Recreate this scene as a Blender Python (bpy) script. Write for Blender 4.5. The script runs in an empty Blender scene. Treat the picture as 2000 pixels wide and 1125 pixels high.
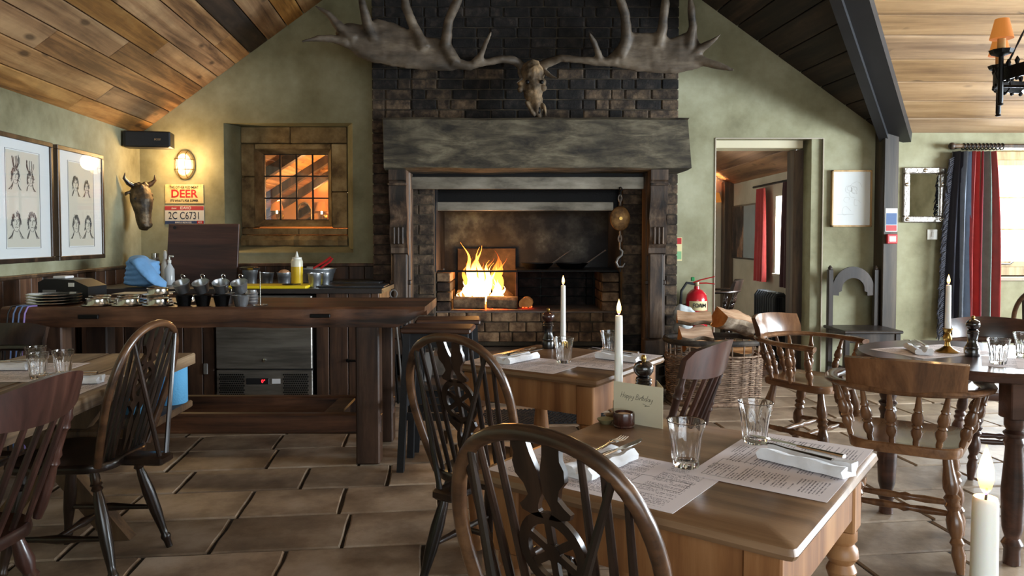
import bpy, bmesh, math, random
from mathutils import Vector, Matrix, noise
random.seed(7)
R = math.radians
SC = bpy.context.scene
COL = SC.collection

# ------------------------------------------------------------------ camera, world, light, exposure
FPX, CAMZ = 1450.0, 1.25
PITCH = math.atan(50 / FPX)
cam_data = bpy.data.cameras.new('camera')
cam = bpy.data.objects.new('camera', cam_data)
COL.objects.link(cam)
cam.location = (0, 0, CAMZ)
cam.rotation_euler = (math.pi / 2 - PITCH, 0, 0)
cam_data.sensor_width = 36
cam_data.sensor_fit = 'HORIZONTAL'
cam_data.lens = FPX / 2000 * 36
cam_data.shift_y = -50 / 2000
cam_data.clip_start = 0.02
SC.camera = cam
SC.view_settings.view_transform = 'Standard'
SC.view_settings.look = 'None'
SC.view_settings.gamma = 1
SC.view_settings.use_curve_mapping = False
SC.view_settings.exposure = 0.68

world = bpy.data.worlds.new('sky')
SC.world = world
world.use_nodes = True
wn = world.node_tree.nodes
wb = wn['Background']
wb.inputs[0].default_value = (0.86, 0.93, 1.0, 1)
wb.inputs[1].default_value = 2.2


def area_light(name, loc, rot, sx, sy, power, color):
    d = bpy.data.lights.new(name, 'AREA')
    d.shape = 'RECTANGLE'
    d.size, d.size_y, d.energy, d.color = sx, sy, power, color
    o = bpy.data.objects.new(name, d)
    COL.objects.link(o)
    o.location = loc
    o.rotation_euler = rot
    return o


def point_light(name, loc, power, color, size=0.05, parent=None):
    d = bpy.data.lights.new(name, 'POINT')
    d.energy, d.color, d.shadow_soft_size = power, color, size
    o = bpy.data.objects.new(name, d)
    COL.objects.link(o)
    o.location = loc
    if parent:
        o.parent = parent
    return o


DAY = (0.80, 0.91, 1.0)
WARM = (1.0, 0.60, 0.25)
# daylight just outside the window openings (behind the camera, far end of the wing, wing window, side-room window)
area_light('daylight_front', (1.3, -2.2, 1.55), (R(90), 0, 0), 3.4, 1.3, 45, DAY)
area_light('daylight_end', (7.35, 3.0, 1.5), (R(90), 0, R(90)), 4.4, 1.3, 800, DAY)
area_light('daylight_wing', (5.0, 6.95, 1.5), (R(90), 0, R(180)), 2.2, 1.1, 360, DAY)
area_light('daylight_annex', (3.25, 7.55, 1.35), (R(90), 0, R(90)), 0.55, 0.8, 190, DAY)


# ------------------------------------------------------------------ pixels of the photograph to directions
_F = Vector((0, math.cos(PITCH), -math.sin(PITCH)))
_U = Vector((0, math.sin(PITCH), math.cos(PITCH)))
_C = Vector((0, 0, CAMZ))


def ray(px, py):
    return _F + Vector(((px - 1000) / FPX, 0, 0)) + _U * ((512.5 - py) / FPX)


def atz(px, py, z=0.0):
    d = ray(px, py)
    return _C + d * ((z - CAMZ) / d.z)


def aty(px, py, y):
    d = ray(px, py)
    return _C + d * (y / d.y)


def proj(p):
    q = Vector(p) - _C
    zc = q.dot(_F)
    return 1000 + FPX * q.x / zc, 512.5 - FPX * q.dot(_U) / zc, zc


# ------------------------------------------------------------------ mesh collecting
def TR(x=0, y=0, z=0):
    return Matrix.Translation((x, y, z))


def RX(a): return Matrix.Rotation(R(a), 4, 'X')
def RY(a): return Matrix.Rotation(R(a), 4, 'Y')
def RZ(a): return Matrix.Rotation(R(a), 4, 'Z')


def frame_to(p0, p1):
    """matrix whose z axis runs from p0 to p1, origin at p0"""
    p0, p1 = Vector(p0), Vector(p1)
    z = (p1 - p0).normalized()
    a = Vector((0, 1, 0)) if abs(z.y) < 0.9 else Vector((1, 0, 0))
    x = a.cross(z).normalized()
    y = z.cross(x)
    m = Matrix((x, y, z)).transposed().to_4x4()
    m.translation = p0
    return m


class MB:
    def __init__(self):
        self.v, self.f = [], []

    def add(self, vs, fs, M=None):
        n = len(self.v)
        for p in vs:
            p = Vector(p)
            self.v.append(M @ p if M is not None else p)
        self.f += [tuple(i + n for i in f) for f in fs]
        return self

    def box(self, x0, x1, y0, y1, z0, z1, M=None):
        vs = [(x0, y0, z0), (x1, y0, z0), (x1, y1, z0), (x0, y1, z0), (x0, y0, z1), (x1, y0, z1), (x1, y1, z1), (x0, y1, z1)]
        return self.add(vs, [(3, 2, 1, 0), (4, 5, 6, 7), (0, 1, 5, 4), (1, 2, 6, 5), (2, 3, 7, 6), (3, 0, 4, 7)], M)

    def cbox(self, cx, cy, cz, sx, sy, sz, M=None):
        return self.box(cx - sx / 2, cx + sx / 2, cy - sy / 2, cy + sy / 2, cz - sz / 2, cz + sz / 2, M)

    def bbox(self, x0, x1, y0, y1, z0, z1, b=0.01, M=None):
        """box with its edges cut off by b"""
        vs = []
        for z, i in ((z0, b), (z0 + b, 0), (z1 - b, 0), (z1, b)):
            for (x, y, sx, sy) in ((x0, y0, 1, 1), (x1, y0, -1, 1), (x1, y1, -1, -1), (x0, y1, 1, -1)):
                vs.append((x + sx * (i + b), y + sy * i, z))
                vs.append((x + sx * i, y + sy * (i + b), z))
        fs = []
        order = [1, 0, 2, 3, 5, 4, 6, 7]
        order = [0, 2, 3, 5, 4, 6, 7, 1]
        # ring order: corner0(x-cut),corner1(x-cut),corner1(y-cut),corner2(y),corner2(x),corner3(x),corner3(y),corner0(y)
        order = [0, 2, 3, 5, 4, 6, 7, 1]
        for k in range(3):
            for j in range(8):
                a, c = order[j], order[(j + 1) % 8]
                fs.append((k * 8 + a, k * 8 + c, k * 8 + 8 + c, k * 8 + 8 + a))
        fs.append(tuple(24 + j for j in order))
        fs.append(tuple(reversed(order)))
        return self.add(vs, fs, M)

    def tube(self, pts, r, seg=8, M=None, closed=False, flat=1.0, cap=True):
        pts = [Vector(p) for p in pts]
        n = len(pts)
        rs = r if isinstance(r, (list, tuple)) else [r] * n
        vs, fs = [], []
        up = None
        for i, p in enumerate(pts):
            if closed:
                t = pts[(i + 1) % n] - pts[i - 1]
            else:
                t = pts[min(i + 1, n - 1)] - pts[max(i - 1, 0)]
            if t.length < 1e-9:
                t = Vector((0, 0, 1))
            t.normalize()
            if up is None:
                up = Vector((0, 0, 1)) if abs(t.z) < 0.9 else Vector((0, 1, 0))
            x = up.cross(t)
            if x.length < 1e-6:
                x = Vector((1, 0, 0)).cross(t)
            x.normalize()
            y = t.cross(x)
            up = y
            for j in range(seg):
                a = 2 * math.pi * j / seg
                vs.append(p + (x * math.cos(a) + y * math.sin(a) * flat) * rs[i])
        m = n if closed else n - 1
        for i in range(m):
            for j in range(seg):
                a, b = i * seg + j, i * seg + (j + 1) % seg
                c, d = ((i + 1) % n) * seg + (j + 1) % seg, ((i + 1) % n) * seg + j
                fs.append((a, b, c, d))
        if cap and not closed:
            fs.append(tuple(reversed(range(seg))))
            fs.append(tuple((n - 1) * seg + j for j in range(seg)))
        return self.add(vs, fs, M)

    def lathe(self, prof, seg=16, M=None, sx=1.0, sy=1.0, ripple=0, rip=0.0):
        """prof: list of (radius, z)"""
        vs, fs = [], []
        n = len(prof)
        for (r, z) in prof:
            for j in range(seg):
                a = 2 * math.pi * j / seg
                k = 1 + (rip * math.cos(ripple * a) if ripple else 0)
                vs.append((r * k * math.cos(a) * sx, r * k * math.sin(a) * sy, z))
        for i in range(n - 1):
            for j in range(seg):
                fs.append((i * seg + j, i * seg + (j + 1) % seg, (i + 1) * seg + (j + 1) % seg, (i + 1) * seg + j))
        if prof[0][0] > 1e-5:
            fs.append(tuple(reversed(range(seg))))
        if prof[-1][0] > 1e-5:
            fs.append(tuple((n - 1) * seg + j for j in range(seg)))
        return self.add(vs, fs, M)

    def turn(self, p0, p1, prof, seg=12):
        """turned stick from p0 to p1; prof: list of (t, radius)"""
        L = (Vector(p1) - Vector(p0)).length
        return self.lathe([(r, t * L) for t, r in prof], seg, frame_to(p0, p1))

    def prism(self, poly, d0, d1, M=None):
        """poly (a,b) in the local x-z plane, extruded along y from d0 to d1"""
        n = len(poly)
        vs = [(a, d0, b) for a, b in poly] + [(a, d1, b) for a, b in poly]
        fs = [tuple(range(n)), tuple(reversed(range(n, 2 * n)))]
        for i in range(n):
            j = (i + 1) % n
            fs.append((j, i, n + i, n + j))
        return self.add(vs, fs, M)

    def slab(self, poly, z0, z1, M=None):
        """poly (x,y) extruded along z"""
        n = len(poly)
        vs = [(a, b, z0) for a, b in poly] + [(a, b, z1) for a, b in poly]
        fs = [tuple(reversed(range(n))), tuple(range(n, 2 * n))]
        for i in range(n):
            j = (i + 1) % n
            fs.append((i, j, n + j, n + i))
        return self.add(vs, fs, M)

    def ring(self, r0, r1, d0, d1, seg=20, M=None):
        """flat annulus in the x-z plane with thickness along y"""
        vs, fs = [], []
        for j in range(seg):
            a = 2 * math.pi * j / seg
            c, s = math.cos(a), math.sin(a)
            vs += [(r0 * c, d0, r0 * s), (r1 * c, d0, r1 * s), (r1 * c, d1, r1 * s), (r0 * c, d1, r0 * s)]
        for j in range(seg):
            k = (j + 1) % seg
            for q in range(4):
                w = (q + 1) % 4
                fs.append((j * 4 + q, j * 4 + w, k * 4 + w, k * 4 + q))
        return self.add(vs, fs, M)

    def blob(self, c, r, M=None, seg=12, rings=8, amp=0.0, fr=6.0):
        c = Vector(c)
        rr = r if isinstance(r, (list, tuple)) else (r, r, r)
        vs, fs = [], []
        for i in range(rings + 1):
            th = math.pi * i / rings
            for j in range(seg):
                a = 2 * math.pi * j / seg
                d = Vector((math.sin(th) * math.cos(a), math.sin(th) * math.sin(a), math.cos(th)))
                k = 1 + (amp * noise.noise(d * fr * 0.3 + c * 9) if amp else 0)
                vs.append(c + Vector((d.x * rr[0], d.y * rr[1], d.z * rr[2])) * k)
        for i in range(rings):
            for j in range(seg):
                fs.append((i * seg + j, (i + 1) * seg + j, (i + 1) * seg + (j + 1) % seg, i * seg + (j + 1) % seg))
        return self.add(vs, fs, M)

    def mesh(self, name, smooth=40, weld=False, fix=True):
        me = bpy.data.meshes.new(name)
        me.from_pydata([tuple(p) for p in self.v], [], self.f)
        me.validate()
        if fix:
            bm = bmesh.new()
            bm.from_mesh(me)
            if weld:
                bmesh.ops.remove_doubles(bm, verts=bm.verts, dist=1e-5)
            bmesh.ops.recalc_face_normals(bm, faces=bm.faces)
            bm.to_mesh(me)
            bm.free()
        if smooth:
            me.shade_smooth()
            me.set_sharp_from_angle(angle=R(smooth))
        return me

    def build(self, name, mat, parent=None, loc=None, rz=0, smooth=40, weld=False):
        me = self.mesh(name, smooth, weld)
        me.materials.append(mat)
        return link(name, me, parent, loc, rz)


def link(name, me, parent=None, loc=None, rz=0):
    o = bpy.data.objects.new(name, me)
    COL.objects.link(o)
    if loc is not None:
        o.location = loc
    if rz:
        o.rotation_euler[2] = R(rz)
    if parent is not None:
        o.parent = parent
    return o


def organic(mb, name, mat, voxel, parent=None, loc=None, rz=0, smooth_it=4, disp=0.0, dscale=8.0):
    """fuse the collected pieces into one continuous skin"""
    me = mb.mesh(name, 0)
    o = bpy.data.objects.new(name, me)
    COL.objects.link(o)
    m = o.modifiers.new('r', 'REMESH')
    m.mode = 'VOXEL'
    m.voxel_size = voxel
    if smooth_it:
        s = o.modifiers.new('s', 'SMOOTH')
        s.iterations = smooth_it
        s.factor = 0.5
    dg = bpy.context.evaluated_depsgraph_get()
    dg.update()
    new = bpy.data.meshes.new_from_object(o.evaluated_get(dg))
    bpy.data.objects.remove(o)
    bpy.data.meshes.remove(me)
    new.name = name
    if disp:
        nrm = [v.normal.copy() for v in new.vertices]
        for v, nn in zip(new.vertices, nrm):
            v.co += nn * disp * noise.fractal(v.co * dscale, 1.0, 2.0, 3)
    new.materials.clear()
    new.materials.append(mat)
    new.shade_smooth()
    return link(name, new, parent, loc, rz)


def world_tree(o):
    from mathutils.bvhtree import BVHTree
    bpy.context.view_layer.update()
    vs, fs = [], []
    for x in [o] + list(o.children_recursive):
        if x.type == 'MESH':
            n, M = len(vs), x.matrix_world
            vs += [M @ v.co for v in x.data.vertices]
            fs += [tuple(i + n for i in p.vertices) for p in x.data.polygons]
    return BVHTree.FromPolygons(vs, fs), vs


def lowest(o):
    return min(p.z for p in world_tree(o)[1])


def settle(o, others, z_top, z_floor, step=.004):
    """lower a thing until it would touch what lies below it"""
    o.location.z = z_top
    last = z_top
    while True:
        t_, vs_ = world_tree(o)
        if min(p.z for p in vs_) < z_floor or any(t_.overlap(k) for k in others):
            break
        last = o.location.z
        o.location.z -= step
    o.location.z = last
    return world_tree(o)[0]


def tag(o, label, cat, group=None):
    o['label'], o['category'] = label, cat
    if group:
        o['group'] = group
    return o


def thing(name, label, cat, loc=(0, 0, 0), rz=0, group=None):
    o = bpy.data.objects.new(name, None)
    o.empty_display_size = 0.05
    COL.objects.link(o)
    o.location = loc
    o.rotation_euler[2] = R(rz)
    return tag(o, label, cat, group)


def struct(o):
    o['kind'] = 'structure'
    return o


def sempty(name, loc=(0, 0, 0)):
    o = bpy.data.objects.new(name, None)
    COL.objects.link(o)
    o.location = loc
    return struct(o)


def dup(root, loc, rz, label=None, group=None):
    r = root.copy()
    COL.objects.link(r)
    r.location = loc
    r.rotation_euler[2] = R(rz)
    if label:
        r['label'] = label
    if group:
        r['group'] = group
    for ch in list(root.children):
        c = ch.copy()
        COL.objects.link(c)
        c.parent = r
        for g in list(ch.children):
            d = g.copy()
            COL.objects.link(d)
            d.parent = c
    return r


def text_mesh(name, body, size, mat, parent=None, M=None, depth=0.0006, align='CENTER', shear=0.0, space=1.0, sx=1.0, bold=0.0):
    """lettering in the x-z plane facing -y, centred on the origin of M"""
    cu = bpy.data.curves.new(name, 'FONT')
    cu.body = body
    cu.size = size
    cu.align_x = align
    cu.align_y = 'CENTER'
    cu.extrude = depth
    cu.shear = shear
    cu.space_character = space
    cu.offset = bold
    cu.resolution_u = 3
    t = bpy.data.objects.new(name, cu)
    COL.objects.link(t)
    dg = bpy.context.evaluated_depsgraph_get()
    dg.update()
    me = bpy.data.meshes.new_from_object(t.evaluated_get(dg))
    bpy.data.objects.remove(t)
    bpy.data.curves.remove(cu)
    me.transform(Matrix.Diagonal((sx, 1, 1, 1)))
    me.transform(RX(90))
    if M is not None:
        me.transform(M)
    me.materials.clear()
    me.materials.append(mat)
    return link(name, me, parent)


# ------------------------------------------------------------------ materials
MAT = {}


def _new(name):
    m = bpy.data.materials.new(name)
    m.use_nodes = True
    nt = m.node_tree
    b = nt.nodes['Principled BSDF']
    MAT[name] = m
    return m, nt, b


def lin(c):
    return tuple(((x / 255 / 12.92) if x / 255 <= 0.04045 else ((x / 255 + 0.055) / 1.055) ** 2.4) for x in c) + (1,)


def node(nt, t, **kw):
    n = nt.nodes.new(t)
    for k, v in kw.items():
        if k.startswith('i_'):
            key = k[2:]
            key = int(key) if key.isdigit() else key
            n.inputs[key].default_value = v
        else:
            setattr(n, k, v)
    return n


def ramp(nt, fac, stops):
    r = nt.nodes.new('ShaderNodeValToRGB')
    e = r.color_ramp.elements
    while len(e) > 1:
        e.remove(e[-1])
    e[0].position, e[0].color = stops[0]
    for p, c in stops[1:]:
        x = e.new(p)
        x.color = c
    nt.links.new(fac, r.inputs[0])
    return r


def plain(name, c, rough=0.5, metal=0.0, spec=0.5, coat=0.0, vary=0.0, nscale=6.0, bump=0.0, bscale=40.0, trans=0.0, sheen=0.0, subsurf=0.0, stretch=(1, 1, 1)):
    m, nt, b = _new(name)
    b.inputs['Roughness'].default_value = rough
    b.inputs['Metallic'].default_value = metal
    b.inputs['Specular IOR Level'].default_value = spec
    b.inputs['Coat Weight'].default_value = coat
    b.inputs['Transmission Weight'].default_value = trans
    b.inputs['Sheen Weight'].default_value = sheen
    if subsurf:
        b.inputs['Subsurface Weight'].default_value = subsurf
        b.inputs['Subsurface Radius'].default_value = (0.02, 0.012, 0.006)
    c = lin(c)
    b.inputs['Base Color'].default_value = c
    if vary or bump:
        tc = node(nt, 'ShaderNodeTexCoord')
        mp = node(nt, 'ShaderNodeMapping')
        mp.inputs['Scale'].default_value = stretch
        nt.links.new(tc.outputs['Object'], mp.inputs[0])
    if vary:
        n = node(nt, 'ShaderNodeTexNoise', i_Scale=nscale, i_Detail=5.0, i_Roughness=0.6)
        nt.links.new(mp.outputs[0], n.inputs['Vector'])
        lo = tuple(max(0, x * (1 - vary)) for x in c[:3]) + (1,)
        hi = tuple(min(1, x * (1 + vary)) for x in c[:3]) + (1,)
        r = ramp(nt, n.outputs[0], [(0.3, lo), (0.7, hi)])
        nt.links.new(r.outputs[0], b.inputs['Base Color'])
    if bump:
        n2 = node(nt, 'ShaderNodeTexNoise', i_Scale=bscale, i_Detail=4.0)
        nt.links.new(mp.outputs[0], n2.inputs['Vector'])
        bp = node(nt, 'ShaderNodeBump', i_Strength=bump, i_Distance=0.01)
        nt.links.new(n2.outputs[0], bp.inputs['Height'])
        nt.links.new(bp.outputs[0], b.inputs['Normal'])
    return m


def wood(name, dark, mid, light, axis=0, rough=0.45, fine=14.0, stretch=0.06, rnd=0.35, knots=0.0, bump=0.15, coat=0.0, stain=0.0, spec=0.5, hue=0.0):
    """grain runs along the given object axis; the tone of each separate object differs a little"""
    m, nt, b = _new(name)
    tc = node(nt, 'ShaderNodeTexCoord')
    oi = node(nt, 'ShaderNodeObjectInfo')
    off = node(nt, 'ShaderNodeVectorMath', operation='SCALE')
    off.inputs[0].default_value = (37.0, 23.0, 11.0)
    nt.links.new(oi.outputs['Random'], off.inputs['Scale'])
    add = node(nt, 'ShaderNodeVectorMath', operation='ADD')
    nt.links.new(tc.outputs['Object'], add.inputs[0])
    nt.links.new(off.outputs[0], add.inputs[1])
    mp = node(nt, 'ShaderNodeMapping')
    s = [1.0, 1.0, 1.0]
    s[axis] = stretch
    mp.inputs['Scale'].default_value = s
    nt.links.new(add.outputs[0], mp.inputs[0])
    n1 = node(nt, 'ShaderNodeTexNoise', i_Scale=fine, i_Detail=7.0, i_Roughness=0.65, i_Distortion=0.4)
    nt.links.new(mp.outputs[0], n1.inputs['Vector'])
    r = ramp(nt, n1.outputs[0], [(0.36, lin(dark)), (0.5, lin(mid)), (0.64, lin(light))])
    out = r.outputs[0]
    if knots:
        vo = node(nt, 'ShaderNodeTexVoronoi', i_Scale=7.0)
        mk = node(nt, 'ShaderNodeMapping')
        sk = [1.0, 1.0, 1.0]
        sk[axis] = 0.45
        mk.inputs['Scale'].default_value = sk
        nt.links.new(add.outputs[0], mk.inputs[0])
        nt.links.new(mk.outputs[0], vo.inputs['Vector'])
        rk = ramp(nt, vo.outputs['Distance'], [(0.09, (1, 1, 1, 1)), (0.21, (0, 0, 0, 1))])
        n5 = node(nt, 'ShaderNodeTexNoise', i_Scale=2.3, i_Detail=2.0)
        nt.links.new(add.outputs[0], n5.inputs['Vector'])
        gate = node(nt, 'ShaderNodeMath', operation='GREATER_THAN')
        gate.inputs[1].default_value = 0.46
        nt.links.new(n5.outputs[0], gate.inputs[0])
        mulk = node(nt, 'ShaderNodeMath', operation='MULTIPLY')
        nt.links.new(rk.outputs[0], mulk.inputs[0])
        nt.links.new(gate.outputs[0], mulk.inputs[1])
        mul2 = node(nt, 'ShaderNodeMath', operation='MULTIPLY')
        mul2.inputs[1].default_value = knots
        nt.links.new(mulk.outputs[0], mul2.inputs[0])
        mx = node(nt, 'ShaderNodeMix', data_type='RGBA')
        nt.links.new(mul2.outputs[0], mx.inputs['Factor'])
        nt.links.new(out, mx.inputs['A'])
        mx.inputs['B'].default_value = tuple(x * 0.35 for x in lin(dark)[:3]) + (1,)
        out = mx.outputs['Result']
    if stain:
        n3 = node(nt, 'ShaderNodeTexNoise', i_Scale=1.6, i_Detail=5.0, i_Roughness=0.7)
        nt.links.new(add.outputs[0], n3.inputs['Vector'])
        r3 = ramp(nt, n3.outputs[0], [(0.38, (1, 1, 1, 1)), (0.62, (0, 0, 0, 1))])
        m3 = node(nt, 'ShaderNodeMath', operation='MULTIPLY')
        m3.inputs[1].default_value = stain
        nt.links.new(r3.outputs[0], m3.inputs[0])
        mx = node(nt, 'ShaderNodeMix', data_type='RGBA')
        nt.links.new(m3.outputs[0], mx.inputs['Factor'])
        nt.links.new(out, mx.inputs['A'])
        mx.inputs['B'].default_value = tuple(x * 0.5 for x in lin(dark)[:3]) + (1,)
        out = mx.outputs['Result']
    if rnd:
        hs = node(nt, 'ShaderNodeHueSaturation')
        mr = node(nt, 'ShaderNodeMapRange')
        mr.inputs['To Min'].default_value = 1 - rnd
        mr.inputs['To Max'].default_value = 1 + rnd
        nt.links.new(oi.outputs['Random'], mr.inputs['Value'])
        nt.links.new(mr.outputs[0], hs.inputs['Value'])
        if hue:
            fr = node(nt, 'ShaderNodeMath', operation='MULTIPLY')
            fr.inputs[1].default_value = 7.31
            nt.links.new(oi.outputs['Random'], fr.inputs[0])
            fr2 = node(nt, 'ShaderNodeMath', operation='FRACT')
            nt.links.new(fr.outputs[0], fr2.inputs[0])
            mr2 = node(nt, 'ShaderNodeMapRange')
            mr2.inputs['To Min'].default_value = 1 - hue
            mr2.inputs['To Max'].default_value = 1 + hue * 0.6
            nt.links.new(fr2.outputs[0], mr2.inputs['Value'])
            nt.links.new(mr2.outputs[0], hs.inputs['Saturation'])
        nt.links.new(out, hs.inputs['Color'])
        out = hs.outputs[0]
    nt.links.new(out, b.inputs['Base Color'])
    b.inputs['Roughness'].default_value = rough
    b.inputs['Coat Weight'].default_value = coat
    b.inputs['Coat Roughness'].default_value = 0.2
    b.inputs['Specular IOR Level'].default_value = spec
    if bump:
        bp = node(nt, 'ShaderNodeBump', i_Strength=bump, i_Distance=0.01)
        nt.links.new(n1.outputs[0], bp.inputs['Height'])
        nt.links.new(bp.outputs[0], b.inputs['Normal'])
    return m


def mottled(name, stops, scale=3.0, rough=0.8, rnd=0.0, bump=0.3, bscale=25.0, detail=6.0, sat=0.0, world=False, metal=0.0, spec=0.4, stretch=(1, 1, 1)):
    """patchy stone, plaster, soot: stops are (position, sRGB)"""
    m, nt, b = _new(name)
    tc = node(nt, 'ShaderNodeTexCoord')
    oi = node(nt, 'ShaderNodeObjectInfo')
    src = tc.outputs['Object']
    if world:
        ge = node(nt, 'ShaderNodeNewGeometry')
        src = ge.outputs['Position']
    mp = node(nt, 'ShaderNodeMapping')
    mp.inputs['Scale'].default_value = stretch
    if rnd:
        off = node(nt, 'ShaderNodeVectorMath', operation='SCALE')
        off.inputs[0].default_value = (37.0, 23.0, 11.0)
        nt.links.new(oi.outputs['Random'], off.inputs['Scale'])
        add = node(nt, 'ShaderNodeVectorMath', operation='ADD')
        nt.links.new(src, add.inputs[0])
        nt.links.new(off.outputs[0], add.inputs[1])
        src = add.outputs[0]
    nt.links.new(src, mp.inputs[0])
    src = mp.outputs[0]
    n1 = node(nt, 'ShaderNodeTexNoise', i_Scale=scale, i_Detail=detail, i_Roughness=0.62)
    nt.links.new(src, n1.inputs['Vector'])
    r = ramp(nt, n1.outputs[0], [(0.5 + (p - 0.5) * 0.62, lin(c)) for p, c in stops])
    out = r.outputs[0]
    if rnd:
        hs = node(nt, 'ShaderNodeHueSaturation')
        mr = node(nt, 'ShaderNodeMapRange')
        mr.inputs['To Min'].default_value = 1 - rnd
        mr.inputs['To Max'].default_value = 1 + rnd
        nt.links.new(oi.outputs['Random'], mr.inputs['Value'])
        nt.links.new(mr.outputs[0], hs.inputs['Value'])
        nt.links.new(out, hs.inputs['Color'])
        out = hs.outputs[0]
    nt.links.new(out, b.inputs['Base Color'])
    b.inputs['Roughness'].default_value = rough
    b.inputs['Metallic'].default_value = metal
    b.inputs['Specular IOR Level'].default_value = spec
    n2 = node(nt, 'ShaderNodeTexNoise', i_Scale=bscale, i_Detail=6.0, i_Roughness=0.6)
    nt.links.new(src, n2.inputs['Vector'])
    bp = node(nt, 'ShaderNodeBump', i_Strength=bump, i_Distance=0.01)
    nt.links.new(n2.outputs[0], bp.inputs['Height'])
    nt.links.new(bp.outputs[0], b.inputs['Normal'])
    return m


def emit(name, c, strength, alpha_grad=None):
    m, nt, b = _new(name)
    b.inputs['Base Color'].default_value = lin(c)
    b.inputs['Emission Color'].default_value = lin(c)
    b.inputs['Emission Strength'].default_value = strength
    return m


def clear_glass(name, tint=(1, 1, 1), rough=0.0, ior=1.45):
    m, nt, b = _new(name)
    nt.nodes.remove(b)
    g = node(nt, 'ShaderNodeBsdfGlass', i_Roughness=rough, i_IOR=ior)
    g.inputs['Color'].default_value = (*tint, 1)
    nt.links.new(g.outputs[0], nt.nodes['Material Output'].inputs[0])
    return m


def sheet_glass(name, gloss=0.06):
    m, nt, b = _new(name)
    nt.nodes.remove(b)
    t = node(nt, 'ShaderNodeBsdfTransparent')
    g = node(nt, 'ShaderNodeBsdfGlossy', i_Roughness=0.02)
    mx = node(nt, 'ShaderNodeMixShader', i_0=gloss)
    nt.links.new(t.outputs[0], mx.inputs[1])
    nt.links.new(g.outputs[0], mx.inputs[2])
    nt.links.new(mx.outputs[0], nt.nodes['Material Output'].inputs[0])
    return m


def flame_mat(name, z0, z1, strength, stops, alpha=(1.0, 1.0, 0.0)):
    """gives off light; colour and density change up its own height"""
    m, nt, b = _new(name)
    nt.nodes.remove(b)
    tc = node(nt, 'ShaderNodeTexCoord')
    sp = node(nt, 'ShaderNodeSeparateXYZ')
    nt.links.new(tc.outputs['Object'], sp.inputs[0])
    mr = node(nt, 'ShaderNodeMapRange')
    mr.inputs['From Min'].default_value = z0
    mr.inputs['From Max'].default_value = z1
    nt.links.new(sp.outputs['Z'], mr.inputs['Value'])
    r = ramp(nt, mr.outputs[0], stops)
    ra = ramp(nt, mr.outputs[0], [(0.0, (alpha[0],) * 3 + (1,)), (0.5, (alpha[1],) * 3 + (1,)), (1.0, (alpha[2],) * 3 + (1,))])
    e = node(nt, 'ShaderNodeEmission', i_Strength=strength)
    nt.links.new(r.outputs[0], e.inputs[0])
    t = node(nt, 'ShaderNodeBsdfTransparent')
    mx = node(nt, 'ShaderNodeMixShader')
    nt.links.new(ra.outputs[0], mx.inputs[0])
    nt.links.new(t.outputs[0], mx.inputs[1])
    nt.links.new(e.outputs[0], mx.inputs[2])
    nt.links.new(mx.outputs[0], nt.nodes['Material Output'].inputs[0])
    return m


def print_mat(name, paper, ink, line=70.0, fill=0.5, block=6.0):
    """paper printed with rows of small type, in blocks and columns (object x-y)"""
    m, nt, b = _new(name)
    tc = node(nt, 'ShaderNodeTexCoord')
    sp = node(nt, 'ShaderNodeSeparateXYZ')
    nt.links.new(tc.outputs['Object'], sp.inputs[0])

    def math_(op, a, bb=None):
        n = node(nt, 'ShaderNodeMath', operation=op)
        for i, q in enumerate((a, bb)):
            if q is None:
                continue
            if isinstance(q, (int, float)):
                n.inputs[i].default_value = q
            else:
                nt.links.new(q, n.inputs[i])
        return n.outputs[0]
    rows = math_('FRACT', math_('MULTIPLY', sp.outputs['Y'], line))
    on_row = math_('LESS_THAN', rows, 0.42)
    row_id = math_('FLOOR', math_('MULTIPLY', sp.outputs['Y'], line))
    cmb = node(nt, 'ShaderNodeCombineXYZ')
    nt.links.new(math_('MULTIPLY', sp.outputs['X'], 420.0), cmb.inputs[0])
    nt.links.new(math_('MULTIPLY', row_id, 3.7), cmb.inputs[1])
    n1 = node(nt, 'ShaderNodeTexNoise', i_Scale=1.0, i_Detail=1.0)
    nt.links.new(cmb.outputs[0], n1.inputs['Vector'])
    letters = math_('GREATER_THAN', n1.outputs[0], 0.47)
    cmb2 = node(nt, 'ShaderNodeCombineXYZ')
    nt.links.new(math_('FLOOR', math_('MULTIPLY', sp.outputs['X'], 14.0)), cmb2.inputs[0])
    nt.links.new(math_('FLOOR', math_('MULTIPLY', row_id, 0.999)), cmb2.inputs[1])
    wn_ = node(nt, 'ShaderNodeTexWhiteNoise', noise_dimensions='2D')
    nt.links.new(cmb2.outputs[0], wn_.inputs['Vector'])
    seg = math_('LESS_THAN', wn_.outputs['Value'], fill + 0.25)
    margin = math_('LESS_THAN', math_('ABSOLUTE', sp.outputs['X']), 0.185)
    marginy = math_('LESS_THAN', math_('ABSOLUTE', sp.outputs['Y']), 0.125)
    gap = math_('GREATER_THAN', math_('ABSOLUTE', math_('SUBTRACT', math_('FRACT', math_('MULTIPLY', sp.outputs['X'], block)), 0.5)), 0.09)
    k = math_('MULTIPLY', math_('MULTIPLY', on_row, letters), math_('MULTIPLY', seg, math_('MULTIPLY', margin, math_('MULTIPLY', marginy, gap))))
    mx = node(nt, 'ShaderNodeMix', data_type='RGBA')
    nt.links.new(k, mx.inputs['Factor'])
    mx.inputs['A'].default_value = lin(paper)
    mx.inputs['B'].default_value = lin(ink)
    nt.links.new(mx.outputs['Result'], b.inputs['Base Color'])
    b.inputs['Roughness'].default_value = 0.75
    return m


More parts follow.
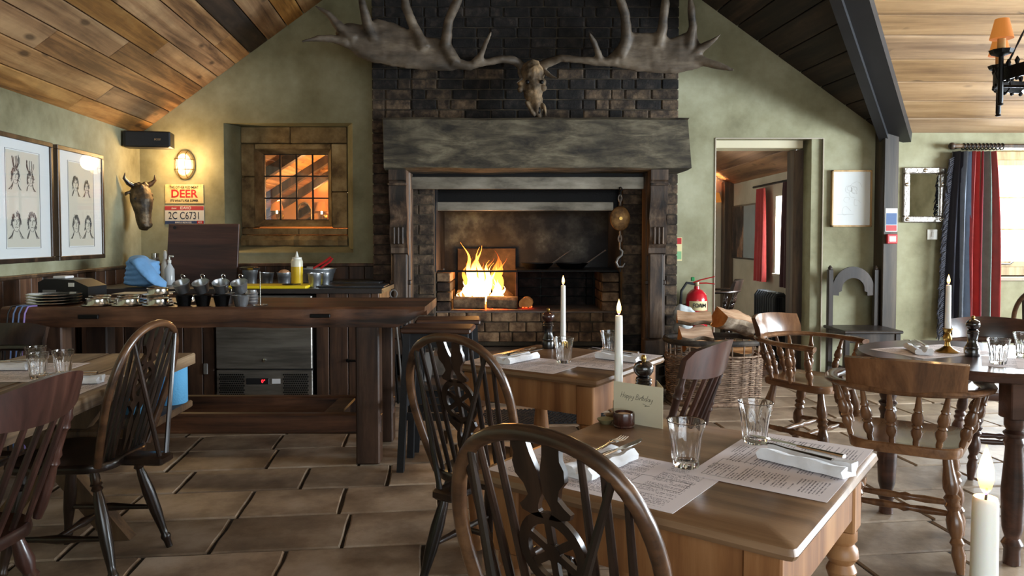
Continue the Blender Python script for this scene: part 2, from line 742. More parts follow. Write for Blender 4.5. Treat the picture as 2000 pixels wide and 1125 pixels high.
# the palette
plaster = mottled('sage_plaster', [(0.15, (100, 94, 68)), (0.5, (147, 144, 115)), (0.85, (178, 176, 149))], 1.5, 0.85, bump=0.12, bscale=9, world=True)
plaster_pale = mottled('pale_plaster', [(0.3, (170, 160, 142)), (0.7, (192, 182, 164))], 1.3, 0.9, bump=0.1, bscale=9, world=True)
plaster_warm = mottled('warm_plaster', [(0.3, (170, 120, 70)), (0.7, (200, 150, 95))], 1.3, 0.9, bump=0.1, bscale=9, world=True)
flag = mottled('flagstone', [(0.15, (92, 76, 62)), (0.45, (146, 126, 106)), (0.6, (172, 152, 130)), (0.85, (196, 180, 162))], 2.6, 0.46, rnd=0.2, bump=0.25, bscale=14)
mortar_dark = mottled('dark_joint', [(0.3, (38, 32, 27)), (0.7, (62, 53, 44))], 8, 0.95, bump=0.4)
brick_soot = mottled('sooty_brick', [(0.1, (22, 18, 16)), (0.4, (56, 46, 38)), (0.65, (92, 76, 60)), (0.9, (126, 106, 84))], 13.0, 0.9, rnd=0.3, bump=0.5, bscale=70, world=True)
brick_black = mottled('soot_black_brick', [(0.25, (10, 9, 9)), (0.55, (30, 26, 24)), (0.8, (58, 50, 44))], 13.0, 0.85, rnd=0.35, bump=0.5, bscale=70, world=True)
brick_side = mottled('umber_brick', [(0.22, (30, 24, 20)), (0.5, (66, 50, 40)), (0.8, (98, 78, 62))], 13.0, 0.9, rnd=0.35, bump=0.5, bscale=70, world=True)
fire_brick = mottled('fire_brick', [(0.1, (34, 27, 23)), (0.4, (92, 70, 52)), (0.65, (140, 112, 84)), (0.9, (166, 138, 108))], 9.0, 0.9, rnd=0.4, bump=0.35, bscale=60, world=True)
brick_joint = mottled('brick_mortar', [(0.3, (40, 35, 29)), (0.7, (84, 74, 60))], 3, 0.95, bump=0.5, world=True)
stone = mottled('old_limestone', [(0.22, (88, 70, 48)), (0.45, (134, 112, 78)), (0.65, (158, 136, 98)), (0.8, (176, 156, 118))], 5.0, 0.9, rnd=0.14, bump=0.4, bscale=22)
soot_steel = mottled('sooty_steel', [(0.15, (12, 12, 13)), (0.45, (34, 35, 36)), (0.62, (66, 70, 68)), (0.85, (126, 138, 130))], 2.6, 0.55, bump=0.15, bscale=18, metal=0.3, detail=9)
dark_steel = mottled('grimy_steel', [(0.3, (28, 28, 30)), (0.7, (70, 70, 72))], 2.0, 0.5, bump=0.08, metal=0.5)
brushed = mottled('brushed_steel', [(0.3, (120, 116, 110)), (0.7, (168, 162, 154))], 1.5, 0.38, bump=0.03, metal=0.85, stretch=(1, 1, 12))
strip_steel = mottled('smoked_steel_strip', [(0.15, (50, 45, 39)), (0.45, (118, 110, 97)), (0.75, (152, 144, 130))], 2.4, 0.42, bump=0.03, metal=0.55, stretch=(1, 1, 3))
beam_oak = wood('scorched_oak', (38, 33, 26), (82, 74, 58), (122, 113, 92), 0, 0.8, 13.0, 0.25, 0.1, 0, 0.5, stain=0.6)
jamb_oak = wood('carved_oak', (28, 21, 16), (84, 64, 49), (140, 118, 96), 2, 0.6, 9.0, 0.15, 0.1, 0, 0.4, stain=0.5)
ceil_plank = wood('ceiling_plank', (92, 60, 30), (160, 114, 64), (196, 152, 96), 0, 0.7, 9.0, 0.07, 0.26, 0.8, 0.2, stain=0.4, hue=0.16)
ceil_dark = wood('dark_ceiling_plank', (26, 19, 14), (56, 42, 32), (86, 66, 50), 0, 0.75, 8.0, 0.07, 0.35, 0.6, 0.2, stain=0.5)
ceil_pale = wood('pale_ceiling_plank', (112, 82, 50), (154, 120, 80), (180, 146, 104), 0, 0.65, 7.0, 0.06, 0.14, 0.85, 0.12, stain=0.2, hue=0.16)
ceil_annex = wood('annex_plank', (80, 54, 36), (126, 90, 62), (150, 112, 80), 0, 0.7, 8.0, 0.07, 0.2, 0.4, 0.15)
wainscot = wood('wainscot_board', (34, 22, 16), (80, 54, 38), (112, 80, 58), 2, 0.5, 8.0, 0.1, 0.35, 0.4, 0.2, stain=0.4)
bench_wood = wood('bench_wood', (38, 23, 15), (96, 61, 41), (128, 88, 62), 0, 0.45, 10.0, 0.08, 0.15, 0.3, 0.3, stain=0.45)
bench_leg = wood('bench_leg_wood', (34, 22, 16), (78, 54, 40), (104, 76, 58), 2, 0.5, 10.0, 0.1, 0.2, 0.3, 0.3, stain=0.4)
pine = wood('waxed_pine', (96, 70, 48), (128, 97, 69), (150, 119, 88), 0, 0.33, 9.0, 0.05, 0.06, 0.25, 0.08, stain=0.1)
pine_leg = wood('pine_leg_wood', (112, 70, 40), (148, 100, 60), (174, 126, 82), 2, 0.42, 9.0, 0.06, 0.06, 0.2, 0.06)
rustic = wood('rustic_plank', (70, 54, 40), (128, 104, 78), (164, 140, 110), 1, 0.55, 9.0, 0.06, 0.12, 0.5, 0.4, stain=0.3)
rustic_leg = wood('rustic_leg_wood', (60, 44, 30), (108, 82, 56), (138, 110, 78), 2, 0.6, 9.0, 0.1, 0.12, 0.2, 0.3, stain=0.3)
chair_dark = wood('dark_elm', (14, 9, 7), (34, 22, 16), (58, 40, 29), 2, 0.28, 9.0, 0.15, 0.1, 0, 0.06, coat=0.35)
hoop_wood = wood('worn_elm_hoop', (44, 28, 18), (86, 58, 38), (118, 84, 56), 0, 0.3, 9.0, 0.2, 0.1, 0, 0.06, coat=0.35)
chair_red = wood('reddish_beech', (30, 16, 12), (58, 34, 28), (82, 52, 42), 2, 0.3, 9.0, 0.15, 0.1, 0, 0.06, coat=0.3)
captain = wood('honey_elm', (72, 45, 27), (112, 76, 49), (142, 102, 69), 2, 0.26, 8.0, 0.15, 0.06, 0, 0.05, coat=0.4)
captain_seat = wood('honey_elm_seat', (82, 52, 30), (124, 86, 56), (152, 110, 74), 1, 0.22, 8.0, 0.1, 0.06, 0, 0.04, coat=0.5)
table_dark = wood('dark_table_oak', (36, 22, 18), (66, 42, 34), (92, 62, 50), 0, 0.3, 8.0, 0.08, 0.1, 0, 0.08, coat=0.25)
hall_oak = wood('black_oak', (22, 17, 15), (44, 36, 32), (66, 56, 50), 2, 0.4, 9.0, 0.12, 0.1, 0, 0.15)
post_dark = wood('dark_post', (34, 28, 22), (58, 48, 38), (82, 70, 54), 2, 0.5, 8.0, 0.08, 0.1, 0, 0.1)
valley_paint = plain('black_painted_beam', (38, 39, 42), 0.45, vary=0.2, nscale=4)
door_wood = wood('dark_door_lining', (40, 30, 22), (70, 52, 38), (104, 82, 60), 2, 0.5, 8.0, 0.08, 0.1, 0.2, 0.1)
antler_mat = mottled('weathered_antler', [(0.2, (44, 37, 30)), (0.5, (88, 76, 63)), (0.8, (132, 118, 101))], 3.2, 0.6, bump=0.35, bscale=9, stretch=(0.6, 1, 2))
skull_mat = mottled('old_bone', [(0.25, (50, 40, 30)), (0.5, (104, 86, 64)), (0.75, (170, 140, 104))], 7, 0.7, bump=0.5, bscale=26)
black_plastic = plain('black_plastic', (22, 23, 25), 0.45)
black_iron = plain('black_iron', (20, 19, 19), 0.5, metal=0.6, bump=0.2, bscale=60)
iron_grey = plain('grey_iron', (118, 114, 110), 0.45, metal=0.3, bump=0.2, bscale=60)
silver = plain('silver_plate', (206, 204, 198), 0.18, metal=1.0)
cutlery_m = plain('cutlery_steel', (200, 196, 190), 0.16, metal=1.0)
brass = plain('aged_brass', (156, 124, 66), 0.3, metal=1.0)
alu = plain('spun_aluminium', (176, 180, 184), 0.34, metal=0.9, vary=0.15, nscale=20)
candle_wax = plain('candle_wax', (236, 234, 226), 0.45, subsurf=0.3)
paper_white = plain('white_paper', (228, 226, 226), 0.8)
card_cream = plain('cream_card', (212, 202, 174), 0.8)
menu_mat = print_mat('printed_menu', (224, 214, 214), (104, 96, 100), 150.0, 0.55, 6.0)
napkin_m = plain('white_linen', (230, 230, 232), 0.9, sheen=0.3, vary=0.05, nscale=30, bump=0.15, bscale=120)
ink = plain('black_ink', (24, 22, 24), 0.8)
ink_grey = plain('grey_pencil', (84, 82, 80), 0.9)
glass = clear_glass('tumbler_glass')
pane_glass = sheet_glass('window_pane', 0.07)
frame_glass = sheet_glass('picture_glass', 0.05)
print_paper = plain('aged_print_paper', (206, 204, 190), 0.85)
mat_board = plain('white_mount', (226, 230, 230), 0.9)
picture_frame_m = wood('dark_picture_frame', (30, 22, 16), (52, 38, 28), (78, 58, 42), 2, 0.4, 9, 0.1, 0.1)
oak_frame_m = wood('pale_oak_frame', (150, 116, 70), (186, 150, 98), (206, 172, 120), 2, 0.5, 9, 0.1, 0.1)
pepper_m = wood('black_pepper_mill', (10, 8, 8), (20, 15, 15), (36, 26, 26), 2, 0.18, 8, 0.2, 0.0, coat=0.8)
walnut_m = wood('dark_walnut_turned', (34, 16, 12), (60, 30, 24), (84, 48, 38), 2, 0.25, 8, 0.2, 0.0, coat=0.5)
salt_m = plain('pink_salt', (214, 188, 168), 0.9, bump=0.6, bscale=300)
red_cloth = plain('red_velvet', (160, 44, 44), 0.85, sheen=0.6, vary=0.15, nscale=12)
navy_cloth = plain('navy_velvet', (26, 28, 44), 0.85, sheen=0.4, vary=0.2, nscale=12)
slate_cloth = plain('slate_velvet', (122, 134, 150), 0.85, sheen=0.5, vary=0.15, nscale=12)
teal_cloth = plain('sea_green_velvet', (108, 136, 130), 0.85, sheen=0.5, vary=0.15, nscale=12)
crimson_cloth = plain('crimson_velvet', (128, 28, 44), 0.85, sheen=0.5, vary=0.15, nscale=12)
maroon_cloth = plain('maroon_velvet', (60, 16, 28), 0.85, sheen=0.4)
blue_paper = plain('blue_paper_roll', (96, 168, 214), 0.85, bump=0.3, bscale=120)
blue_cloth = plain('blue_cloth', (110, 158, 204), 0.85, vary=0.1, bump=0.25, bscale=40)
ext_red = plain('extinguisher_red', (196, 24, 40), 0.3, coat=0.4)
red_plastic = plain('red_plastic', (178, 30, 34), 0.4)
cream_label = plain('cream_label', (226, 212, 160), 0.7)
green_plastic = plain('green_plastic', (30, 130, 70), 0.4)
wicker = mottled('wicker', [(0.25, (88, 68, 54)), (0.5, (134, 108, 88)), (0.75, (172, 146, 122))], 18, 0.7, rnd=0.25, bump=0.2, bscale=50)
wicker_rim = mottled('dark_basket_rim', [(0.3, (44, 38, 34)), (0.7, (84, 74, 64))], 10, 0.7, bump=0.4, bscale=40)
log_cut = wood('split_log', (128, 84, 52), (196, 150, 108), (226, 190, 152), 0, 0.8, 16.0, 0.12, 0.18, 0, 0.9, hue=0.2)
log_bark = mottled('log_bark', [(0.2, (84, 68, 54)), (0.5, (138, 120, 100)), (0.8, (176, 160, 140))], 9, 0.9, bump=0.7, bscale=24)
log_end = mottled('log_end_grain', [(0.3, (160, 96, 44)), (0.7, (198, 136, 74))], 8, 0.85, rnd=0.15, bump=0.3)
char_log = mottled('charred_log', [(0.25, (44, 32, 24)), (0.5, (104, 80, 58)), (0.75, (146, 118, 88))], 9, 0.9, rnd=0.15, bump=0.6, bscale=30)
ember = emit('glowing_ember', (255, 70, 24), 5.0)
ash_m = plain('grey_ash', (120, 108, 100), 0.95, vary=0.3, nscale=12, bump=0.4)
mirror_m = plain('mirror_glass', (236, 240, 240), 0.02, metal=1.0)
pewter = plain('hammered_pewter', (172, 166, 160), 0.28, metal=0.9, bump=0.6, bscale=34)
white_plastic = plain('white_plastic', (222, 222, 214), 0.4)
oil_m = plain('squeezy_oil', (206, 172, 40), 0.25, vary=0.1)
yellow_board = plain('yellow_board', (236, 206, 26), 0.5)
dark_board = wood('mahogany_board', (36, 20, 16), (62, 36, 28), (82, 50, 40), 0, 0.5, 9, 0.08, 0.05, 0, 0.06)
worktop_m = plain('dark_worktop', (46, 40, 38), 0.4, vary=0.2)
lead_m = plain('lead_came', (34, 34, 36), 0.6, metal=0.4)
window_wood = wood('window_oak', (150, 118, 74), (188, 158, 110), (208, 182, 138), 2, 0.55, 9, 0.08, 0.06)
shade_m = plain('amber_lampshade', (182, 104, 42), 0.8)
MAT['amber_lampshade'].node_tree.nodes['Principled BSDF'].inputs['Emission Color'].default_value = (1.0, 0.38, 0.07, 1)
MAT['amber_lampshade'].node_tree.nodes['Principled BSDF'].inputs['Emission Strength'].default_value = 0.2
bulb_m = emit('bulb_glow', (255, 226, 170), 9.0)
lamp_glass = emit('bulkhead_glass', (255, 222, 164), 4.5)
pale_metal = plain('galvanised_metal', (186, 172, 140), 0.4, metal=0.8)
rubber = plain('black_rubber', (26, 28, 32), 0.7, bump=0.2)
cord_blue = plain('blue_cable', (92, 112, 150), 0.5)
cord_violet = plain('violet_cable', (140, 118, 178), 0.5)
cord_black = plain('black_cable', (20, 20, 22), 0.5)
bronze_m = mottled('bronzed_plaster', [(0.25, (34, 27, 20)), (0.5, (78, 64, 46)), (0.78, (140, 118, 88))], 9, 0.45, bump=0.4, bscale=30, metal=0.35)
candle_flame = flame_mat('candle_flame', 0.0, 0.045, 3.2, [(0.0, (0.25, 0.2, 0.6, 1)), (0.14, (1.0, 0.4, 0.08, 1)), (0.4, (1.0, 0.66, 0.24, 1)), (0.8, (1.0, 0.72, 0.32, 1)), (1.0, (1.0, 0.42, 0.08, 1))], (0.6, 1.0, 0.75))
fire_core = flame_mat('fire_core', 0.0, 0.34, 7.0, [(0.0, (1.0, 0.5, 0.12, 1)), (0.3, (1.0, 0.78, 0.36, 1)), (0.6, (1.0, 0.6, 0.16, 1)), (1.0, (1.0, 0.26, 0.03, 1))], (1.0, 0.95, 0.35))
fire_edge = flame_mat('fire_edge', 0.0, 0.40, 3.0, [(0.0, (1.0, 0.34, 0.05, 1)), (0.5, (1.0, 0.30, 0.04, 1)), (1.0, (0.8, 0.10, 0.01, 1))], (0.75, 0.5, 0.08))

# ------------------------------------------------------------------ the room shell
YW = 6.6          # fireplace wall
KS = -0.0966      # the side walls and the roof run a little askew to it
EAVE = 2.15
SLOPE = 0.72
XL, XR = -3.30, 3.30


def xs(s, y):      # askew plan coordinate -> x
    return s + KS * (y - YW)


def roof_z(s):
    return EAVE + SLOPE * ((s - XL) if s < 0 else (XR - s))


def wall_strip(mb, x0, x1, z0, top0, top1, y0, y1):
    vs = [(x0, y0, z0), (x1, y0, z0), (x1, y0, top1), (x0, y0, top0), (x0, y1, z0), (x1, y1, z0), (x1, y1, top1), (x0, y1, top0)]
    mb.add(vs, [(0, 1, 2, 3), (5, 4, 7, 6), (1, 5, 6, 2), (4, 0, 3, 7), (3, 2, 6, 7), (0, 4, 5, 1)])


# floor: joint bed with separate flagstones
mb = MB().box(-4.2, 8.0, -2.6, 10.2, -0.2, -0.012)
floor = struct(mb.build('floor', mortar_dark))
stones = []
GA = R(6.5)
gx, gy = Vector((math.cos(GA), math.sin(GA), 0)), Vector((-math.sin(GA), math.cos(GA), 0))
v = -1.6
rng = random.Random(3)
while v < 9.6:
    h = rng.uniform(0.30, 0.38)
    u = -6.5 + rng.uniform(0, 0.4)
    while u < 9.5:
        w = rng.uniform(0.40, 0.62)
        c = gx * (u + w / 2) + gy * (v + h / 2)
        if -3.35 + KS * (c.y - YW) - 0.2 < c.x < 7.4 and -2.2 < c.y < 10 and not (c.y > 6.75 and c.x < 1.2):
            stones.append((u, v, w, h, c))
        u += w
    v += h


def flag_mesh(w, h, seed):
    r2 = random.Random(seed)
    g = 0.004
    n = []
    for (a, b, sa, sb) in ((-w / 2 + g, -h / 2 + g, 1, 1), (w / 2 - g, -h / 2 + g, -1, 1), (w / 2 - g, h / 2 - g, -1, -1), (-w / 2 + g, h / 2 - g, 1, -1)):
        j = r2.uniform(0.0, 0.006)
        n.append((a + sa * j, b + sb * r2.uniform(0, 0.006)))
    pts = []
    for i in range(4):
        p, q = n[i], n[(i + 1) % 4]
        pts.append(p)
        for t in (0.33, 0.66):
            pts.append((p[0] + (q[0] - p[0]) * t + r2.uniform(-.004, .004), p[1] + (q[1] - p[1]) * t + r2.uniform(-.004, .004)))
    m = len(pts)
    vs = [(a, b, -0.03) for a, b in pts] + [(a, b, -0.006) for a, b in pts] + [(a * 0.975, b * 0.965, 0.0) for a, b in pts]
    fs = []
    for i in range(m):
        j = (i + 1) % m
        fs += [(i, j, m + j, m + i), (m + i, m + j, 2 * m + j, 2 * m + i)]
    fs.append(tuple(2 * m + i for i in range(m)))
    return vs, fs


def seen(c):
    if c.y < 0.5:
        return False
    a, b, d = proj((c.x, c.y, 0))
    return -120 < a < 2120 and b < 1260


vis = [s for s in stones if seen(s[4])]
vis.sort(key=lambda s: s[4].y)
keep = set(id(s) for s in vis[:295])
rest = MB()
for k, s in enumerate(stones):
    u, v, w, h, c = s
    vs, fs = flag_mesh(w, h, k)
    if id(s) in keep:
        m = MB().add(vs, fs)
        o = m.build('flagstone', flag, floor, (c.x, c.y, rng.uniform(-0.003, 0.0)), 6.5, smooth=25)
    else:
        rest.add(vs, fs, TR(c.x, c.y, 0) @ RZ(6.5))
o = rest.build('flagstone_field', flag, floor, smooth=25)
o['kind'] = 'stuff'

# fireplace wall with the window niche and the doorway
NX0, NX1, NZ0, NZ1 = -2.55, -1.41, 1.10, 2.255
DX0, DX1, DZ1 = 1.80, 2.755, 2.12
mb = MB()
Y0, Y1 = YW, YW + 0.36


def gz(x):
    return roof_z(x) + 0.12


wall_strip(mb, XL - 0.3, NX0, -0.1, gz(XL) - 0.1, gz(NX0), Y0, Y1)
wall_strip(mb, NX0, NX1, -0.1, NZ0, NZ0, Y0, Y1)
wall_strip(mb, NX0, NX1, NZ1, gz(NX0), gz(NX1), Y0, Y1)
wall_strip(mb, NX1, -0.90, -0.1, gz(NX1), gz(-0.90), Y0, Y1)
wall_strip(mb, -0.90, 0, 1.9, gz(-0.90), gz(0), Y0, Y1)
wall_strip(mb, 0, 1.2, 1.9, gz(0), gz(1.2), Y0, Y1)
wall_strip(mb, 1.2, DX0, -0.1, gz(1.2), gz(DX0), Y0, Y1)
wall_strip(mb, DX0, DX1, DZ1, gz(DX0), gz(DX1), Y0, Y1)
wall_strip(mb, DX1, 3.22, -0.1, gz(DX1), gz(3.22), Y0, Y1)
wall_back = struct(mb.build('wall_back', plaster, smooth=0))

# left wall
mb = MB()
p0, p1 = (XL, YW + 0.05), (xs(XL, -2.0), -2.0)
mb.slab([(p0[0], p0[1]), (p0[0] - 0.3, p0[1]), (p1[0] - 0.3, p1[1]), p1], -0.1, EAVE + 0.1)
wall_left = struct(mb.build('wall_left', plaster, smooth=0))

# wing: wall with the curtained window, end wall, wall behind the camera
YB = 6.5
WX0, WX1, WZ0, WZ1 = 4.22, 5.75, 0.90, 2.02
mb = MB()
for (a, b, c, d) in ((3.34, WX0, -0.1, 2.4), (WX0, WX1, -0.1, WZ0), (WX0, WX1, WZ1, 2.4), (WX1, 7.3, -0.1, 2.4)):
    mb.box(a, b, YB, YB + 0.4, c, d)
wall_right = struct(mb.build('wall_right', plaster, smooth=0))
mb = MB()
for (a, b, c, d) in ((-1.4, 1.0, -0.1, 4.6), (1.0, 5.0, -0.1, 0.85), (1.0, 5.0, 2.15, 4.6), (5.0, 6.9, -0.1, 4.6)):
    mb.box(6.9, 7.25, a, b, c, d)
wall_end = struct(mb.build('wall_end', plaster, smooth=0))
mb = MB()
for (a, b, c, d) in ((-3.2, -0.5, -0.1, 4.8), (-0.5, 3.1, -0.1, 0.9), (-0.5, 3.1, 2.2, 4.8), (3.1, 7.3, -0.1, 4.8)):
    mb.box(a, b, -2.1, -1.8, c, d)
wall_front = struct(mb.build('wall_front', plaster, smooth=0))
for n, (a, b, c, d, ax, k) in enumerate(((1.0, 5.0, 0.85, 2.15, 'x', 7.1), (-0.5, 3.1, 0.9, 2.2, 'y', -1.95))):
    mb = MB()
    for i in range(6):
        q = a + (b - a) * i / 5
        if ax == 'x':
            mb.box(k - 0.04, k + 0.04, q - 0.03, q + 0.03, c, d)
        else:
            mb.box(q - 0.03, q + 0.03, k - 0.04, k + 0.04, c, d)
    for z in (c + 0.03, (c + d) / 2, d - 0.03):
        if ax == 'x':
            mb.box(k - 0.03, k + 0.03, a, b, z - 0.025, z + 0.025)
        else:
            mb.box(a, b, k - 0.03, k + 0.03, z - 0.025, z + 0.025)
    struct(mb.build('window_%d' % (n + 3), window_wood))

# ---- ceilings: every board its own piece
VX0, VY0, VA, VB = 3.36, 6.5, 0.764, 0.602      # valley: x = VX0-VA*t, y = VY0-t, z = EAVE+VB*t


def board(parent, mat, c4, nrm, th=0.02, gap=0.004):
    """c4: four points counter-clockwise on the visible face, long side first"""
    p = [Vector(q) for q in c4]
    o = (p[0] + p[1] + p[2] + p[3]) / 4
    ex = (p[1] - p[0]).normalized()
    n = Vector(nrm).normalized()
    ey = n.cross(ex)
    M = Matrix((ex, ey, n)).transposed().to_4x4()
    M.translation = o
    Mi = M.inverted()
    q = [Mi @ a for a in p]
    cy = sum(a.y for a in q) / 4
    q = [Vector((a.x - math.copysign(gap * 0.6, a.x), a.y - math.copysign(gap, a.y - cy), 0)) for a in q]
    b = 0.004
    vs = [(a.x, a.y, -th) for a in q] + [(a.x, a.y, -b) for a in q] + [(a.x - math.copysign(b, a.x), a.y - math.copysign(b, a.y), 0) for a in q]
    fs = [(0, 1, 2, 3), (8, 9, 10, 11)]
    for i in range(4):
        j = (i + 1) % 4
        fs += [(i, j, 4 + j, 4 + i), (4 + i, 4 + j, 8 + j, 8 + i)]
    m = MB().add(vs, fs)
    ob = m.build('plank', mat, parent, smooth=0)
    ob.matrix_local = M
    return ob


rng = random.Random(11)
ceil_l = MB().add([(xs(XL - .2, YW + .3), YW + .3, roof_z(XL - .2) + .04), (xs(0, YW + .3), YW + .3, roof_z(0) + .04), (xs(0, -2), -2, roof_z(0) + .04), (xs(XL - .2, -2), -2, roof_z(XL - .2) + .04)], [(0, 1, 2, 3)])
v0 = list(ceil_l.v)
ceil_l.add([p + Vector((0, 0, .12)) for p in v0], [(3, 2, 1, 0)])
ceiling_left = struct(ceil_l.build('ceiling_left', ceil_dark, smooth=0))
s = XL
nL = (SLOPE, -KS * SLOPE, -1)
jn = [rng.uniform(0, 1) for _ in range(60)]
k = 0
while s < -0.02:
    w = rng.choice((0.135, 0.15, 0.16, 0.175)) * 0.98
    e = min(s + w, 0)
    y = YW
    first = True
    while y > 0.6:
        L = rng.uniform(1.3, 3.2) if not first else rng.uniform(0.5, 3.0)
        first = False
        y2 = max(y - L, 0.5)
        # the boards towards the ridge by the chimney are darkened old timber
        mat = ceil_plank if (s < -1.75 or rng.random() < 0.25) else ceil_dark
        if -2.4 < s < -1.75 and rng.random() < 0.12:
            mat = ceil_dark
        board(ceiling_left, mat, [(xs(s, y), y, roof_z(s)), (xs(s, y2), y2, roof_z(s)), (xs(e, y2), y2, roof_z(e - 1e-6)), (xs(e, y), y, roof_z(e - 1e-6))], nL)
        y = y2
    s = e
    k += 1


def valley_y(s_):     # y where the main slope meets the valley for plan coordinate s
    # s = x - KS*(y-YW)
    t = (VX0 + KS * (YW - VY0) - s_) / (VA - KS)
    return VY0 - t


ceiling_right = sempty('ceiling_right')
s = XR
nR = (-SLOPE, KS * SLOPE, -1)
while s > 0.02:
    w = rng.choice((0.16, 0.18, 0.20, 0.22))
    e = max(s - w, 0)
    ya, yb = min(valley_y(s), YW - 0.02), min(valley_y(e), YW - 0.02)
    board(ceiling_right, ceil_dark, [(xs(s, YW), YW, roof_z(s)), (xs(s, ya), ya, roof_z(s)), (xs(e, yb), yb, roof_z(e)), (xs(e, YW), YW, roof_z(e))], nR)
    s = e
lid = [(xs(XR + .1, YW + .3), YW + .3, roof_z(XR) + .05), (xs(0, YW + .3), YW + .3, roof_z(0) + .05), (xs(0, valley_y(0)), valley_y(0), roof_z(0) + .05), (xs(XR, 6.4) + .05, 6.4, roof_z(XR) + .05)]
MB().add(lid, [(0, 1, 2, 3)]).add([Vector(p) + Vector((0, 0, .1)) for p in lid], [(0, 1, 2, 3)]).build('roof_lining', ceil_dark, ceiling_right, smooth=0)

ceiling_wing = sempty('ceiling_wing')
nW = (0, -VB, -1)
t = 0.0
YRIDGE = VY0 - 3.95
while t < 3.9:
    w = rng.choice((0.17, 0.19, 0.21))
    e = min(t + w, 3.95)
    x = 7.0
    segs = [7.0, rng.uniform(4.6, 6.2)] if rng.random() < 0.5 else [7.0]
    for j, xa in enumerate(segs):
        last = j == len(segs) - 1
        xb0 = VX0 - VA * t if last else segs[j + 1]
        xb1 = VX0 - VA * e if last else segs[j + 1]
        board(ceiling_wing, ceil_pale, [(xa, VY0 - t, EAVE + VB * t), (xb0, VY0 - t, EAVE + VB * t), (xb1, VY0 - e, EAVE + VB * e), (xa, VY0 - e, EAVE + VB * e)], nW)
    t = e
zr = EAVE + VB * 3.95
xr = VX0 - VA * 3.95
lid = [(VX0, VY0 + .2, EAVE + .0), (7.2, VY0 + .2, EAVE + .0), (7.2, YRIDGE, zr + .05), (xr, YRIDGE, zr + .05)]
MB().add(lid, [(0, 1, 2, 3)]).add([Vector(p) + Vector((0, 0, .1)) for p in lid], [(0, 1, 2, 3)]).build('roof_lining', ceil_pale, ceiling_wing, smooth=0)
lid = [(xr - .1, YRIDGE, zr + .03), (7.2, YRIDGE, zr + .03), (7.2, -2.1, zr - 2.2), (xr - .1, -2.1, zr - 0.0)]
MB().add(lid, [(0, 1, 2, 3)]).add([Vector(p) + Vector((0, 0, .1)) for p in lid], [(0, 1, 2, 3)]).build('roof_slope', ceil_pale, ceiling_wing, smooth=0)

# black painted valley beam and the dark post under it
d = Vector((-VA, -1, VB)).normalized()
A = Vector((VX0, VY0, EAVE)) + d * -0.06
B = Vector((VX0, VY0, EAVE)) + d * 4.6
side = d.cross(Vector((0, 0, 1))).normalized()
upv = side.cross(d)
mb = MB()
for (w0, w1, h0, h1) in ((-0.10, 0.10, -0.06, 0.05), (0.055, 0.13, -0.10, 0.05)):
    vs = []
    for P in (A, B):
        for (a, b) in ((w0, h0), (w1, h0), (w1, h1), (w0, h1)):
            vs.append(P + side * a + upv * b)
    mb.add(vs, [(0, 1, 2, 3), (7, 6, 5, 4), (0, 4, 5, 1), (1, 5, 6, 2), (2, 6, 7, 3), (3, 7, 4, 0)])
struct(mb.build('trim_1', valley_paint, smooth=0))
mb = MB().bbox(3.215, 3.345, 6.44, 6.72, 0, 2.2, 0.008)
struct(mb.build('trim_2', post_dark, smooth=0))
# ------------------------------------------------------------------ window_1: stone-framed niche with leaded panes
w1 = sempty('window_1')
IX0, IX1 = -2.475, -1.505
mb = MB()
mb.slab([(NX0, YW), (IX0, 6.82), (IX0, 6.96), (NX0, 6.96)], 1.14, NZ1)
mb.slab([(IX1, 6.82), (NX1, YW), (NX1, 6.96), (IX1, 6.96)], 1.14, NZ1)
vs = [(NX0, YW - .004, NZ0), (NX1, YW - .004, NZ0), (NX1, 6.9, NZ0), (NX0, 6.9, NZ0), (NX0, YW - .004, NZ0 + .01), (NX1, YW - .004, NZ0 + .01), (NX1, 6.9, 1.19), (NX0, 6.9, 1.19)]
mb.add(vs, [(3, 2, 1, 0), (4, 5, 6, 7), (0, 1, 5, 4), (1, 2, 6, 5), (2, 3, 7, 6), (3, 0, 4, 7)])
mb.build('window_reveal', plaster, w1, smooth=0)
GX0, GX1, GZ0, GZ1 = -2.30, -1.70, 1.405, 2.015
blocks = [(IX0, -2.02, 2.10, NZ1), (-2.02, IX1, 2.10, NZ1),
          (IX0, GX0 - .05, 1.80, 2.10), (IX0, GX0 - .05, 1.33, 1.80),
          (GX1 + .05, IX1, 1.66, 2.10), (GX1 + .05, IX1, 1.33, 1.66),
          (GX0 - .05, GX1 + .05, GZ1 + .03, 2.10), (IX0, -1.95, 1.265, 1.33), (-1.95, IX1, 1.265, 1.33)]
for (a, b, c, d) in blocks:
    cx, cz = (a + b) / 2, (c + d) / 2
    m = MB().bbox(a - cx + .003, b - cx - .003, -.06, .09, c - cz + .003, d - cz - .003, 0.006)
    m.build('stone_block', stone, w1, (cx, 6.86, cz))
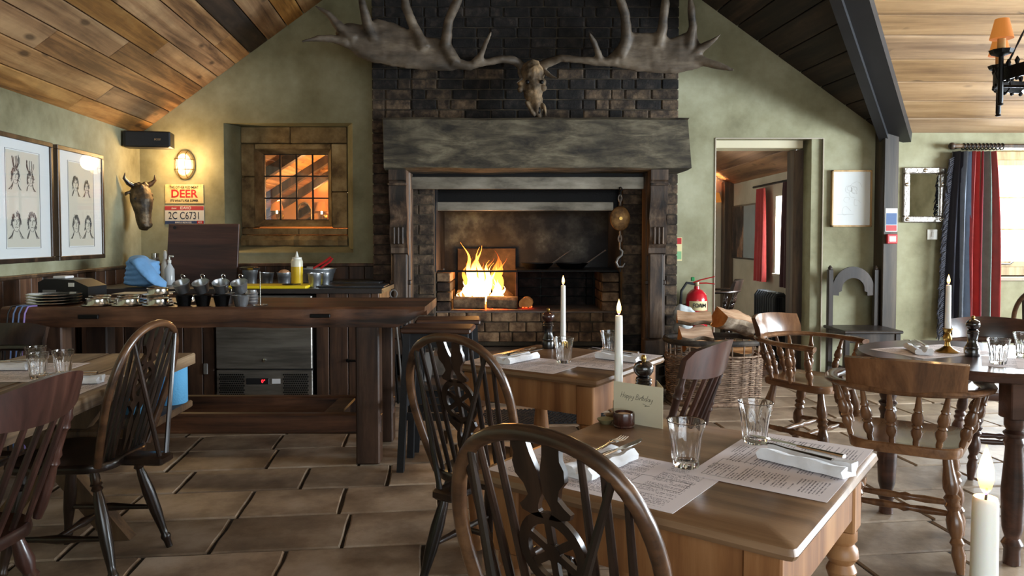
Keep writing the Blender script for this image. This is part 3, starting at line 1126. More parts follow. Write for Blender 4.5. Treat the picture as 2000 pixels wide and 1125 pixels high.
# chamfered inner frame of four stones
fr = [[(GX0 - .05, GZ0 - .06), (GX0, GZ0), (GX0, GZ1), (GX0 - .05, GZ1 + .04)], [(GX1, GZ0), (GX1 + .05, GZ0 - .06), (GX1 + .05, GZ1 + .04), (GX1, GZ1)],
      [(GX0, GZ1), (GX1, GZ1), (GX1 + .05, GZ1 + .04), (GX0 - .05, GZ1 + .04)], [(GX0 - .05, GZ0 - .06), (GX1 + .05, GZ0 - .06), (GX1, GZ0), (GX0, GZ0)]]
for q in fr:
    m = MB()
    cx, cz = (GX0 + GX1) / 2, (GZ0 + GZ1) / 2
    vs = []
    for (x, z) in q:
        inner = GX0 - .001 <= x <= GX1 + .001 and GZ0 - .001 <= z <= GZ1 + .001
        vs.append((x, 6.90 if inner else 6.80, z))
    n0 = len(vs)
    vs += [(x, 6.96, z) for x, z in q]
    m.add(vs, [(0, 1, 2, 3), (7, 6, 5, 4), (0, 4, 5, 1), (1, 5, 6, 2), (2, 6, 7, 3), (3, 7, 4, 0)])
    m.build('stone_moulding', stone, w1, smooth=0)
m = MB()
n = 24
vs, fs = [], []
rr = random.Random(5)
for i in range(n + 1):
    x = IX0 + (IX1 - IX0) * i / n
    j = rr.uniform(-.012, .012)
    vs += [(x, 6.78 + j, 1.17), (x, 6.765 + j, 1.22 + rr.uniform(-.006, .006)), (x, 6.80 + j, 1.262 + rr.uniform(-.006, .004)), (x, 6.93, 1.266), (x, 6.93, 1.17)]
for i in range(n):
    for q in range(5):
        w = (q + 1) % 5
        fs.append((i * 5 + q, i * 5 + w, i * 5 + 5 + w, i * 5 + 5 + q))
fs += [(0, 1, 2, 3, 4), tuple(n * 5 + q for q in (4, 3, 2, 1, 0))]
m.add(vs, fs).build('stone_sill', stone, w1, smooth=30)
for i in range(4):
    for j in range(3):
        a, b = GX0 + (GX1 - GX0) * i / 4, GX0 + (GX1 - GX0) * (i + 1) / 4
        c, d = GZ0 + (GZ1 - GZ0) * j / 3, GZ0 + (GZ1 - GZ0) * (j + 1) / 3
        MB().box(a + .004, b - .004, 6.918, 6.922, c + .004, d - .004).build('glass_pane', pane_glass, w1, smooth=0)
for i in range(5):
    x = GX0 + (GX1 - GX0) * i / 4
    MB().box(x - .006, x + .006, 6.908, 6.93, GZ0, GZ1).build('lead_bar', lead_m, w1, smooth=0)
for j in range(4):
    z = GZ0 + (GZ1 - GZ0) * j / 3
    MB().box(GX0, GX1, 6.906, 6.932, z - .006, z + .006).build('lead_bar', lead_m, w1, smooth=0)
# the lamp-lit room behind it
mb = MB().box(-4.6, -0.95, 10.0, 10.1, -.1, 3.6).box(-4.7, -4.6, 6.96, 10.1, -.1, 3.6).box(-0.98, -0.94, 7.4, 10.1, -.1, 3.6)
struct(mb.build('wall_window_room', plaster_warm, smooth=0))
cw = sempty('ceiling_window_room')


def wr_z(x):
    return 0.74 + 0.62 * (x + 4.6)


x = -4.6
while x < -1.0:
    e = x + 0.3
    board(cw, ceil_plank, [(x, 10.0, wr_z(x)), (x, 6.97, wr_z(x)), (e, 6.97, wr_z(e)), (e, 10.0, wr_z(e))], (0.62, 0, -1))
    x = e
for yy in (7.9, 8.9, 9.75):
    vs = []
    for (xx) in (-4.6, -1.0):
        z = wr_z(xx)
        vs += [(xx, yy - .05, z - .11), (xx, yy + .05, z - .11), (xx, yy + .05, z - .003), (xx, yy - .05, z - .003)]
    MB().add(vs, [(0, 1, 2, 3), (7, 6, 5, 4), (0, 4, 5, 1), (1, 5, 6, 2), (2, 6, 7, 3), (3, 7, 4, 0)]).build('rafter', post_dark, cw, smooth=0)


def shade_mesh(r0, r1, h):
    n_ = 20
    return MB().lathe([(r0, 0), (r1, h), (r1 - .003, h), (r0 - .003, 0), (r0, 0)], n_)


def wall_lamp(loc, label, rz=0, power=6):
    t_ = thing('wall_lamp', label, 'lamp', loc, rz, 'amber shaded wall lamps')
    MB().lathe([(0.001, 0), (.055, 0), (.05, .012), (.03, .022), (0.001, .024)], 16, RX(90)).build('wall_plate', brass, t_)
    MB().tube([(0, -.02, 0), (0, -.07, -.03), (0, -.12, -.02), (0, -.13, .03)], .008, 8).build('arm', brass, t_)
    MB().lathe([(.012, .03), (.012, .09), (.02, .10), (.02, .13), (.001, .15)], 10, TR(0, -.13, 0)).build('bulb', bulb_m, t_)
    s_ = shade_mesh(.085, .055, .12).build('shade', shade_m, t_)
    s_.location = (0, -.13, .07)
    point_light('wall_lamp_light', (0, -.13, .10), power, WARM, .03, t_)
    return t_


wall_lamp((-3.05, 9.78, 1.52), 'amber shaded wall lamp on the wall seen through the leaded window, beside the mirror', 0, 150)
wall_lamp((-2.52, 9.98, 1.52), 'amber shaded wall lamp beyond the leaded window, between mirror and rafter foot', 0, 120)
t_ = thing('added_pendant', 'small bare bulb pendant added unseen to light the room beyond the leaded window', 'lamp', (-1.95, 8.7, 1.80))  # extra bulb added out of view to brighten this room
MB().lathe([(.001, -.05), (.03, -.035), (.036, 0), (.022, .03), (.014, .05), (.001, .05)], 14).build('bulb', bulb_m, t_)
MB().tube([(0, 0, .05), (0, 0, wr_z(-1.95) - 1.80)], .004, 6).build('flex', black_iron, t_)
point_light('added_pendant_light', (0, 0, -.09), 70, (1.0, .50, .18), .05, t_)
t_ = thing('wall_mirror', 'small arched mirror on the orange wall beyond the leaded window', 'mirror', (-2.78, 9.98, 1.42))
MB().prism([(-.09, 0), (.09, 0), (.09, .2), (.05, .27), (0, .29), (-.05, .27), (-.09, .2)], -.012, 0).build('mirror_glass', mirror_m, t_, smooth=0)
MB().tube([(-.09, -.01, 0), (.09, -.01, 0), (.09, -.01, .2), (.05, -.01, .27), (0, -.01, .29), (-.05, -.01, .27), (-.09, -.01, .2)], .01, 6, closed=True).build('mirror_frame', pale_metal, t_)

# ------------------------------------------------------------------ doorway and the side room
d1 = sempty('door_1')
MB().box(2.66, 2.755, 6.62, 6.96, 0, DZ1).build('door_lining', plaster, d1, smooth=0)
MB().box(2.57, 2.66, 6.80, 6.96, 0, DZ1 - .08).build('door_stop', door_wood, d1, smooth=0)
MB().box(DX0, 2.62, 6.72, 6.96, DZ1 - .07, DZ1 - .002).build('door_head', card_cream, d1, smooth=0)
MB().bbox(DX0, 2.62, 6.62, 6.96, 0.0, .055, .006).build('threshold', wainscot, d1, smooth=0)
mb = MB()
for pts in ([(DX0, 0), (DX0, DZ1)], [(DX1, 0), (DX1, DZ1)]):
    mb.tube([(p[0], YW - .002, p[1]) for p in pts], .007, 6)
mb.tube([(DX0, YW - .002, DZ1), (DX1, YW - .002, DZ1)], .007, 6)
mb.build('edge_bead', plaster_pale, d1)
AX = 2.82
mb = MB()
for (a, b, c, d) in ((6.96, 7.35, -.1, 2.0), (7.35, 7.95, -.1, .86), (7.35, 7.95, 1.68, 2.0), (7.95, 9.7, -.1, 2.0)):
    mb.box(AX, AX + .3, a, b, c, d)
mb.box(1.0, AX + .3, 9.6, 9.75, -.1, 3.8)
mb.box(0.9, 1.0, 7.3, 9.75, -.1, 3.8)
struct(mb.build('wall_annex', plaster_pale, smooth=0))
ca = sempty('ceiling_annex')
x = AX + .02
while x > 1.1:
    e = x - .27
    za, zb = 1.92 + .55 * (AX - x), 1.92 + .55 * (AX - e)
    board(ca, ceil_annex, [(x, 9.6, za), (x, 6.97, za), (e, 6.97, zb), (e, 9.6, zb)], (-.55, 0, -1))
    x = e
struct(MB().bbox(2.70, 2.82, 9.46, 9.6, 0, 1.95, .006).build('trim_3', door_wood))
w2 = sempty('window_2')
mb = MB()
for (a, b, c, d) in ((7.35, 7.39, .86, 1.68), (7.91, 7.95, .86, 1.68), (7.63, 7.67, .86, 1.68)):
    mb.box(AX + .2, AX + .25, a, b, c, d)
for z in (.86, 1.64):
    mb.box(AX + .2, AX + .25, 7.35, 7.95, z, z + .04)
mb.build('window_frame', window_wood, w2, smooth=0)
MB().box(AX + .222, AX + .226, 7.39, 7.91, .9, 1.64).build('glass_pane', pane_glass, w2, smooth=0)
MB().box(AX - .03, AX + .2, 7.33, 7.97, .835, .86).build('window_sill', plaster_pale, w2, smooth=0)


def curtain_mesh(width, z0, z1, folds, depth, seed=0, pinch=0.75):
    """wavy hanging cloth along local x"""
    n_, m_ = folds * 8, 14
    vs, fs = [], []
    r_ = random.Random(seed)
    ph = [r_.uniform(-.5, .5) for _ in range(folds + 2)]
    for side in (0, 1):
        for i in range(m_ + 1):
            tz = i / m_
            for j in range(n_ + 1):
                u_ = j / n_
                k_ = 1 - (1 - pinch) * tz ** 3
                xx = (u_ - .5) * width * k_ + .006 * math.sin(tz * 5 + j * .3)
                f_ = u_ * folds
                yy = depth * math.sin(2 * math.pi * f_ + ph[int(f_)] * (1 - tz)) * (0.55 + .45 * (1 - tz)) + (side - .5) * .006
                vs.append((xx, yy, z0 + (z1 - z0) * tz))
    N = (m_ + 1) * (n_ + 1)
    for side in (0, 1):
        for i in range(m_):
            for j in range(n_):
                a = side * N + i * (n_ + 1) + j
                fs.append((a, a + 1, a + n_ + 2, a + n_ + 1))
    for j in range(n_):
        for i in (0, m_):
            a = i * (n_ + 1) + j
            fs.append((a, a + 1, a + 1 + N, a + N))
    for i in range(m_):
        for j in (0, n_):
            a = i * (n_ + 1) + j
            fs.append((a, a + n_ + 1, a + n_ + 1 + N, a + N))
    return MB().add(vs, fs)


tag(curtain_mesh(.36, .76, 1.78, 4, .03, 1).build('curtain', red_cloth, None, (AX - .08, 8.2, 0), 90), 'coral red short curtain hanging in the side room doorway view', 'curtain')
tag(curtain_mesh(.42, .74, 1.80, 4, .03, 2).build('curtain', maroon_cloth, None, (AX - .08, 7.36, 0), 90), 'dark maroon curtain hanging in the side room near the door lining', 'curtain')
tag(MB().tube([(AX - .08, 7.1, 1.81), (AX - .08, 8.45, 1.81)], .012, 8).build('curtain_rod', black_iron), 'thin black curtain rod over the side room window', 'curtain rod')
t_ = thing('framed_picture', 'unglazed brown and pale blue picture on the side room wall', 'picture', (AX - .001, 8.98, 1.31), -90)
MB().box(-.46, .46, -.025, 0, -.33, .33).build('frame', picture_frame_m, t_, smooth=0)
MB().box(-.44, .02, -.028, -.024, -.31, .31).build('canvas', mottled('brown_canvas', [(.3, (30, 26, 26)), (.5, (74, 62, 56)), (.65, (150, 110, 84)), (.8, (170, 168, 160))], 5, .7, bump=.05, stretch=(1, 1, .4)), t_, smooth=0)
MB().box(.02, .44, -.028, -.024, -.31, .31).build('mount', plain('grey_blue_card', (138, 144, 146), .7, vary=.1, nscale=3), t_, smooth=0)
t_ = thing('radiator', 'black cast column radiator below the side room window', 'radiator', (2.60, 7.35, 0))
for k in range(9):
    yy = k * .066
    MB().tube([(0, yy, .12), (0, yy, .64), (.02, yy, .67), (.09, yy, .67), (.11, yy, .64), (.11, yy, .12), (.09, yy, .09), (.02, yy, .09)], .025, 8, closed=True).build('column', rubber, t_)
MB().tube([(.055, -.03, .14), (.055, .56, .14)], .02, 8).tube([(.055, 0, 0), (.055, 0, .14)], .02, 8).tube([(.055, .53, 0), (.055, .53, .14)], .02, 8).build('pipe', rubber, t_)
wall_lamp((2.58, 9.6, 1.62), 'amber shaded wall lamp on the side room corner beside the timber post', 0, 45)

# ------------------------------------------------------------------ fireplace
YF = 6.2
BX0, BX1 = -1.165, 1.385
fire = thing('fireplace', 'great sooty brick fireplace with heavy oak mantel beam and carved jambs', 'fireplace', (0, 0, 0))


def fbuild(mb_, name, mat, smooth=0, parent=fire):
    return mb_.build(name, mat, parent, smooth=smooth)


OX0, OX1 = -.66, .935
m = MB()
m.box(BX0 + .01, BX1 - .01, YF + .012, YW + .02, 1.72, 4.6)
m.box(BX0 + .01, -.865, YF + .012, 7.3, 0, 1.72).box(-.865, OX0, YF + .09, 7.3, 0, 1.72)
m.box(1.12, BX1 - .01, YF + .012, 7.3, 0, 1.72).box(OX1, 1.12, YF + .09, 7.3, 0, 1.72)
m.box(OX0, OX1, 6.452, 7.3, 0.30, .597)
m.box(OX0, OX1, 6.55, 7.3, 0, .30)
fbuild(m, 'mortar_core', brick_joint)
BR = MB().bbox(-.5, .5, -.5, .5, -.5, .5, .055).mesh('brick', 0)
BRM = {}
for mt in (brick_soot, brick_black, brick_side, fire_brick):
    c = BR.copy()
    c.materials.append(mt)
    BRM[mt.name] = c
rb = random.Random(21)
NB = 0


def brick(parent, mt, x0, x1, y0, z0, z1, depth=.1, face='y'):
    global NB
    if z0 > 3.12 or (depth == .06 and z0 < .35) or (parent.name.startswith('pier') and z0 < .28) or (mt is brick_black and y0 > 7):
        far_bricks.bbox(x0 + .004, x1 - .004, y0, y0 + depth, z0 + .004, z1 - .004, .004)
        return None
    NB += 1
    o = bpy.data.objects.new('brick', BRM[mt.name])
    COL.objects.link(o)
    o.parent = parent
    j = .008
    cx, cz = (x0 + x1) / 2, (z0 + z1) / 2
    if face == 'y':
        o.location = (cx, y0 + depth / 2 + rb.uniform(-.004, .004), cz)
        o.scale = (x1 - x0 - j, depth, z1 - z0 - j)
    else:
        o.location = (y0 + rb.uniform(-.003, .003), cx, cz)
        o.scale = (depth, x1 - x0 - j, z1 - z0 - j)
    o.rotation_euler = (0, rb.uniform(-.008, .008), rb.uniform(-.006, .006))
    return o


CH = .0845
far_bricks = MB()
breast = fbuild(MB().box(BX0 + .03, BX1 - .03, YF + .05, YF + .06, 2.2, 2.3), 'breast_backing', brick_joint)
row = 0
z = 2.135
while z < 3.42:
    x = BX0
    hdr = row % 2
    first = True
    while x < BX1 - .01:
        L = rb.choice((.225, .215, .22, .11)) if not (first and hdr) else .11
        first = False
        e = x + L
        if BX1 - e < .07:
            e = BX1
        cx = (x + e) / 2
        r_ = abs(cx - .11) / 1.27
        sootp = (z - 2.25) * 1.15 + (1 - r_) * .7
        mt = brick_black if rb.random() < sootp else brick_soot
        brick(breast, mt, x, e, YF, z, z + CH)
        x = e
    z += CH
    row += 1
jambs_l = fbuild(MB().box(BX0 + .03, BX0 + .1, YF + .05, YF + .06, .2, .3), 'pier_backing', brick_joint)
z, row = 0.0, 0
while z < 2.12:
    e = BX0 + (.165 if row % 2 else .19)
    brick(jambs_l, brick_side, BX0, e, YF, z, z + CH)
    brick(jambs_l, brick_soot, BX1 - (.115 if row % 2 else .10), BX1, YF, z, z + CH)
    if .1 < z < 1.62:
        s0 = OX0 - .20
        cut = s0 + (.07 if row % 2 else .2)
        brick(jambs_l, brick_soot, s0, cut, YF + .07, z, z + CH, .06) if row % 2 else None
        brick(jambs_l, brick_soot, cut if row % 2 else s0, OX0, YF + .07, z, z + CH, .06)
        brick(jambs_l, brick_soot, OX1, OX1 + .18, YF + .07, z, z + CH, .06)
    z += CH
    row += 1
# pier cheeks in front of which the inner bricks sit
fbuild(MB().box(OX0 - .21, OX0 - .002, YF + .082, YF + .14, 0, 1.72), 'cheek_core', brick_joint)
fbuild(MB().box(OX1 + .002, OX1 + .19, YF + .082, YF + .14, 0, 1.72), 'cheek_core', brick_joint)
hearth_base = fbuild(MB().box(OX0 + .05, OX1 - .05, 6.50, 6.51, .4, .5), 'base_backing', brick_joint)
for k in range(3):
    x = OX0
    zz = .335 + k * .087
    first = True
    while x < OX1 - .01:
        L = rb.choice((.21, .22, .15, .11)) if not (first and k % 2) else .12
        first = False
        e = x + L
        if OX1 - e < .06:
            e = OX1
        brick(hearth_base, fire_brick, x, e, 6.43, zz, zz + .087, .08)
        x = e
for k in range(4):
    zz = .60 + k * .085
    brick(hearth_base, fire_brick if k % 2 else brick_side, OX0, OX0 + .13, 6.44, zz, zz + .085, .55)
    brick(hearth_base, fire_brick, OX1 - .155, OX1, 6.44, zz, zz + .085, .11)
    brick(hearth_base, fire_brick, 6.55, 6.77, OX1 - .105, zz, zz + .085, .10, face='x')
    brick(hearth_base, fire_brick, 6.77, 6.99, OX1 - .105, zz, zz + .085, .10, face='x')
for k in range(4):
    x = .06
    while x < OX1 - .2:
        e = min(x + .215, OX1 - .16)
        brick(hearth_base, brick_black, x, e, 7.05, .60 + k * .085, .685 + k * .085, .08)
        x = e
fbuild(MB().box(OX0, OX1, 6.42, 7.25, .594, .602), 'hearth_top', ash_m)
fbuild(MB().box(OX0 + .01, OX1 - .01, 7.15, 7.17, .6, 2.1), 'fireback', soot_steel)
fbuild(MB().bbox(OX0 + .14, .035, 7.08, 7.11, .602, 1.14, .004), 'fire_plate', mottled('rusty_plate', [(.3, (44, 36, 32)), (.6, (78, 64, 54)), (.8, (108, 88, 72))], 4, .8, bump=.3))
fbuild(MB().bbox(.03, .05, 6.62, 7.08, .602, .94, .003), 'dividing_plate', mottled('scorched_plate', [(.3, (40, 24, 18)), (.6, (92, 54, 38)), (.8, (120, 76, 54))], 8, .8, bump=.5))
fbuild(MB().box(OX0, OX0 + .012, 6.35, 7.16, .95, 1.72), 'side_plate', dark_steel)
fbuild(MB().box(OX1 - .012, OX1, 6.35, 7.16, .95, 1.72), 'side_plate', dark_steel)
fbuild(MB().bbox(.04, OX1 - .002, 6.45, 7.14, .945, .958, .003), 'griddle_shelf', black_iron)
fbuild(MB().bbox(OX0 + .002, .04, 6.45, 6.475, .942, .958, .003), 'shelf_bar', black_iron)
fbuild(MB().bbox(-.835, 1.10, 6.14, 6.17, 1.642, 1.745, .004), 'steel_strip', strip_steel)
fbuild(MB().bbox(OX0, OX1 - .05, 6.48, 6.51, 1.475, 1.555, .004), 'steel_strip', strip_steel)
fbuild(MB().box(OX0, OX1, 6.52, 6.54, 1.47, 2.1).box(-.86, 1.12, 6.18, 6.52, 1.746, 1.78), 'dark_void_panel', black_iron)  # black panels standing in for the unlit void between the strips
fbuild(MB().bbox(-.90, 1.17, 5.98, 6.55, .0, .285, .02), 'hearth_ledge', mottled('hearth_stone', [(.3, (74, 66, 58)), (.7, (118, 106, 94))], 3, .8))
fbuild(MB().bbox(-.95, 1.12, 5.55, 5.99, .0, .13, .015), 'hearth_slab', mottled('dark_hearth', [(.3, (36, 32, 30)), (.7, (70, 62, 56))], 3, .75))
# mantel beam, rough at both ends
m = MB()
vs, fs = [], []
n = 40
rr = random.Random(9)
X0, X1 = -1.005, 1.395
ring_ = [(5.85, 1.79), (5.85, 2.165), (5.875, 2.185), (6.205, 2.18), (6.205, 1.775), (5.90, 1.775)]
for i in range(n + 1):
    x = X0 + (X1 - X0) * i / n
    for (y, zz) in ring_:
        dx = rr.uniform(-.02, .02) if i in (0, n) else 0
        vs.append((x + dx, y + .012 * noise.noise(Vector((x * 3, zz * 8, 1))), zz + .014 * noise.noise(Vector((x * 2.2, y * 5, 4)))))
q = len(ring_)
for i in range(n):
    for j in range(q):
        w = (j + 1) % q
        fs.append((i * q + j, i * q + w, i * q + q + w, i * q + q + j))
fs += [tuple(reversed(range(q))), tuple(n * q + j for j in range(q))]
m.add(vs, fs)
fbuild(m, 'mantel_beam', beam_oak, 25)


def jamb(x0, x1):
    m = MB().bbox(x0, x1, 6.03, 6.22, .285, 1.78, .012)
    m.bbox(x0 - .006, x1 + .006, 6.015, 6.1, .86, .90, .008)
    m.bbox(x0 - .012, x1 + .012, 6.0, 6.15, .285, .42, .012)
    m.bbox(x0 + .02, x1 - .02, 5.99, 6.05, .42, 1.12, .012)
    c0, c1 = x0 + .012, x1 - .012
    prof = [(6.04, 1.78), (5.87, 1.78), (5.87, 1.70), (5.885, 1.685), (5.875, 1.62), (5.885, 1.54), (5.925, 1.46), (5.945, 1.40), (5.915, 1.34), (5.905, 1.27), (5.93, 1.20), (5.965, 1.16), (5.965, 1.12), (6.04, 1.09)]
    vs = [(c0, a, b) for a, b in prof] + [(c1, a, b) for a, b in prof]
    k = len(prof)
    f_ = [tuple(range(k)), tuple(reversed(range(k, 2 * k)))] + [((i + 1) % k, i, k + i, k + (i + 1) % k) for i in range(k)]
    m.add(vs, f_)
    ob = fbuild(m, 'carved_jamb', jamb_oak, 30)
    w = (x1 - x0 - .06) / 3
    for i in range(3):
        MB().bbox(x0 + .03 + i * w + .008, x0 + .03 + (i + 1) * w - .008, 5.895, 5.95, 1.19, 1.33, .006).build('carved_rib', jamb_oak, ob, smooth=30)
    MB().bbox(x0 + .004, x1 - .004, 5.86, 5.90, 1.655, 1.675, .006).build('carved_band', jamb_oak, ob, smooth=30)


jamb(-.985, -.825)
jamb(1.085, 1.245)
o = far_bricks.build('hidden_bricks', brick_black, fire, smooth=0)
o['kind'] = 'stuff'


# fire: logs, embers and tongues of flame
def log_mesh(L, r, seed, split=None, seg=12, mats=None):
    r_ = random.Random(seed)
    vs, fs = [], []
    n_ = 8
    for i in range(n_ + 1):
        x_ = -L / 2 + L * i / n_
        for j in range(seg):
            a = 2 * math.pi * j / seg
            k_ = 1 + .10 * noise.noise(Vector((x_ * 5, math.cos(a) * 1.5 + seed, math.sin(a) * 1.5)))
            y_, z_ = r * k_ * math.cos(a), r * k_ * math.sin(a)
            if split is not None:
                for (nx, nz, d_) in split:
                    dd = y_ * nx + z_ * nz - d_ * r
                    if dd > 0:
                        y_ -= nx * dd
                        z_ -= nz * dd
            vs.append((x_, y_, z_))
    for i in range(n_):
        for j in range(seg):
            w_ = (j + 1) % seg
            fs.append((i * seg + j, i * seg + w_, (i + 1) * seg + w_, (i + 1) * seg + j))
    fs += [tuple(reversed(range(seg))), tuple(n_ * seg + j for j in range(seg))]
    return MB().add(vs, fs)


def log(name, label, L, r, seed, loc, rot, mat, split=None, cat='log', group=None):
    o = log_mesh(L, r, seed, split).build(name, mat, smooth=35)
    o.location = loc
    o.rotation_euler = tuple(R(a) for a in rot)
    return tag(o, label, cat, group)


log('fire_log', 'short charred log lying along the hearth edge under the low flames', .275, .062, 1, (-.375, 6.53, .664), (0, 1, 2), char_log, [(0, -1, .78)])
log('fire_log', 'pale scorched log lying along the hearth edge beside the glowing gap', .27, .066, 2, (-.085, 6.53, .675), (10, 1, -2), char_log, [(0, -1, .8), (0, 1, .7)])
log('fire_log', 'burning log leaning up the back of the fire, glowing end down', .38, .05, 3, (-.16, 6.88, .80), (0, 42, 8), char_log)
log('fire_log', 'split log with a brown sawn end at the outer side of the fire', .2, .055, 4, (.125, 6.54, .665), (0, 0, 84), log_end, [(0, -1, .5)])
log('fire_log', 'burning log behind the short charred log at the foot of the flames', .36, .06, 5, (-.32, 6.74, .695), (0, 5, -8), char_log)
m = MB()
rr = random.Random(4)
for k in range(26):
    q_ = rr.uniform(.008, .016)
    m.blob((rr.uniform(-.48, .0), rr.uniform(6.625, 6.645), .6035 + q_ * 1.3), q_, seg=7, rings=5, amp=.3)
for k in range(6):
    m.blob((-.2285, 6.50 + .004 * k, .613 + k * .012), .0065, seg=7, rings=5, amp=.3)
for k in range(8):
    m.blob((.145 + rr.uniform(-.05, .03), 6.68 + rr.uniform(-.02, .05), .622), rr.uniform(.010, .013), seg=7, rings=5, amp=.3)
e_ = tag(m.build('ember_bed', ember, smooth=60), 'glowing orange embers between the burning logs', 'embers')
e_['kind'] = 'stuff'
fl = thing('fire_flames', 'bright yellow orange flames rising from the burning logs', 'fire', (-.25, 6.68, .68))


def tongue(x, y, z, h, w, lean, seed, mat, curl=.03):
    n_ = 12
    pts, rs = [], []
    ph = random.Random(seed).uniform(0, 6)
    for i in range(n_ + 1):
        t_ = i / n_
        pts.append((x + lean * t_ ** 1.4 + curl * math.sin(t_ * 7 + ph) * t_, y + .015 * math.sin(t_ * 5 + ph), z + h * t_))
        rs.append(max(.0008, w * (math.sin(math.pi * min(1, t_ * .82 + .16)) ** 1.1) * (1 - t_ ** 2.2)))
    return MB().tube(pts, rs, 10, flat=.55).build('flame', mat, fl, smooth=80)


rf = random.Random(17)
for k in range(30):
    u = rf.gauss(0, .42)
    u = max(-1, min(1, u))
    x = .0 + u * .20
    h = (.36 - .26 * abs(u + .12)) * rf.uniform(.45, 1.15)
    tongue(x, rf.uniform(-.07, .05), rf.uniform(-.05, .02), max(.07, h), rf.uniform(.016, .034), rf.uniform(-.05, .07), k, fire_core, rf.uniform(.015, .04))
for (x, z, h, w, l, s_) in ((-.10, .05, .44, .034, .05, 51), (-.03, .06, .42, .03, -.02, 52), (-.13, .16, .36, .02, -.05, 53), (.02, .06, .30, .03, .03, 54), (-.22, -.03, .15, .016, .06, 55), (-.215, -.03, .10, .012, -.01, 56)):
    tongue(x, -.02, z, h, w, l, s_, fire_core, .035)
for k in range(14):
    u = rf.uniform(-.9, .9)
    tongue(u * .2, rf.uniform(.03, .08), rf.uniform(.0, .12), rf.uniform(.18, .42), rf.uniform(.02, .045), rf.uniform(-.05, .06), 80 + k, fire_edge, .04)
point_light('fire_light', (-.2, 6.70, 1.0), 11, (1.0, .42, .12), .12)

# pans on the griddle shelf
pan = thing('frying_pan', 'black iron skillet standing on the griddle shelf nearer the flames', 'frying pan', (.23, 6.78, .9585), 16)
MB().lathe([(.001, 0), (.10, 0), (.145, .045), (.149, .052), (.143, .052), (.10, .006), (.001, .006)], 24).build('pan_bowl', black_iron, pan)
MB().tube([(.13, 0, .03), (.16, 0, .055), (.28, 0, .135), (.33, 0, .165)], [.016, .014, .011, .014], 8, flat=.6).build('handle', iron_grey, pan)
dup(pan, (.548, 6.80, .9585), 14, 'black iron skillet standing on the griddle shelf under the hanging pulley')

# pulley block, chain and hook
pb = thing('pulley_block', 'round brass-coloured pulley block hanging by a hook over the hearth', 'pulley', (.885, 6.09, 1.40))
MB().lathe([(.001, -.03), (.06, -.03), (.078, -.02), (.082, 0), (.078, .02), (.06, .03), (.001, .03)], 28, RX(90) @ Matrix.Diagonal((1, 1.25, 1, 1))).build('pulley_cheek', mottled('rusty_brass', [(.3, (94, 66, 36)), (.6, (142, 106, 62)), (.8, (164, 128, 80))], 14, .55, metal=.4), pb)
MB().lathe([(.001, -.045), (.014, -.045), (.014, .045), (.001, .045)], 10, RX(90)).build('axle', brass, pb)


def link_pts(cz, h, w, turn):
    out = []
    for j in range(14):
        a = 2 * math.pi * j / 14
        p = (w * math.cos(a), h * math.sin(a))
        out.append((p[0], 0, cz + p[1]) if turn else (0, p[0], cz + p[1]))
    return out


for k, zz in enumerate((.13, .165)):
    MB().tube(link_pts(zz, .028, .014, k % 2), .006, 6, closed=True).build('chain_link', iron_grey, pb)
MB().tube([(0, 0, .185), (0, 0, .215), (.02, 0, .235), (.005, 0, .255), (-.01, 0, .25)], .006, 6).tube([(0, 0, .20), (0, .025, .225), (0, .042, .25)], .004, 6).build('top_hook', black_iron, pb)
for k, zz in enumerate((-.125, -.165, -.205)):
    MB().tube(link_pts(zz, .028, .013, k % 2), .006, 6, closed=True).build('chain_link', iron_grey, pb)
MB().tube([(0, 0, -.225), (0, 0, -.25), (.02, 0, -.27), (.015, 0, -.30), (-.015, 0, -.325), (-.03, 0, -.36), (-.012, 0, -.395), (.022, 0, -.395), (.042, 0, -.365)], [.007, .008, .009, .009, .010, .010, .010, .008, .003], 8).build('hook', iron_grey, pb)

# ------------------------------------------------------------------ giant deer skull and antlers over the mantel
AY = 5.98
an = thing('antlered_skull', 'huge palmate deer antlers with skull hung on the chimney breast', 'antlers', (.18, YF, 2.55))
AO = Vector((.18, YF, 2.55))


def zp(zx, zy, y):        # point read in the photograph's chimney-top view
    return aty(580 + zx / 2.3256, zy / 2.3256, y) - AO


def palm_y(zx):
    return 6.02 - .16 * abs(zx - 1060) / 1000


def antler(palm, beam, tines):
    m = MB()
    ps = [zp(a, b, palm_y(a)) for a, b in palm]
    n_ = len(ps)
    cen = sum(ps, Vector()) / n_
    vs = []
    for th, k_ in ((-.006, 1.0), (-.03, .86), (-.036, .45)):
        for p in ps:
            q_ = cen + (p - cen) * k_
            vs.append(q_ + Vector((0, th, 0)))
    for th, k_ in ((.036, .45), (.03, .86), (.006, 1.0)):
        for p in ps:
            q_ = cen + (p - cen) * k_
            vs.append(q_ + Vector((0, th, 0)))
    fs = []
    for l_ in range(6):
        for i in range(n_):
            j = (i + 1) % n_
            a, b = l_ * n_, ((l_ + 1) % 6) * n_
            fs.append((a + i, a + j, b + j, b + i))
    fs2 = [f for k2, f in enumerate(fs) if not (2 * n_ <= k2 < 3 * n_)]
    fs2 += [tuple(2 * n_ + i for i in range(n_)), tuple(3 * n_ + i for i in reversed(range(n_)))]
    m.add(vs, fs2)
    m.tube([zp(a, b, y) for a, b, y, r in beam], [r for *_, r in beam], 10)
    for tn in tines:
        m.tube([zp(a, b, y) for a, b, y, r in tn], [r for *_, r in tn], 10)
    return organic(m, 'antler', antler_mat, .0115, an, smooth_it=4, disp=.006, dscale=9)


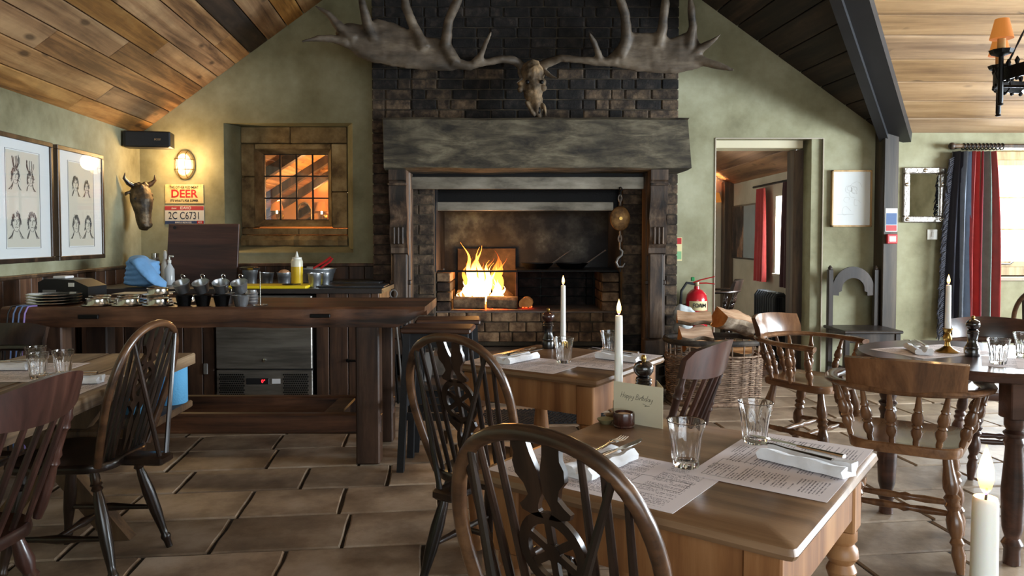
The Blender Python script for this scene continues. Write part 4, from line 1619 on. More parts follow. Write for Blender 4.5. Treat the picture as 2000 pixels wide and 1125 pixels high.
antler([(770, 300), (700, 325), (560, 318), (430, 303), (340, 285), (280, 262), (225, 215), (195, 185), (170, 150), (225, 105), (300, 112), (360, 85), (440, 100), (520, 140), (590, 168), (650, 175), (700, 245)],
       [(1035, 305, 6.08, .035), (985, 275, 6.04, .038), (930, 268, 6.0, .032), (850, 285, 5.98, .030), (780, 300, 5.97, .036), (700, 285, 5.96, .045)],
       [[(800, 295, 5.97, .034), (835, 255, 5.94, .030), (855, 200, 5.90, .022), (890, 132, 5.85, .004)],
        [(230, 195, 5.88, .04), (160, 175, 5.84, .032), (90, 175, 5.80, .025), (22, 188, 5.76, .008)],
        [(260, 180, 5.88, .05), (200, 130, 5.85, .04), (140, 60, 5.80, .028), (82, 28, 5.77, .006)],
        [(350, 180, 5.9, .05), (320, 110, 5.86, .044), (300, 30, 5.80, .036), (270, -120, 5.74, .006)],
        [(580, 220, 5.92, .05), (530, 120, 5.90, .042), (495, 30, 5.86, .036), (470, -130, 5.80, .008)],
        [(720, 285, 5.95, .05), (675, 205, 5.92, .046), (690, 90, 5.86, .040), (735, -10, 5.80, .034), (760, -160, 5.74, .008)],
        [(1010, 320, 6.06, .02), (1020, 360, 5.98, .018), (985, 385, 5.93, .004)]])
antler([(1370, 285), (1440, 305), (1540, 325), (1640, 335), (1720, 335), (1800, 320), (1860, 295), (1850, 260), (1835, 225), (1815, 140), (1760, 148), (1700, 175), (1640, 145), (1590, 148), (1515, 145), (1455, 210), (1415, 250)],
       [(1085, 305, 6.08, .035), (1140, 285, 6.04, .038), (1200, 265, 6.0, .032), (1290, 272, 5.98, .030), (1370, 282, 5.97, .036), (1450, 280, 5.96, .045)],
       [[(1378, 290, 5.97, .034), (1370, 240, 5.94, .030), (1345, 185, 5.90, .022), (1320, 136, 5.85, .004)],
        [(1820, 270, 5.9, .04), (1880, 290, 5.86, .034), (1940, 305, 5.82, .024), (1985, 320, 5.79, .008)],
        [(1800, 250, 5.9, .04), (1850, 210, 5.87, .032), (1890, 185, 5.83, .022), (1932, 150, 5.79, .005)],
        [(1780, 220, 5.9, .045), (1800, 120, 5.87, .036), (1790, 30, 5.82, .03), (1780, -110, 5.76, .006)],
        [(1640, 210, 5.92, .05), (1660, 130, 5.90, .042), (1672, 20, 5.86, .034), (1670, -130, 5.80, .008)],
        [(1470, 260, 5.95, .05), (1500, 160, 5.92, .046), (1490, 60, 5.87, .042), (1465, -20, 5.82, .036), (1430, -160, 5.76, .008)],
        [(1120, 320, 6.06, .02), (1150, 345, 5.98, .018), (1195, 360, 5.93, .004)]])
m = MB()
sk = [(1065, 300, 6.08, .08), (1068, 340, 6.04, .10), (1070, 390, 6.02, .092), (1075, 430, 6.0, .076), (1085, 470, 5.99, .058), (1095, 510, 5.98, .04), (1105, 535, 5.98, .022)]
m.tube([zp(a, b, y) for a, b, y, r in sk], [r for *_, r in sk], 12)
for (a, b, y, r) in ((1020, 380, 5.99, .035), (1112, 375, 5.99, .035), (1015, 405, 5.97, .025), (1120, 400, 5.97, .025)):
    m.blob(zp(a, b, y), r)
m.tube([zp(1040, 460, 5.95), zp(1065, 505, 5.94), zp(1080, 530, 5.95)], [.014, .016, .008], 8)
m.tube([zp(1115, 470, 5.95), zp(1128, 500, 5.94), zp(1130, 530, 5.95)], [.012, .014, .008], 8)
organic(m, 'skull', skull_mat, .008, an, smooth_it=3, disp=.010, dscale=14)
m = MB()
for (a, b) in ((1047, 372), (1112, 372)):
    m.blob(zp(a, b, 5.945), (.016, .012, .018))
m.blob(zp(1100, 500, 5.945), (.012, .012, .03))
m.build('eye_socket', black_iron, an, smooth=60)
# ------------------------------------------------------------------ chairs
SHEAR = Matrix(((1, 0, 0, 0), (0, 1, -.28, -.165 + .28 * .44), (0, 0, 1, 0), (0, 0, 0, 1)))
HOOP = [(.160, .43), (.182, .52), (.198, .60), (.207, .67), (.205, .74), (.190, .805), (.162, .858), (.122, .895), (.065, .918), (0, .925)]


def hoop_z(x):
    x = abs(x)
    for (a, b), (c, d) in zip(HOOP[4:], HOOP[5:]):
        if c <= x <= a:
            return b + (d - b) * (a - x) / (a - c)
    return .74


def back_y(z):
    return -.165 - .28 * (z - .44)


LEG = [(0, .014), (.06, .017), (.10, .017), (.12, .022), (.135, .015), (.16, .021), (.18, .014), (.24, .018), (.42, .0235), (.62, .022), (.80, .015), (.86, .014), (.88, .019), (.90, .019), (.93, .014), (1, .013)]


def leg_part(root, mat, top, foot, prof=LEG, name='leg', seg=12):
    return MB().turn(top, foot, prof, seg).build(name, mat, root)


def rounded_poly(hx0, hx1, y0, y1, r=.08, n=5):
    """seat outline: half width hx0 at the back (y0), hx1 at the front (y1)"""
    pts = []
    for (cx, cy, a0) in ((hx1 - r, y1 - r, 0), (-hx1 + r, y1 - r, 90), (-hx0 + r, y0 + r, 180), (hx0 - r, y0 + r, 270)):
        for i in range(n + 1):
            a = R(a0 + 90 * i / n)
            pts.append((cx + r * math.cos(a), cy + r * math.sin(a)))
    return pts


def seat_mesh(poly, z0, z1, dish=.012):
    n_ = len(poly)
    cx, cy = sum(p[0] for p in poly) / n_, sum(p[1] for p in poly) / n_
    vs, fs = [], []
    rings = [(.90, z0), (.985, z0 + .006), (1.0, (z0 + z1) / 2), (.99, z1 - .005), (.965, z1), (.75, z1 - dish * .6), (.4, z1 - dish)]
    for k_, z in rings:
        vs += [(cx + (a - cx) * k_, cy + (b - cy) * k_, z) for a, b in poly]
    for l_ in range(len(rings) - 1):
        for i in range(n_):
            j = (i + 1) % n_
            fs.append((l_ * n_ + i, l_ * n_ + j, (l_ + 1) * n_ + j, (l_ + 1) * n_ + i))
    fs += [tuple(reversed(range(n_))), tuple((len(rings) - 1) * n_ + i for i in range(n_))]
    return MB().add(vs, fs)


def wheelback(label, loc, rz, hoop_mat=None):
    t = thing('wheelback_chair', label, 'chair', loc, rz, 'wheelback dining chairs')
    dk = chair_dark
    sm = seat_mesh(rounded_poly(.175, .205, -.19, .20, .09), .40, .437)
    sm.bbox(-.045, .045, -.335, -.15, .398, .432, .008)
    sm.build('seat', dk, t)
    for sx in (-1, 1):
        leg_part(t, dk, (sx * .135, .13, .405), (sx * .185, .195, 0))
        leg_part(t, dk, (sx * .125, -.125, .405), (sx * .185, -.235, 0))
        st = [(0, .009), (.3, .011), (.5, .017), (.7, .011), (1, .009)]
        MB().turn((sx * .165, .165, .16), (sx * .16, -.19, .17), st, 10).build('stretcher', dk, t)
    MB().turn((-.163, 0, .165), (.163, 0, .165), [(0, .009), (.35, .012), (.5, .018), (.65, .012), (1, .009)], 10).build('stretcher', dk, t)
    pts = [(x, back_y(z), z) for x, z in HOOP] + [(-x, back_y(z), z) for x, z in HOOP[-2::-1]]
    fine = []
    for i in range(len(pts) - 1):        # smooth the bow
        p = [Vector(pts[max(0, min(len(pts) - 1, i + k))]) for k in (-1, 0, 1, 2)]
        for q in (0, .5):
            fine.append(.5 * ((2 * p[1]) + (p[2] - p[0]) * q + (2 * p[0] - 5 * p[1] + 4 * p[2] - p[3]) * q * q + (3 * p[1] - p[0] - 3 * p[2] + p[3]) * q ** 3))
    fine.append(Vector(pts[-1]))
    MB().tube(fine, .0145, 10).build('hoop', hoop_mat or hoop_wood, t)
    for sx in (-1, 1):
        for (b0, tx) in ((.068, .085), (.102, .125), (.134, .162)):
            tz = hoop_z(tx)
            MB().turn((sx * b0, -.158, .43), (sx * tx, back_y(tz), tz), [(0, .0075), (.5, .0088), (1, .0062)], 8).build('spindle', dk, t)
        tz = hoop_z(.143)
        MB().turn((sx * .022, -.315, .425), (sx * .143, back_y(tz) - .006, tz), [(0, .009), (.5, .0095), (1, .007)], 8).build('brace', dk, t)
    m = MB()
    th0, th1 = -.006, .006
    WH = SHEAR @ TR(0, 0, .706) @ Matrix.Diagonal((1.0, 1, 1.14, 1))
    m.ring(.049, .068, th0, th1, 28, WH)
    for k in range(6):
        m.box(-.007, .007, th0 + .001, th1 - .001, 0, .052, WH @ RY(60 * k))
    m.lathe([(.001, -.006), (.016, -.006), (.016, .006), (.001, .006)], 12, WH @ RX(90))
    up = [(.022, .772), (.048, .780), (.052, .790), (.040, .800), (.030, .812), (.036, .832), (.050, .848), (.052, .870), (.046, .885), (.050, .918), (.018, .922), (.012, .890), (.002, .858)]
    inn = [(.002, .858), (.002, .818), (.012, .796), (.014, .786), (.005, .772)]
    for g in (1, -1):
        m.prism([(g * a, b) for a, b in up[:-1] + inn], th0, th1, SHEAR)
    lo = [(.030, .652), (.050, .640), (.054, .625), (.040, .612), (.028, .598), (.034, .575), (.038, .545), (.028, .50), (.026, .432)]
    inn = [(.009, .432), (.012, .47), (.003, .51), (.003, .555), (.016, .585), (.016, .605), (.003, .632)]
    for g in (1, -1):
        m.prism([(g * a, b) for a, b in lo + inn], th0, th1, SHEAR)
    m.build('splat', dk, t, smooth=30)
    return t


def cut_angle(F):     # rotation that turns local +y to the plan direction F
    return math.degrees(math.atan2(-F[0], F[1]))


AF = cut_angle((.595, .804))
w_a = wheelback('wheelback chair with lighter worn hoop tucked under the table with the birthday card', (.215, 1.455, 0), AF)
AM = cut_angle((.55, .835))
dup(w_a, (-.042, 2.638, 0), AM, 'wheelback chair with dark spindles at the table whose candle stands by the fire')
dup(w_a, (-1.63, 2.79, 0), cut_angle((-1, .06)), 'wheelback chair pushed in at the rustic plank table')
dup(w_a, (3.62, 5.0, 0), cut_angle((.5, .85)), 'wheelback chair below the bright window past the long curtain')

SP_LEG = [(0, .015), (.1, .019), (.22, .026), (.3, .017), (.33, .024), (.37, .018), (.41, .024), (.45, .017), (.6, .021), (.8, .019), (.88, .015), (.9, .02), (.93, .014), (1, .013)]


def spindle_chair(label, loc, rz):
    t = thing('spindle_back_chair', label, 'chair', loc, rz, 'spindle back kitchen chairs')
    c = chair_red
    seat_mesh(rounded_poly(.18, .205, -.19, .20, .10), .405, .445).build('seat', c, t)
    for sx in (-1, 1):
        leg_part(t, c, (sx * .135, .13, .41), (sx * .19, .19, 0), SP_LEG)
        leg_part(t, c, (sx * .125, -.125, .41), (sx * .18, -.225, 0), SP_LEG)
        MB().turn((sx * .17, .165, .15), (sx * .162, -.19, .16), [(0, .009), (.5, .014), (1, .009)], 10).build('stretcher', c, t)
    MB().turn((-.165, 0, .155), (.165, 0, .155), [(0, .009), (.5, .014), (1, .009)], 10).build('stretcher', c, t)
    n_ = 14
    vs, fs = [], []
    for i in range(n_ + 1):
        u = -1 + 2 * i / n_
        x = .20 * u
        y = -.262 - .045 * (1 - u * u)
        top = .885 - .03 * u * u - (.02 if abs(u) > .95 else 0)
        bot = .755 + .018 * abs(u) ** 2
        lean = .25 * (top - bot)
        vs += [(x, y - .010, bot), (x, y + .010, bot), (x, y + .010 - lean, top), (x, y - .010 - lean, top)]
    for i in range(n_):
        for q in range(4):
            w = (q + 1) % 4
            fs.append((i * 4 + q, i * 4 + w, i * 4 + 4 + w, i * 4 + 4 + q))
    fs += [(3, 2, 1, 0), tuple(n_ * 4 + q for q in range(4))]
    MB().add(vs, fs).build('crest_rail', c, t, smooth=30)
    for sx in (-1, 1):
        MB().turn((sx * .165, -.165, .435), (sx * .178, -.270, .79), [(0, .012), (.1, .017), (.3, .019), (.42, .014), (.45, .019), (.49, .014), (.52, .018), (.56, .013), (.72, .013), (.75, .019), (.79, .014), (.83, .018), (.87, .012), (1, .010)], 12).build('stile', c, t)
    for k in range(5):
        x = -.115 + .0575 * k
        u = x / .2
        MB().turn((x * 1.02, -.165, .435), (x * 1.05, -.262 - .045 * (1 - u * u), .775), [(0, .008), (.4, .0105), (1, .008)], 8).build('spindle', c, t)
    return t


s_a = spindle_chair('red-brown spindle back chair between the two pine tables', (.475, 2.805, 0), cut_angle((-.80, .60)))
dup(s_a, (-1.55, 1.97, 0), cut_angle((-1, .04)), 'red-brown spindle back chair at the plank table next to the wheelback')

TURN = [(0, .009), (.08, .012), (.16, .011), (.22, .018), (.30, .021), (.38, .014), (.41, .019), (.44, .014), (.50, .022), (.60, .020), (.68, .013), (.71, .017), (.74, .013), (.85, .011), (1, .008)]
C_LEG = [(0, .017), (.10, .019), (.22, .027), (.28, .028), (.33, .020), (.36, .030), (.40, .022), (.43, .029), (.47, .020), (.55, .030), (.63, .029), (.70, .018), (.74, .026), (.77, .019), (.84, .025), (.90, .021), (1, .014)]
BOW = [(.262, .17, .655), (.275, .10, .66), (.285, .02, .662), (.275, -.08, .665), (.24, -.17, .668), (.17, -.235, .67), (.09, -.265, .67), (0, -.275, .67)]


def captains_chair(label, loc, rz, wm=None, sm=None):
    t = thing('captains_chair', label, 'chair', loc, rz, 'low-backed captain chairs')
    wm = wm or captain
    sm = sm or captain_seat
    seat_mesh(rounded_poly(.20, .235, -.215, .215, .09), .41, .455, .018).build('seat', sm, t)
    for sx in (-1, 1):
        leg_part(t, wm, (sx * .155, .145, .415), (sx * .205, .205, 0), C_LEG)
        leg_part(t, wm, (sx * .145, -.145, .415), (sx * .195, -.225, 0), C_LEG)
        MB().turn((sx * .182, .18, .17), (sx * .175, -.19, .17), [(0, .011), (.3, .017), (.44, .013), (.5, .021), (.56, .013), (.7, .017), (1, .011)], 10).build('stretcher', wm, t)
    for y in (-.07, .07):
        MB().turn((-.178, y, .17), (.178, y, .17), [(0, .010), (.3, .016), (.44, .012), (.5, .019), (.56, .012), (.7, .016), (1, .010)], 10).build('stretcher', wm, t)
    pts = [Vector(p) for p in BOW] + [Vector((-x, y, z)) for x, y, z in BOW[-2::-1]]
    rs = [.030, .034, .028, .026, .027, .03, .032, .032]
    rs = rs + rs[-2::-1]
    MB().tube(pts, rs, 12, flat=.5).build('arm_bow', wm, t)
    n_ = 16
    vs, fs = [], []
    for i in range(n_ + 1):
        u = -1 + 2 * i / n_
        x = .205 * u
        y = -.285 + .075 * u * u
        top = .785 + .012 * (1 - u * u)
        flare = .02 if abs(u) > .9 else 0
        vs += [(x, y - .018, .672), (x, y + .014, .672), (x, y + .008, .72), (x * (1 + flare), y - .022, top), (x * (1 + flare), y - .048, top - .004), (x, y - .030, .72)]
    for i in range(n_):
        for q in range(6):
            w = (q + 1) % 6
            fs.append((i * 6 + q, i * 6 + w, i * 6 + 6 + w, i * 6 + 6 + q))
    fs += [tuple(reversed(range(6))), tuple(n_ * 6 + q for q in range(6))]
    MB().add(vs, fs).build('crest', wm, t, smooth=50)
    for (b, tp) in (((.21, .12), (.268, .12)), ((.213, .0), (.283, .02)), ((.19, -.13), (.245, -.155)), ((.115, -.185), (.145, -.245)), ((.04, -.195), (.05, -.268))):
        for sx in (-1, 1):
            MB().turn((sx * b[0], b[1], .445), (sx * tp[0], tp[1], .662), TURN, 10).build('spindle', wm, t)
    return t


c_a = captains_chair('honey wood captain chair standing by the log basket', (1.70, 4.18, 0), cut_angle((.60, -.80)))
dup(c_a, (1.605, 3.0, 0), cut_angle((.5, .87)), 'honey wood captain chair with worn crest tucked under the round table')
c_d = captains_chair('dark captain chair at the end of the rustic plank table', (-2.62, 3.60, 0), cut_angle((0, -1)), chair_dark, chair_dark)
dup(c_d, (2.17, 8.05, 0), cut_angle((-.9, .3)), 'dark captain chair inside the side room beside the radiator')
c_c = captains_chair('red-brown captain chair across the round table before the long curtain', (2.62, 3.92, 0), cut_angle((-.30, -.95)), table_dark, table_dark)

# hall chair
hc = thing('hall_chair', 'black oak hall chair with arched panel back against the wall', 'chair', (2.985, 6.34, 0))
for sx in (-1, 1):
    MB().bbox(sx * .20 - .022, sx * .20 + .022, .13, .175, 0, .965, .005).build('back_post', hall_oak, hc, smooth=0)
    MB().turn((sx * .20, .13 + .022, .965), (sx * .20, .152, 1.0), [(0, .018), (.4, .02), (1, .006)], 10).build('finial', hall_oak, hc)
    MB().bbox(sx * .21 - .022, sx * .21 + .022, -.225, -.18, 0, .45, .005).build('front_leg', hall_oak, hc, smooth=0)
    MB().bbox(sx * .205 - .012, sx * .205 + .012, -.2, .14, .12, .16, .004).build('side_rail', hall_oak, hc, smooth=0)
    MB().bbox(sx * .205 - .012, sx * .205 + .012, -.2, .14, .39, .45, .004).build('side_rail', hall_oak, hc, smooth=0)
MB().bbox(-.245, .245, -.245, .18, .45, .475, .006).build('seat', hall_oak, hc, smooth=0)
MB().bbox(-.2, .2, -.215, -.195, .37, .45, .004).build('front_rail', hall_oak, hc, smooth=0)
MB().bbox(-.2, .2, -.215, -.195, .10, .14, .004).build('front_rail', hall_oak, hc, smooth=0)
pts = []
for i in range(17):
    a = math.pi * i / 16
    pts.append((.185 * math.cos(a), .775 + .215 * math.sin(a)))
inner = []
for i in range(13):
    a = math.pi - math.pi * i / 12
    inner.append((.10 * math.cos(a), .79 + .10 * math.sin(a)))
poly = [(.185, .74)] + pts + [(-.185, .74), (-.125, .735), (-.125, .765), (-.10, .775)] + inner + [(.10, .775), (.125, .765), (.125, .735)]
MB().prism(poly, .14, .165).build('arched_back', hall_oak, hc, smooth=30)

# ------------------------------------------------------------------ tables
T_LEG = [(0, .034), (.04, .034), (.06, .026), (.08, .036), (.11, .038), (.14, .026), (.17, .034), (.2, .028), (.35, .037), (.6, .034), (.8, .024), (.84, .032), (.88, .024), (.92, .030), (1, .026)]


def pine_table(label, loc, rz, size, top_mat=None):
    t = thing('pine_table', label, 'table', loc, rz, 'square pine dining tables')
    h = size / 2
    n_ = 5
    w = size / n_
    m = seat_mesh(rounded_poly(h, h, -h, h, .012, 2), .718, .75, 0)
    m.build('tabletop', top_mat or pine, t, smooth=30)
    L = h - .065
    for sx in (-1, 1):
        for sy in (-1, 1):
            b = MB().bbox(sx * L - .034, sx * L + .034, sy * L - .034, sy * L + .034, .575, .718, .004).lathe([(r, .575 * (1 - q)) for q, r in T_LEG], 14, TR(sx * L, sy * L, 0))
            b.build('leg', pine_leg, t)
    for s_ in (-1, 1):
        MB().box(-L, L, s_ * (L + .018) - .011, s_ * (L + .018) + .011, .61, .718).build('apron', pine_leg, t, smooth=0)
        MB().box(s_ * (L + .018) - .011, s_ * (L + .018) + .011, -L, L, .61, .718).build('apron', pine_leg, t, smooth=0)
    return t


FT = (.385, 1.645)
MT = (.205, 3.01)
ft = pine_table('square pine table set with the birthday card, salt and two tumblers', (*FT, 0), AF, .675)
mt_ = pine_table('square pine table nearer the fire set with tall pepper mill and candle', (*MT, 0), AM, .635)
# camera's own table under the nearest candle
ct = pine_table('small pine table carrying the candle that stands apart from the other tables', (.30, .40, 0), 8, .62)

# round table
RT = (1.96, 3.13)
t = thing('round_table', 'round dark oak table with turned legs and candlestick', 'table', (*RT, 0))
MB().lathe([(.001, .705), (.42, .705), (.455, .715), (.46, .735), (.45, .75), (.001, .75)], 48).build('tabletop', table_dark, t)
for a in (262, 142, 22):
    MB().box(0, .33, -.03, .03, .690, .706, RZ(a)).build('bearer', table_dark, t, smooth=0)
RLEG = [(0, .036), (.05, .036), (.08, .028), (.1, .04), (.13, .03), (.16, .038), (.2, .03), (.5, .042), (.75, .036), (.82, .026), (.86, .038), (.9, .028), (1, .03)]
for k, a in enumerate((262, 142, 22)):
    x, y = .33 * math.cos(R(a)), .33 * math.sin(R(a))
    MB().bbox(x - .04, x + .04, y - .04, y + .04, .56, .705, .004).lathe([(r, .56 * (1 - q)) for q, r in RLEG], 14, TR(x, y, 0)).build('leg', table_dark, t)

# rustic plank table with a shelf below
LT = thing('plank_table', 'rustic plank table with splayed legs and a low shelf', 'table', (-1.525, 3.50, 0), 2.4)
rp = random.Random(5)
x = 0.0
LTH = .69
for k in range(4):
    w = (.19, .21, .2, .19)[k]
    n_ = 12
    vs, fs = [], []
    for i in range(n_ + 1):
        y = .04 - 2.15 * i / n_ + (rp.uniform(-.02, .06) if i == 0 else 0)
        e = rp.uniform(-.006, .004) if k == 0 else 0
        vs += [(x - .004 + e, y, LTH - .05), (x - .004 + e, y, LTH - .006), (x - .01 + e, y, LTH), (x - w + .008, y, LTH), (x - w + .003, y, LTH - .006), (x - w + .003, y, LTH - .05)]
    for i in range(n_):
        for q in range(6):
            z = (q + 1) % 6
            fs.append((i * 6 + q, i * 6 + z, i * 6 + 6 + z, i * 6 + 6 + q))
    fs += [tuple(reversed(range(6))), tuple(n_ * 6 + q for q in range(6))]
    MB().add(vs, fs).build('plank', rustic, LT, smooth=30)
    x -= w
for yy in (-.42, -1.95):
    for (a, b) in ((-.12, -.62), (-.67, -.17)):
        m = MB()
        A_, B_ = Vector((a, yy + (.03 if a < -.5 else -.03), 0.0)), Vector((b, yy + (.03 if a < -.5 else -.03), LTH - .05))
        vs = []
        for P in (A_, B_):
            vs += [P + Vector((-.05, -.03, 0)), P + Vector((.05, -.03, 0)), P + Vector((.05, .03, 0)), P + Vector((-.05, .03, 0))]
        m.add(vs, [(3, 2, 1, 0), (4, 5, 6, 7), (0, 1, 5, 4), (1, 2, 6, 5), (2, 3, 7, 6), (3, 0, 4, 7)]).build('cross_leg', rustic_leg, LT, smooth=0)
MB().box(-.72, -.06, -.30, -.22, LTH - .13, LTH - .05).box(-.72, -.06, -2.02, -1.94, LTH - .13, LTH - .05).build('cleat', rustic_leg, LT, smooth=0)
MB().bbox(-.75, -.04, -.45, .13, .415, .45, .006).build('shelf', rustic_leg, LT, smooth=0)

# ------------------------------------------------------------------ work bench used as a bar
bn = thing('work_bench', 'long dark timber work bench with thick rough top and trestle rails', 'bench', (0, 0, 0))
n_ = 44
rr = random.Random(2)
vs, fs = [], []
X0, X1, YA, YB2 = -2.78, -.475, 4.02, 4.66
prev = 0
for i in range(n_ + 1):
    x = X0 + (X1 - X0) * i / n_
    q = rr.uniform(-.006, .006)
    w = .02 * noise.noise(Vector((x * 2, 0, 3)))
    zt, zb = .868, .758
    if i > n_ - 4:
        zb += (.0, .02, .05, .085)[i - n_ + 3]
    vs += [(x, YA + q, zb + w * .5), (x, YA - .006 + q, (zt + zb) / 2), (x, YA + q, zt - .012), (x, YA + .014 + q, zt), (x, YB2, zt), (x, YB2, zt - .05), (x, YA + .12, zt - .055), (x, YA + .10, zb + w * .5)]
for i in range(n_):
    for k in range(8):
        w = (k + 1) % 8
        fs.append((i * 8 + k, i * 8 + w, i * 8 + 8 + w, i * 8 + 8 + k))
fs += [tuple(reversed(range(8))), tuple(n_ * 8 + k for k in range(8))]
MB().add(vs, fs).build('bench_top', bench_wood, bn, smooth=25)
for (x, y) in ((-.79, 4.08), (-2.52, 4.08), (-.79, 4.53), (-2.52, 4.53)):
    MB().bbox(x - .065, x + .065, y - .05, y + .05, 0, .82, .008).build('leg', bench_leg, bn, smooth=0)
MB().bbox(-2.6, -.72, 4.05, 4.11, .165, .275, .008).build('rail', bench_wood, bn, smooth=0)
MB().bbox(-2.6, -.72, 4.50, 4.56, .165, .275, .008).build('rail', bench_wood, bn, smooth=0)
MB().bbox(-1.06, -.95, 4.11, 4.50, .18, .27, .008).build('cross_rail', bench_leg, bn, smooth=0)
MB().bbox(-2.3, -2.2, 4.11, 4.50, .18, .27, .008).build('cross_rail', bench_leg, bn, smooth=0)
m = MB().bbox(-1.095, -.985, 4.002, 4.03, .812, .832, .003)
m.build('peg_slot', black_iron, bn, smooth=0)
MB().bbox(-2.35, -2.24, 4.002, 4.03, .806, .828, .003).build('peg_slot', black_iron, bn, smooth=0)

# stools at the bar end
st = thing('bar_stool', 'black legged wooden stool at the end of the work bench', 'stool', (-.40, 4.03, 0), -4)
MB().bbox(-.19, .19, -.115, .115, .735, .765, .008).build('seat', bench_wood, st, smooth=0)
for sx in (-1, 1):
    for sy in (-1, 1):
        m = MB()
        A_, B_ = Vector((sx * .185, sy * .13, 0)), Vector((sx * .155, sy * .085, .735))
        vs = []
        for P in (A_, B_):
            vs += [P + Vector((-.018, -.018, 0)), P + Vector((.018, -.018, 0)), P + Vector((.018, .018, 0)), P + Vector((-.018, .018, 0))]
        m.add(vs, [(3, 2, 1, 0), (4, 5, 6, 7), (0, 1, 5, 4), (1, 2, 6, 5), (2, 3, 7, 6), (3, 0, 4, 7)]).build('leg', rubber, st, smooth=0)
    MB().box(sx * .172 - .01, sx * .172 + .01, -.10, .10, .33, .37).build('stretcher', rubber, st, smooth=0)
for sy in (-1, 1):
    MB().box(-.165, .165, sy * .10 - .01, sy * .10 + .01, .27, .31).build('stretcher', rubber, st, smooth=0)
    MB().box(-.15, .15, sy * .08 - .01, sy * .08 + .01, .66, .735).build('apron', rubber, st, smooth=0)
dup(st, (-.38, 4.42, 0), 3, 'black legged wooden stool behind the other stool, closer to the fire')

# ------------------------------------------------------------------ back counter, fridge, wainscot
cb = thing('back_counter', 'dark board-fronted counter with worktop along the fireplace wall', 'counter', (0, 0, 0))
YC = 5.32
MB().slab([(-3.1, YC - .03), (-.93, YC - .03), (-.93, 5.84), (-1.175, 5.84), (-1.175, 6.56), (-3.1, 6.56)], .845, .878).build('worktop', worktop_m, cb, smooth=0)
MB().box(-3.1, -1.2, 5.95, 6.5, 0, .845).build('carcass', wainscot, cb, smooth=0)
x = -3.1
k = 0
rr = random.Random(8)
while x < -.97:
    w = rr.uniform(.13, .17)
    e = min(x + w, -.955)
    if not (e > -2.145 and x < -1.41):
        MB().bbox(x + .003, e - .003, YC, YC + .03, .0, .845, .003).build('front_board', wainscot, cb, smooth=0)
    else:
        if x < -2.145:
            MB().bbox(x + .003, -2.148, YC, YC + .03, .0, .845, .003).build('front_board', wainscot, cb, smooth=0)
        if e > -1.41:
            MB().bbox(-1.407, e - .003, YC, YC + .03, .0, .845, .003).build('front_board', wainscot, cb, smooth=0)
    x = e
MB().box(-.985, -.955, YC + .03, 5.84, 0, .845).build('end_panel', wainscot, cb, smooth=0)
MB().box(-3.1, -3.07, YC + .03, 5.95, 0, .845).build('end_panel', wainscot, cb, smooth=0)
MB().tube([(-1.18, YC - .012, .36), (-1.10, YC - .018, .36)], .008, 8).lathe([(.001, 0), (.014, 0), (.014, .012), (.001, .014)], 10, TR(-1.18, YC, .36) @ RX(90)).build('hinge', black_iron, cb)
MB().bbox(-2.22, -2.19, YC - .012, YC, .26, .34, .003).build('hinge', iron_grey, cb)
fg = thing('counter_fridge', 'stainless steel undercounter fridge with red digital display', 'fridge', (-1.78, YC - .02, 0))
MB().bbox(-.345, .345, .03, .55, .06, .83, .004).box(-.3, -.24, .06, .12, 0, .06).box(.24, .3, .06, .12, 0, .06).box(-.3, -.24, .4, .46, 0, .06).box(.24, .3, .4, .46, 0, .06).build('body', dark_steel, fg, smooth=0)
MB().bbox(-.345, .345, 0, .035, .30, .83, .006).build('door', brushed, fg, smooth=30)
MB().lathe([(.001, 0), (.014, 0), (.014, .010), (.001, .012)], 12, TR(0, 0, .365) @ RX(90)).build('lock', silver, fg)
gr = MB().bbox(-.345, .345, .006, .035, .07, .292, .004).build('grille_panel', brushed, fg, smooth=0)
m = MB()
for (xa, xb) in ((-.32, -.14), (.14, .32)):
    for j in range(11):
        for i in range(12):
            xx = xa + (xb - xa) * (i + (.5 if j % 2 else 0)) / 12
            m.cbox(xx, .004, .10 + j * .016, .010, .006, .010)
o = m.build('vent_hole', black_iron, gr, smooth=0)
o['kind'] = 'stuff'
MB().bbox(-.13, .035, -.004, .01, .19, .235, .003).build('display_panel', black_plastic, fg, smooth=0)
text_mesh('display_digits', '0\u00b0', .032, emit('red_led', (255, 30, 40), 4.0), fg, TR(-.005, -.006, .213))
MB().box(.055, .115, .003, .007, .195, .23).build('sticker', paper_white, fg, smooth=0)

# wainscot boards: back wall (behind the counter) and left wall
wb_ = struct(MB().bbox(XL + .02, BX0, YW - .045, YW, .99, 1.015, .004).build('trim_4', wainscot, smooth=0))
x = XL + .03
while x < BX0 - .02:
    e = min(x + rr.uniform(.12, .17), BX0 - .005)
    MB().bbox(x + .002, e - .002, YW - .028, YW - .003, 0, .99, .004).build('wainscot_board', wainscot, wall_back, smooth=0)
    x = e
UD = Vector((KS, 1, 0)).normalized()
NLW = Vector((UD.y, -UD.x, 0))
WA = 90 + math.degrees(math.atan(-KS))


def lw(y, off=0.0, z=0.0):      # point on the left wall face
    return Vector((xs(XL, y), y, z)) + NLW * off


y = 2.6
while y < YW - .03:
    e = min(y + rr.uniform(.11, .19), YW - .03)
    c = lw((y + e) / 2, .0, 0)
    L = (e - y) / UD.y
    MB().bbox(-L / 2 + .002, L / 2 - .002, -.028, -.003, 0, .985, .004).build('wainscot_board', wainscot, wall_left, tuple(c), WA, smooth=0)
    y = e
c = lw(4.6)
struct(MB().bbox(-2.0, 1.98, -.05, -.002, .985, 1.01, .005).build('trim_5', door_wood, None, tuple(c), WA, smooth=0))
# ------------------------------------------------------------------ things on the tables
def on(c, F, lx, ly, z=.75):
    F = Vector((F[0], F[1])).normalized()
    return (c[0] + F.y * lx + F.x * ly, c[1] - F.x * lx + F.y * ly, z)


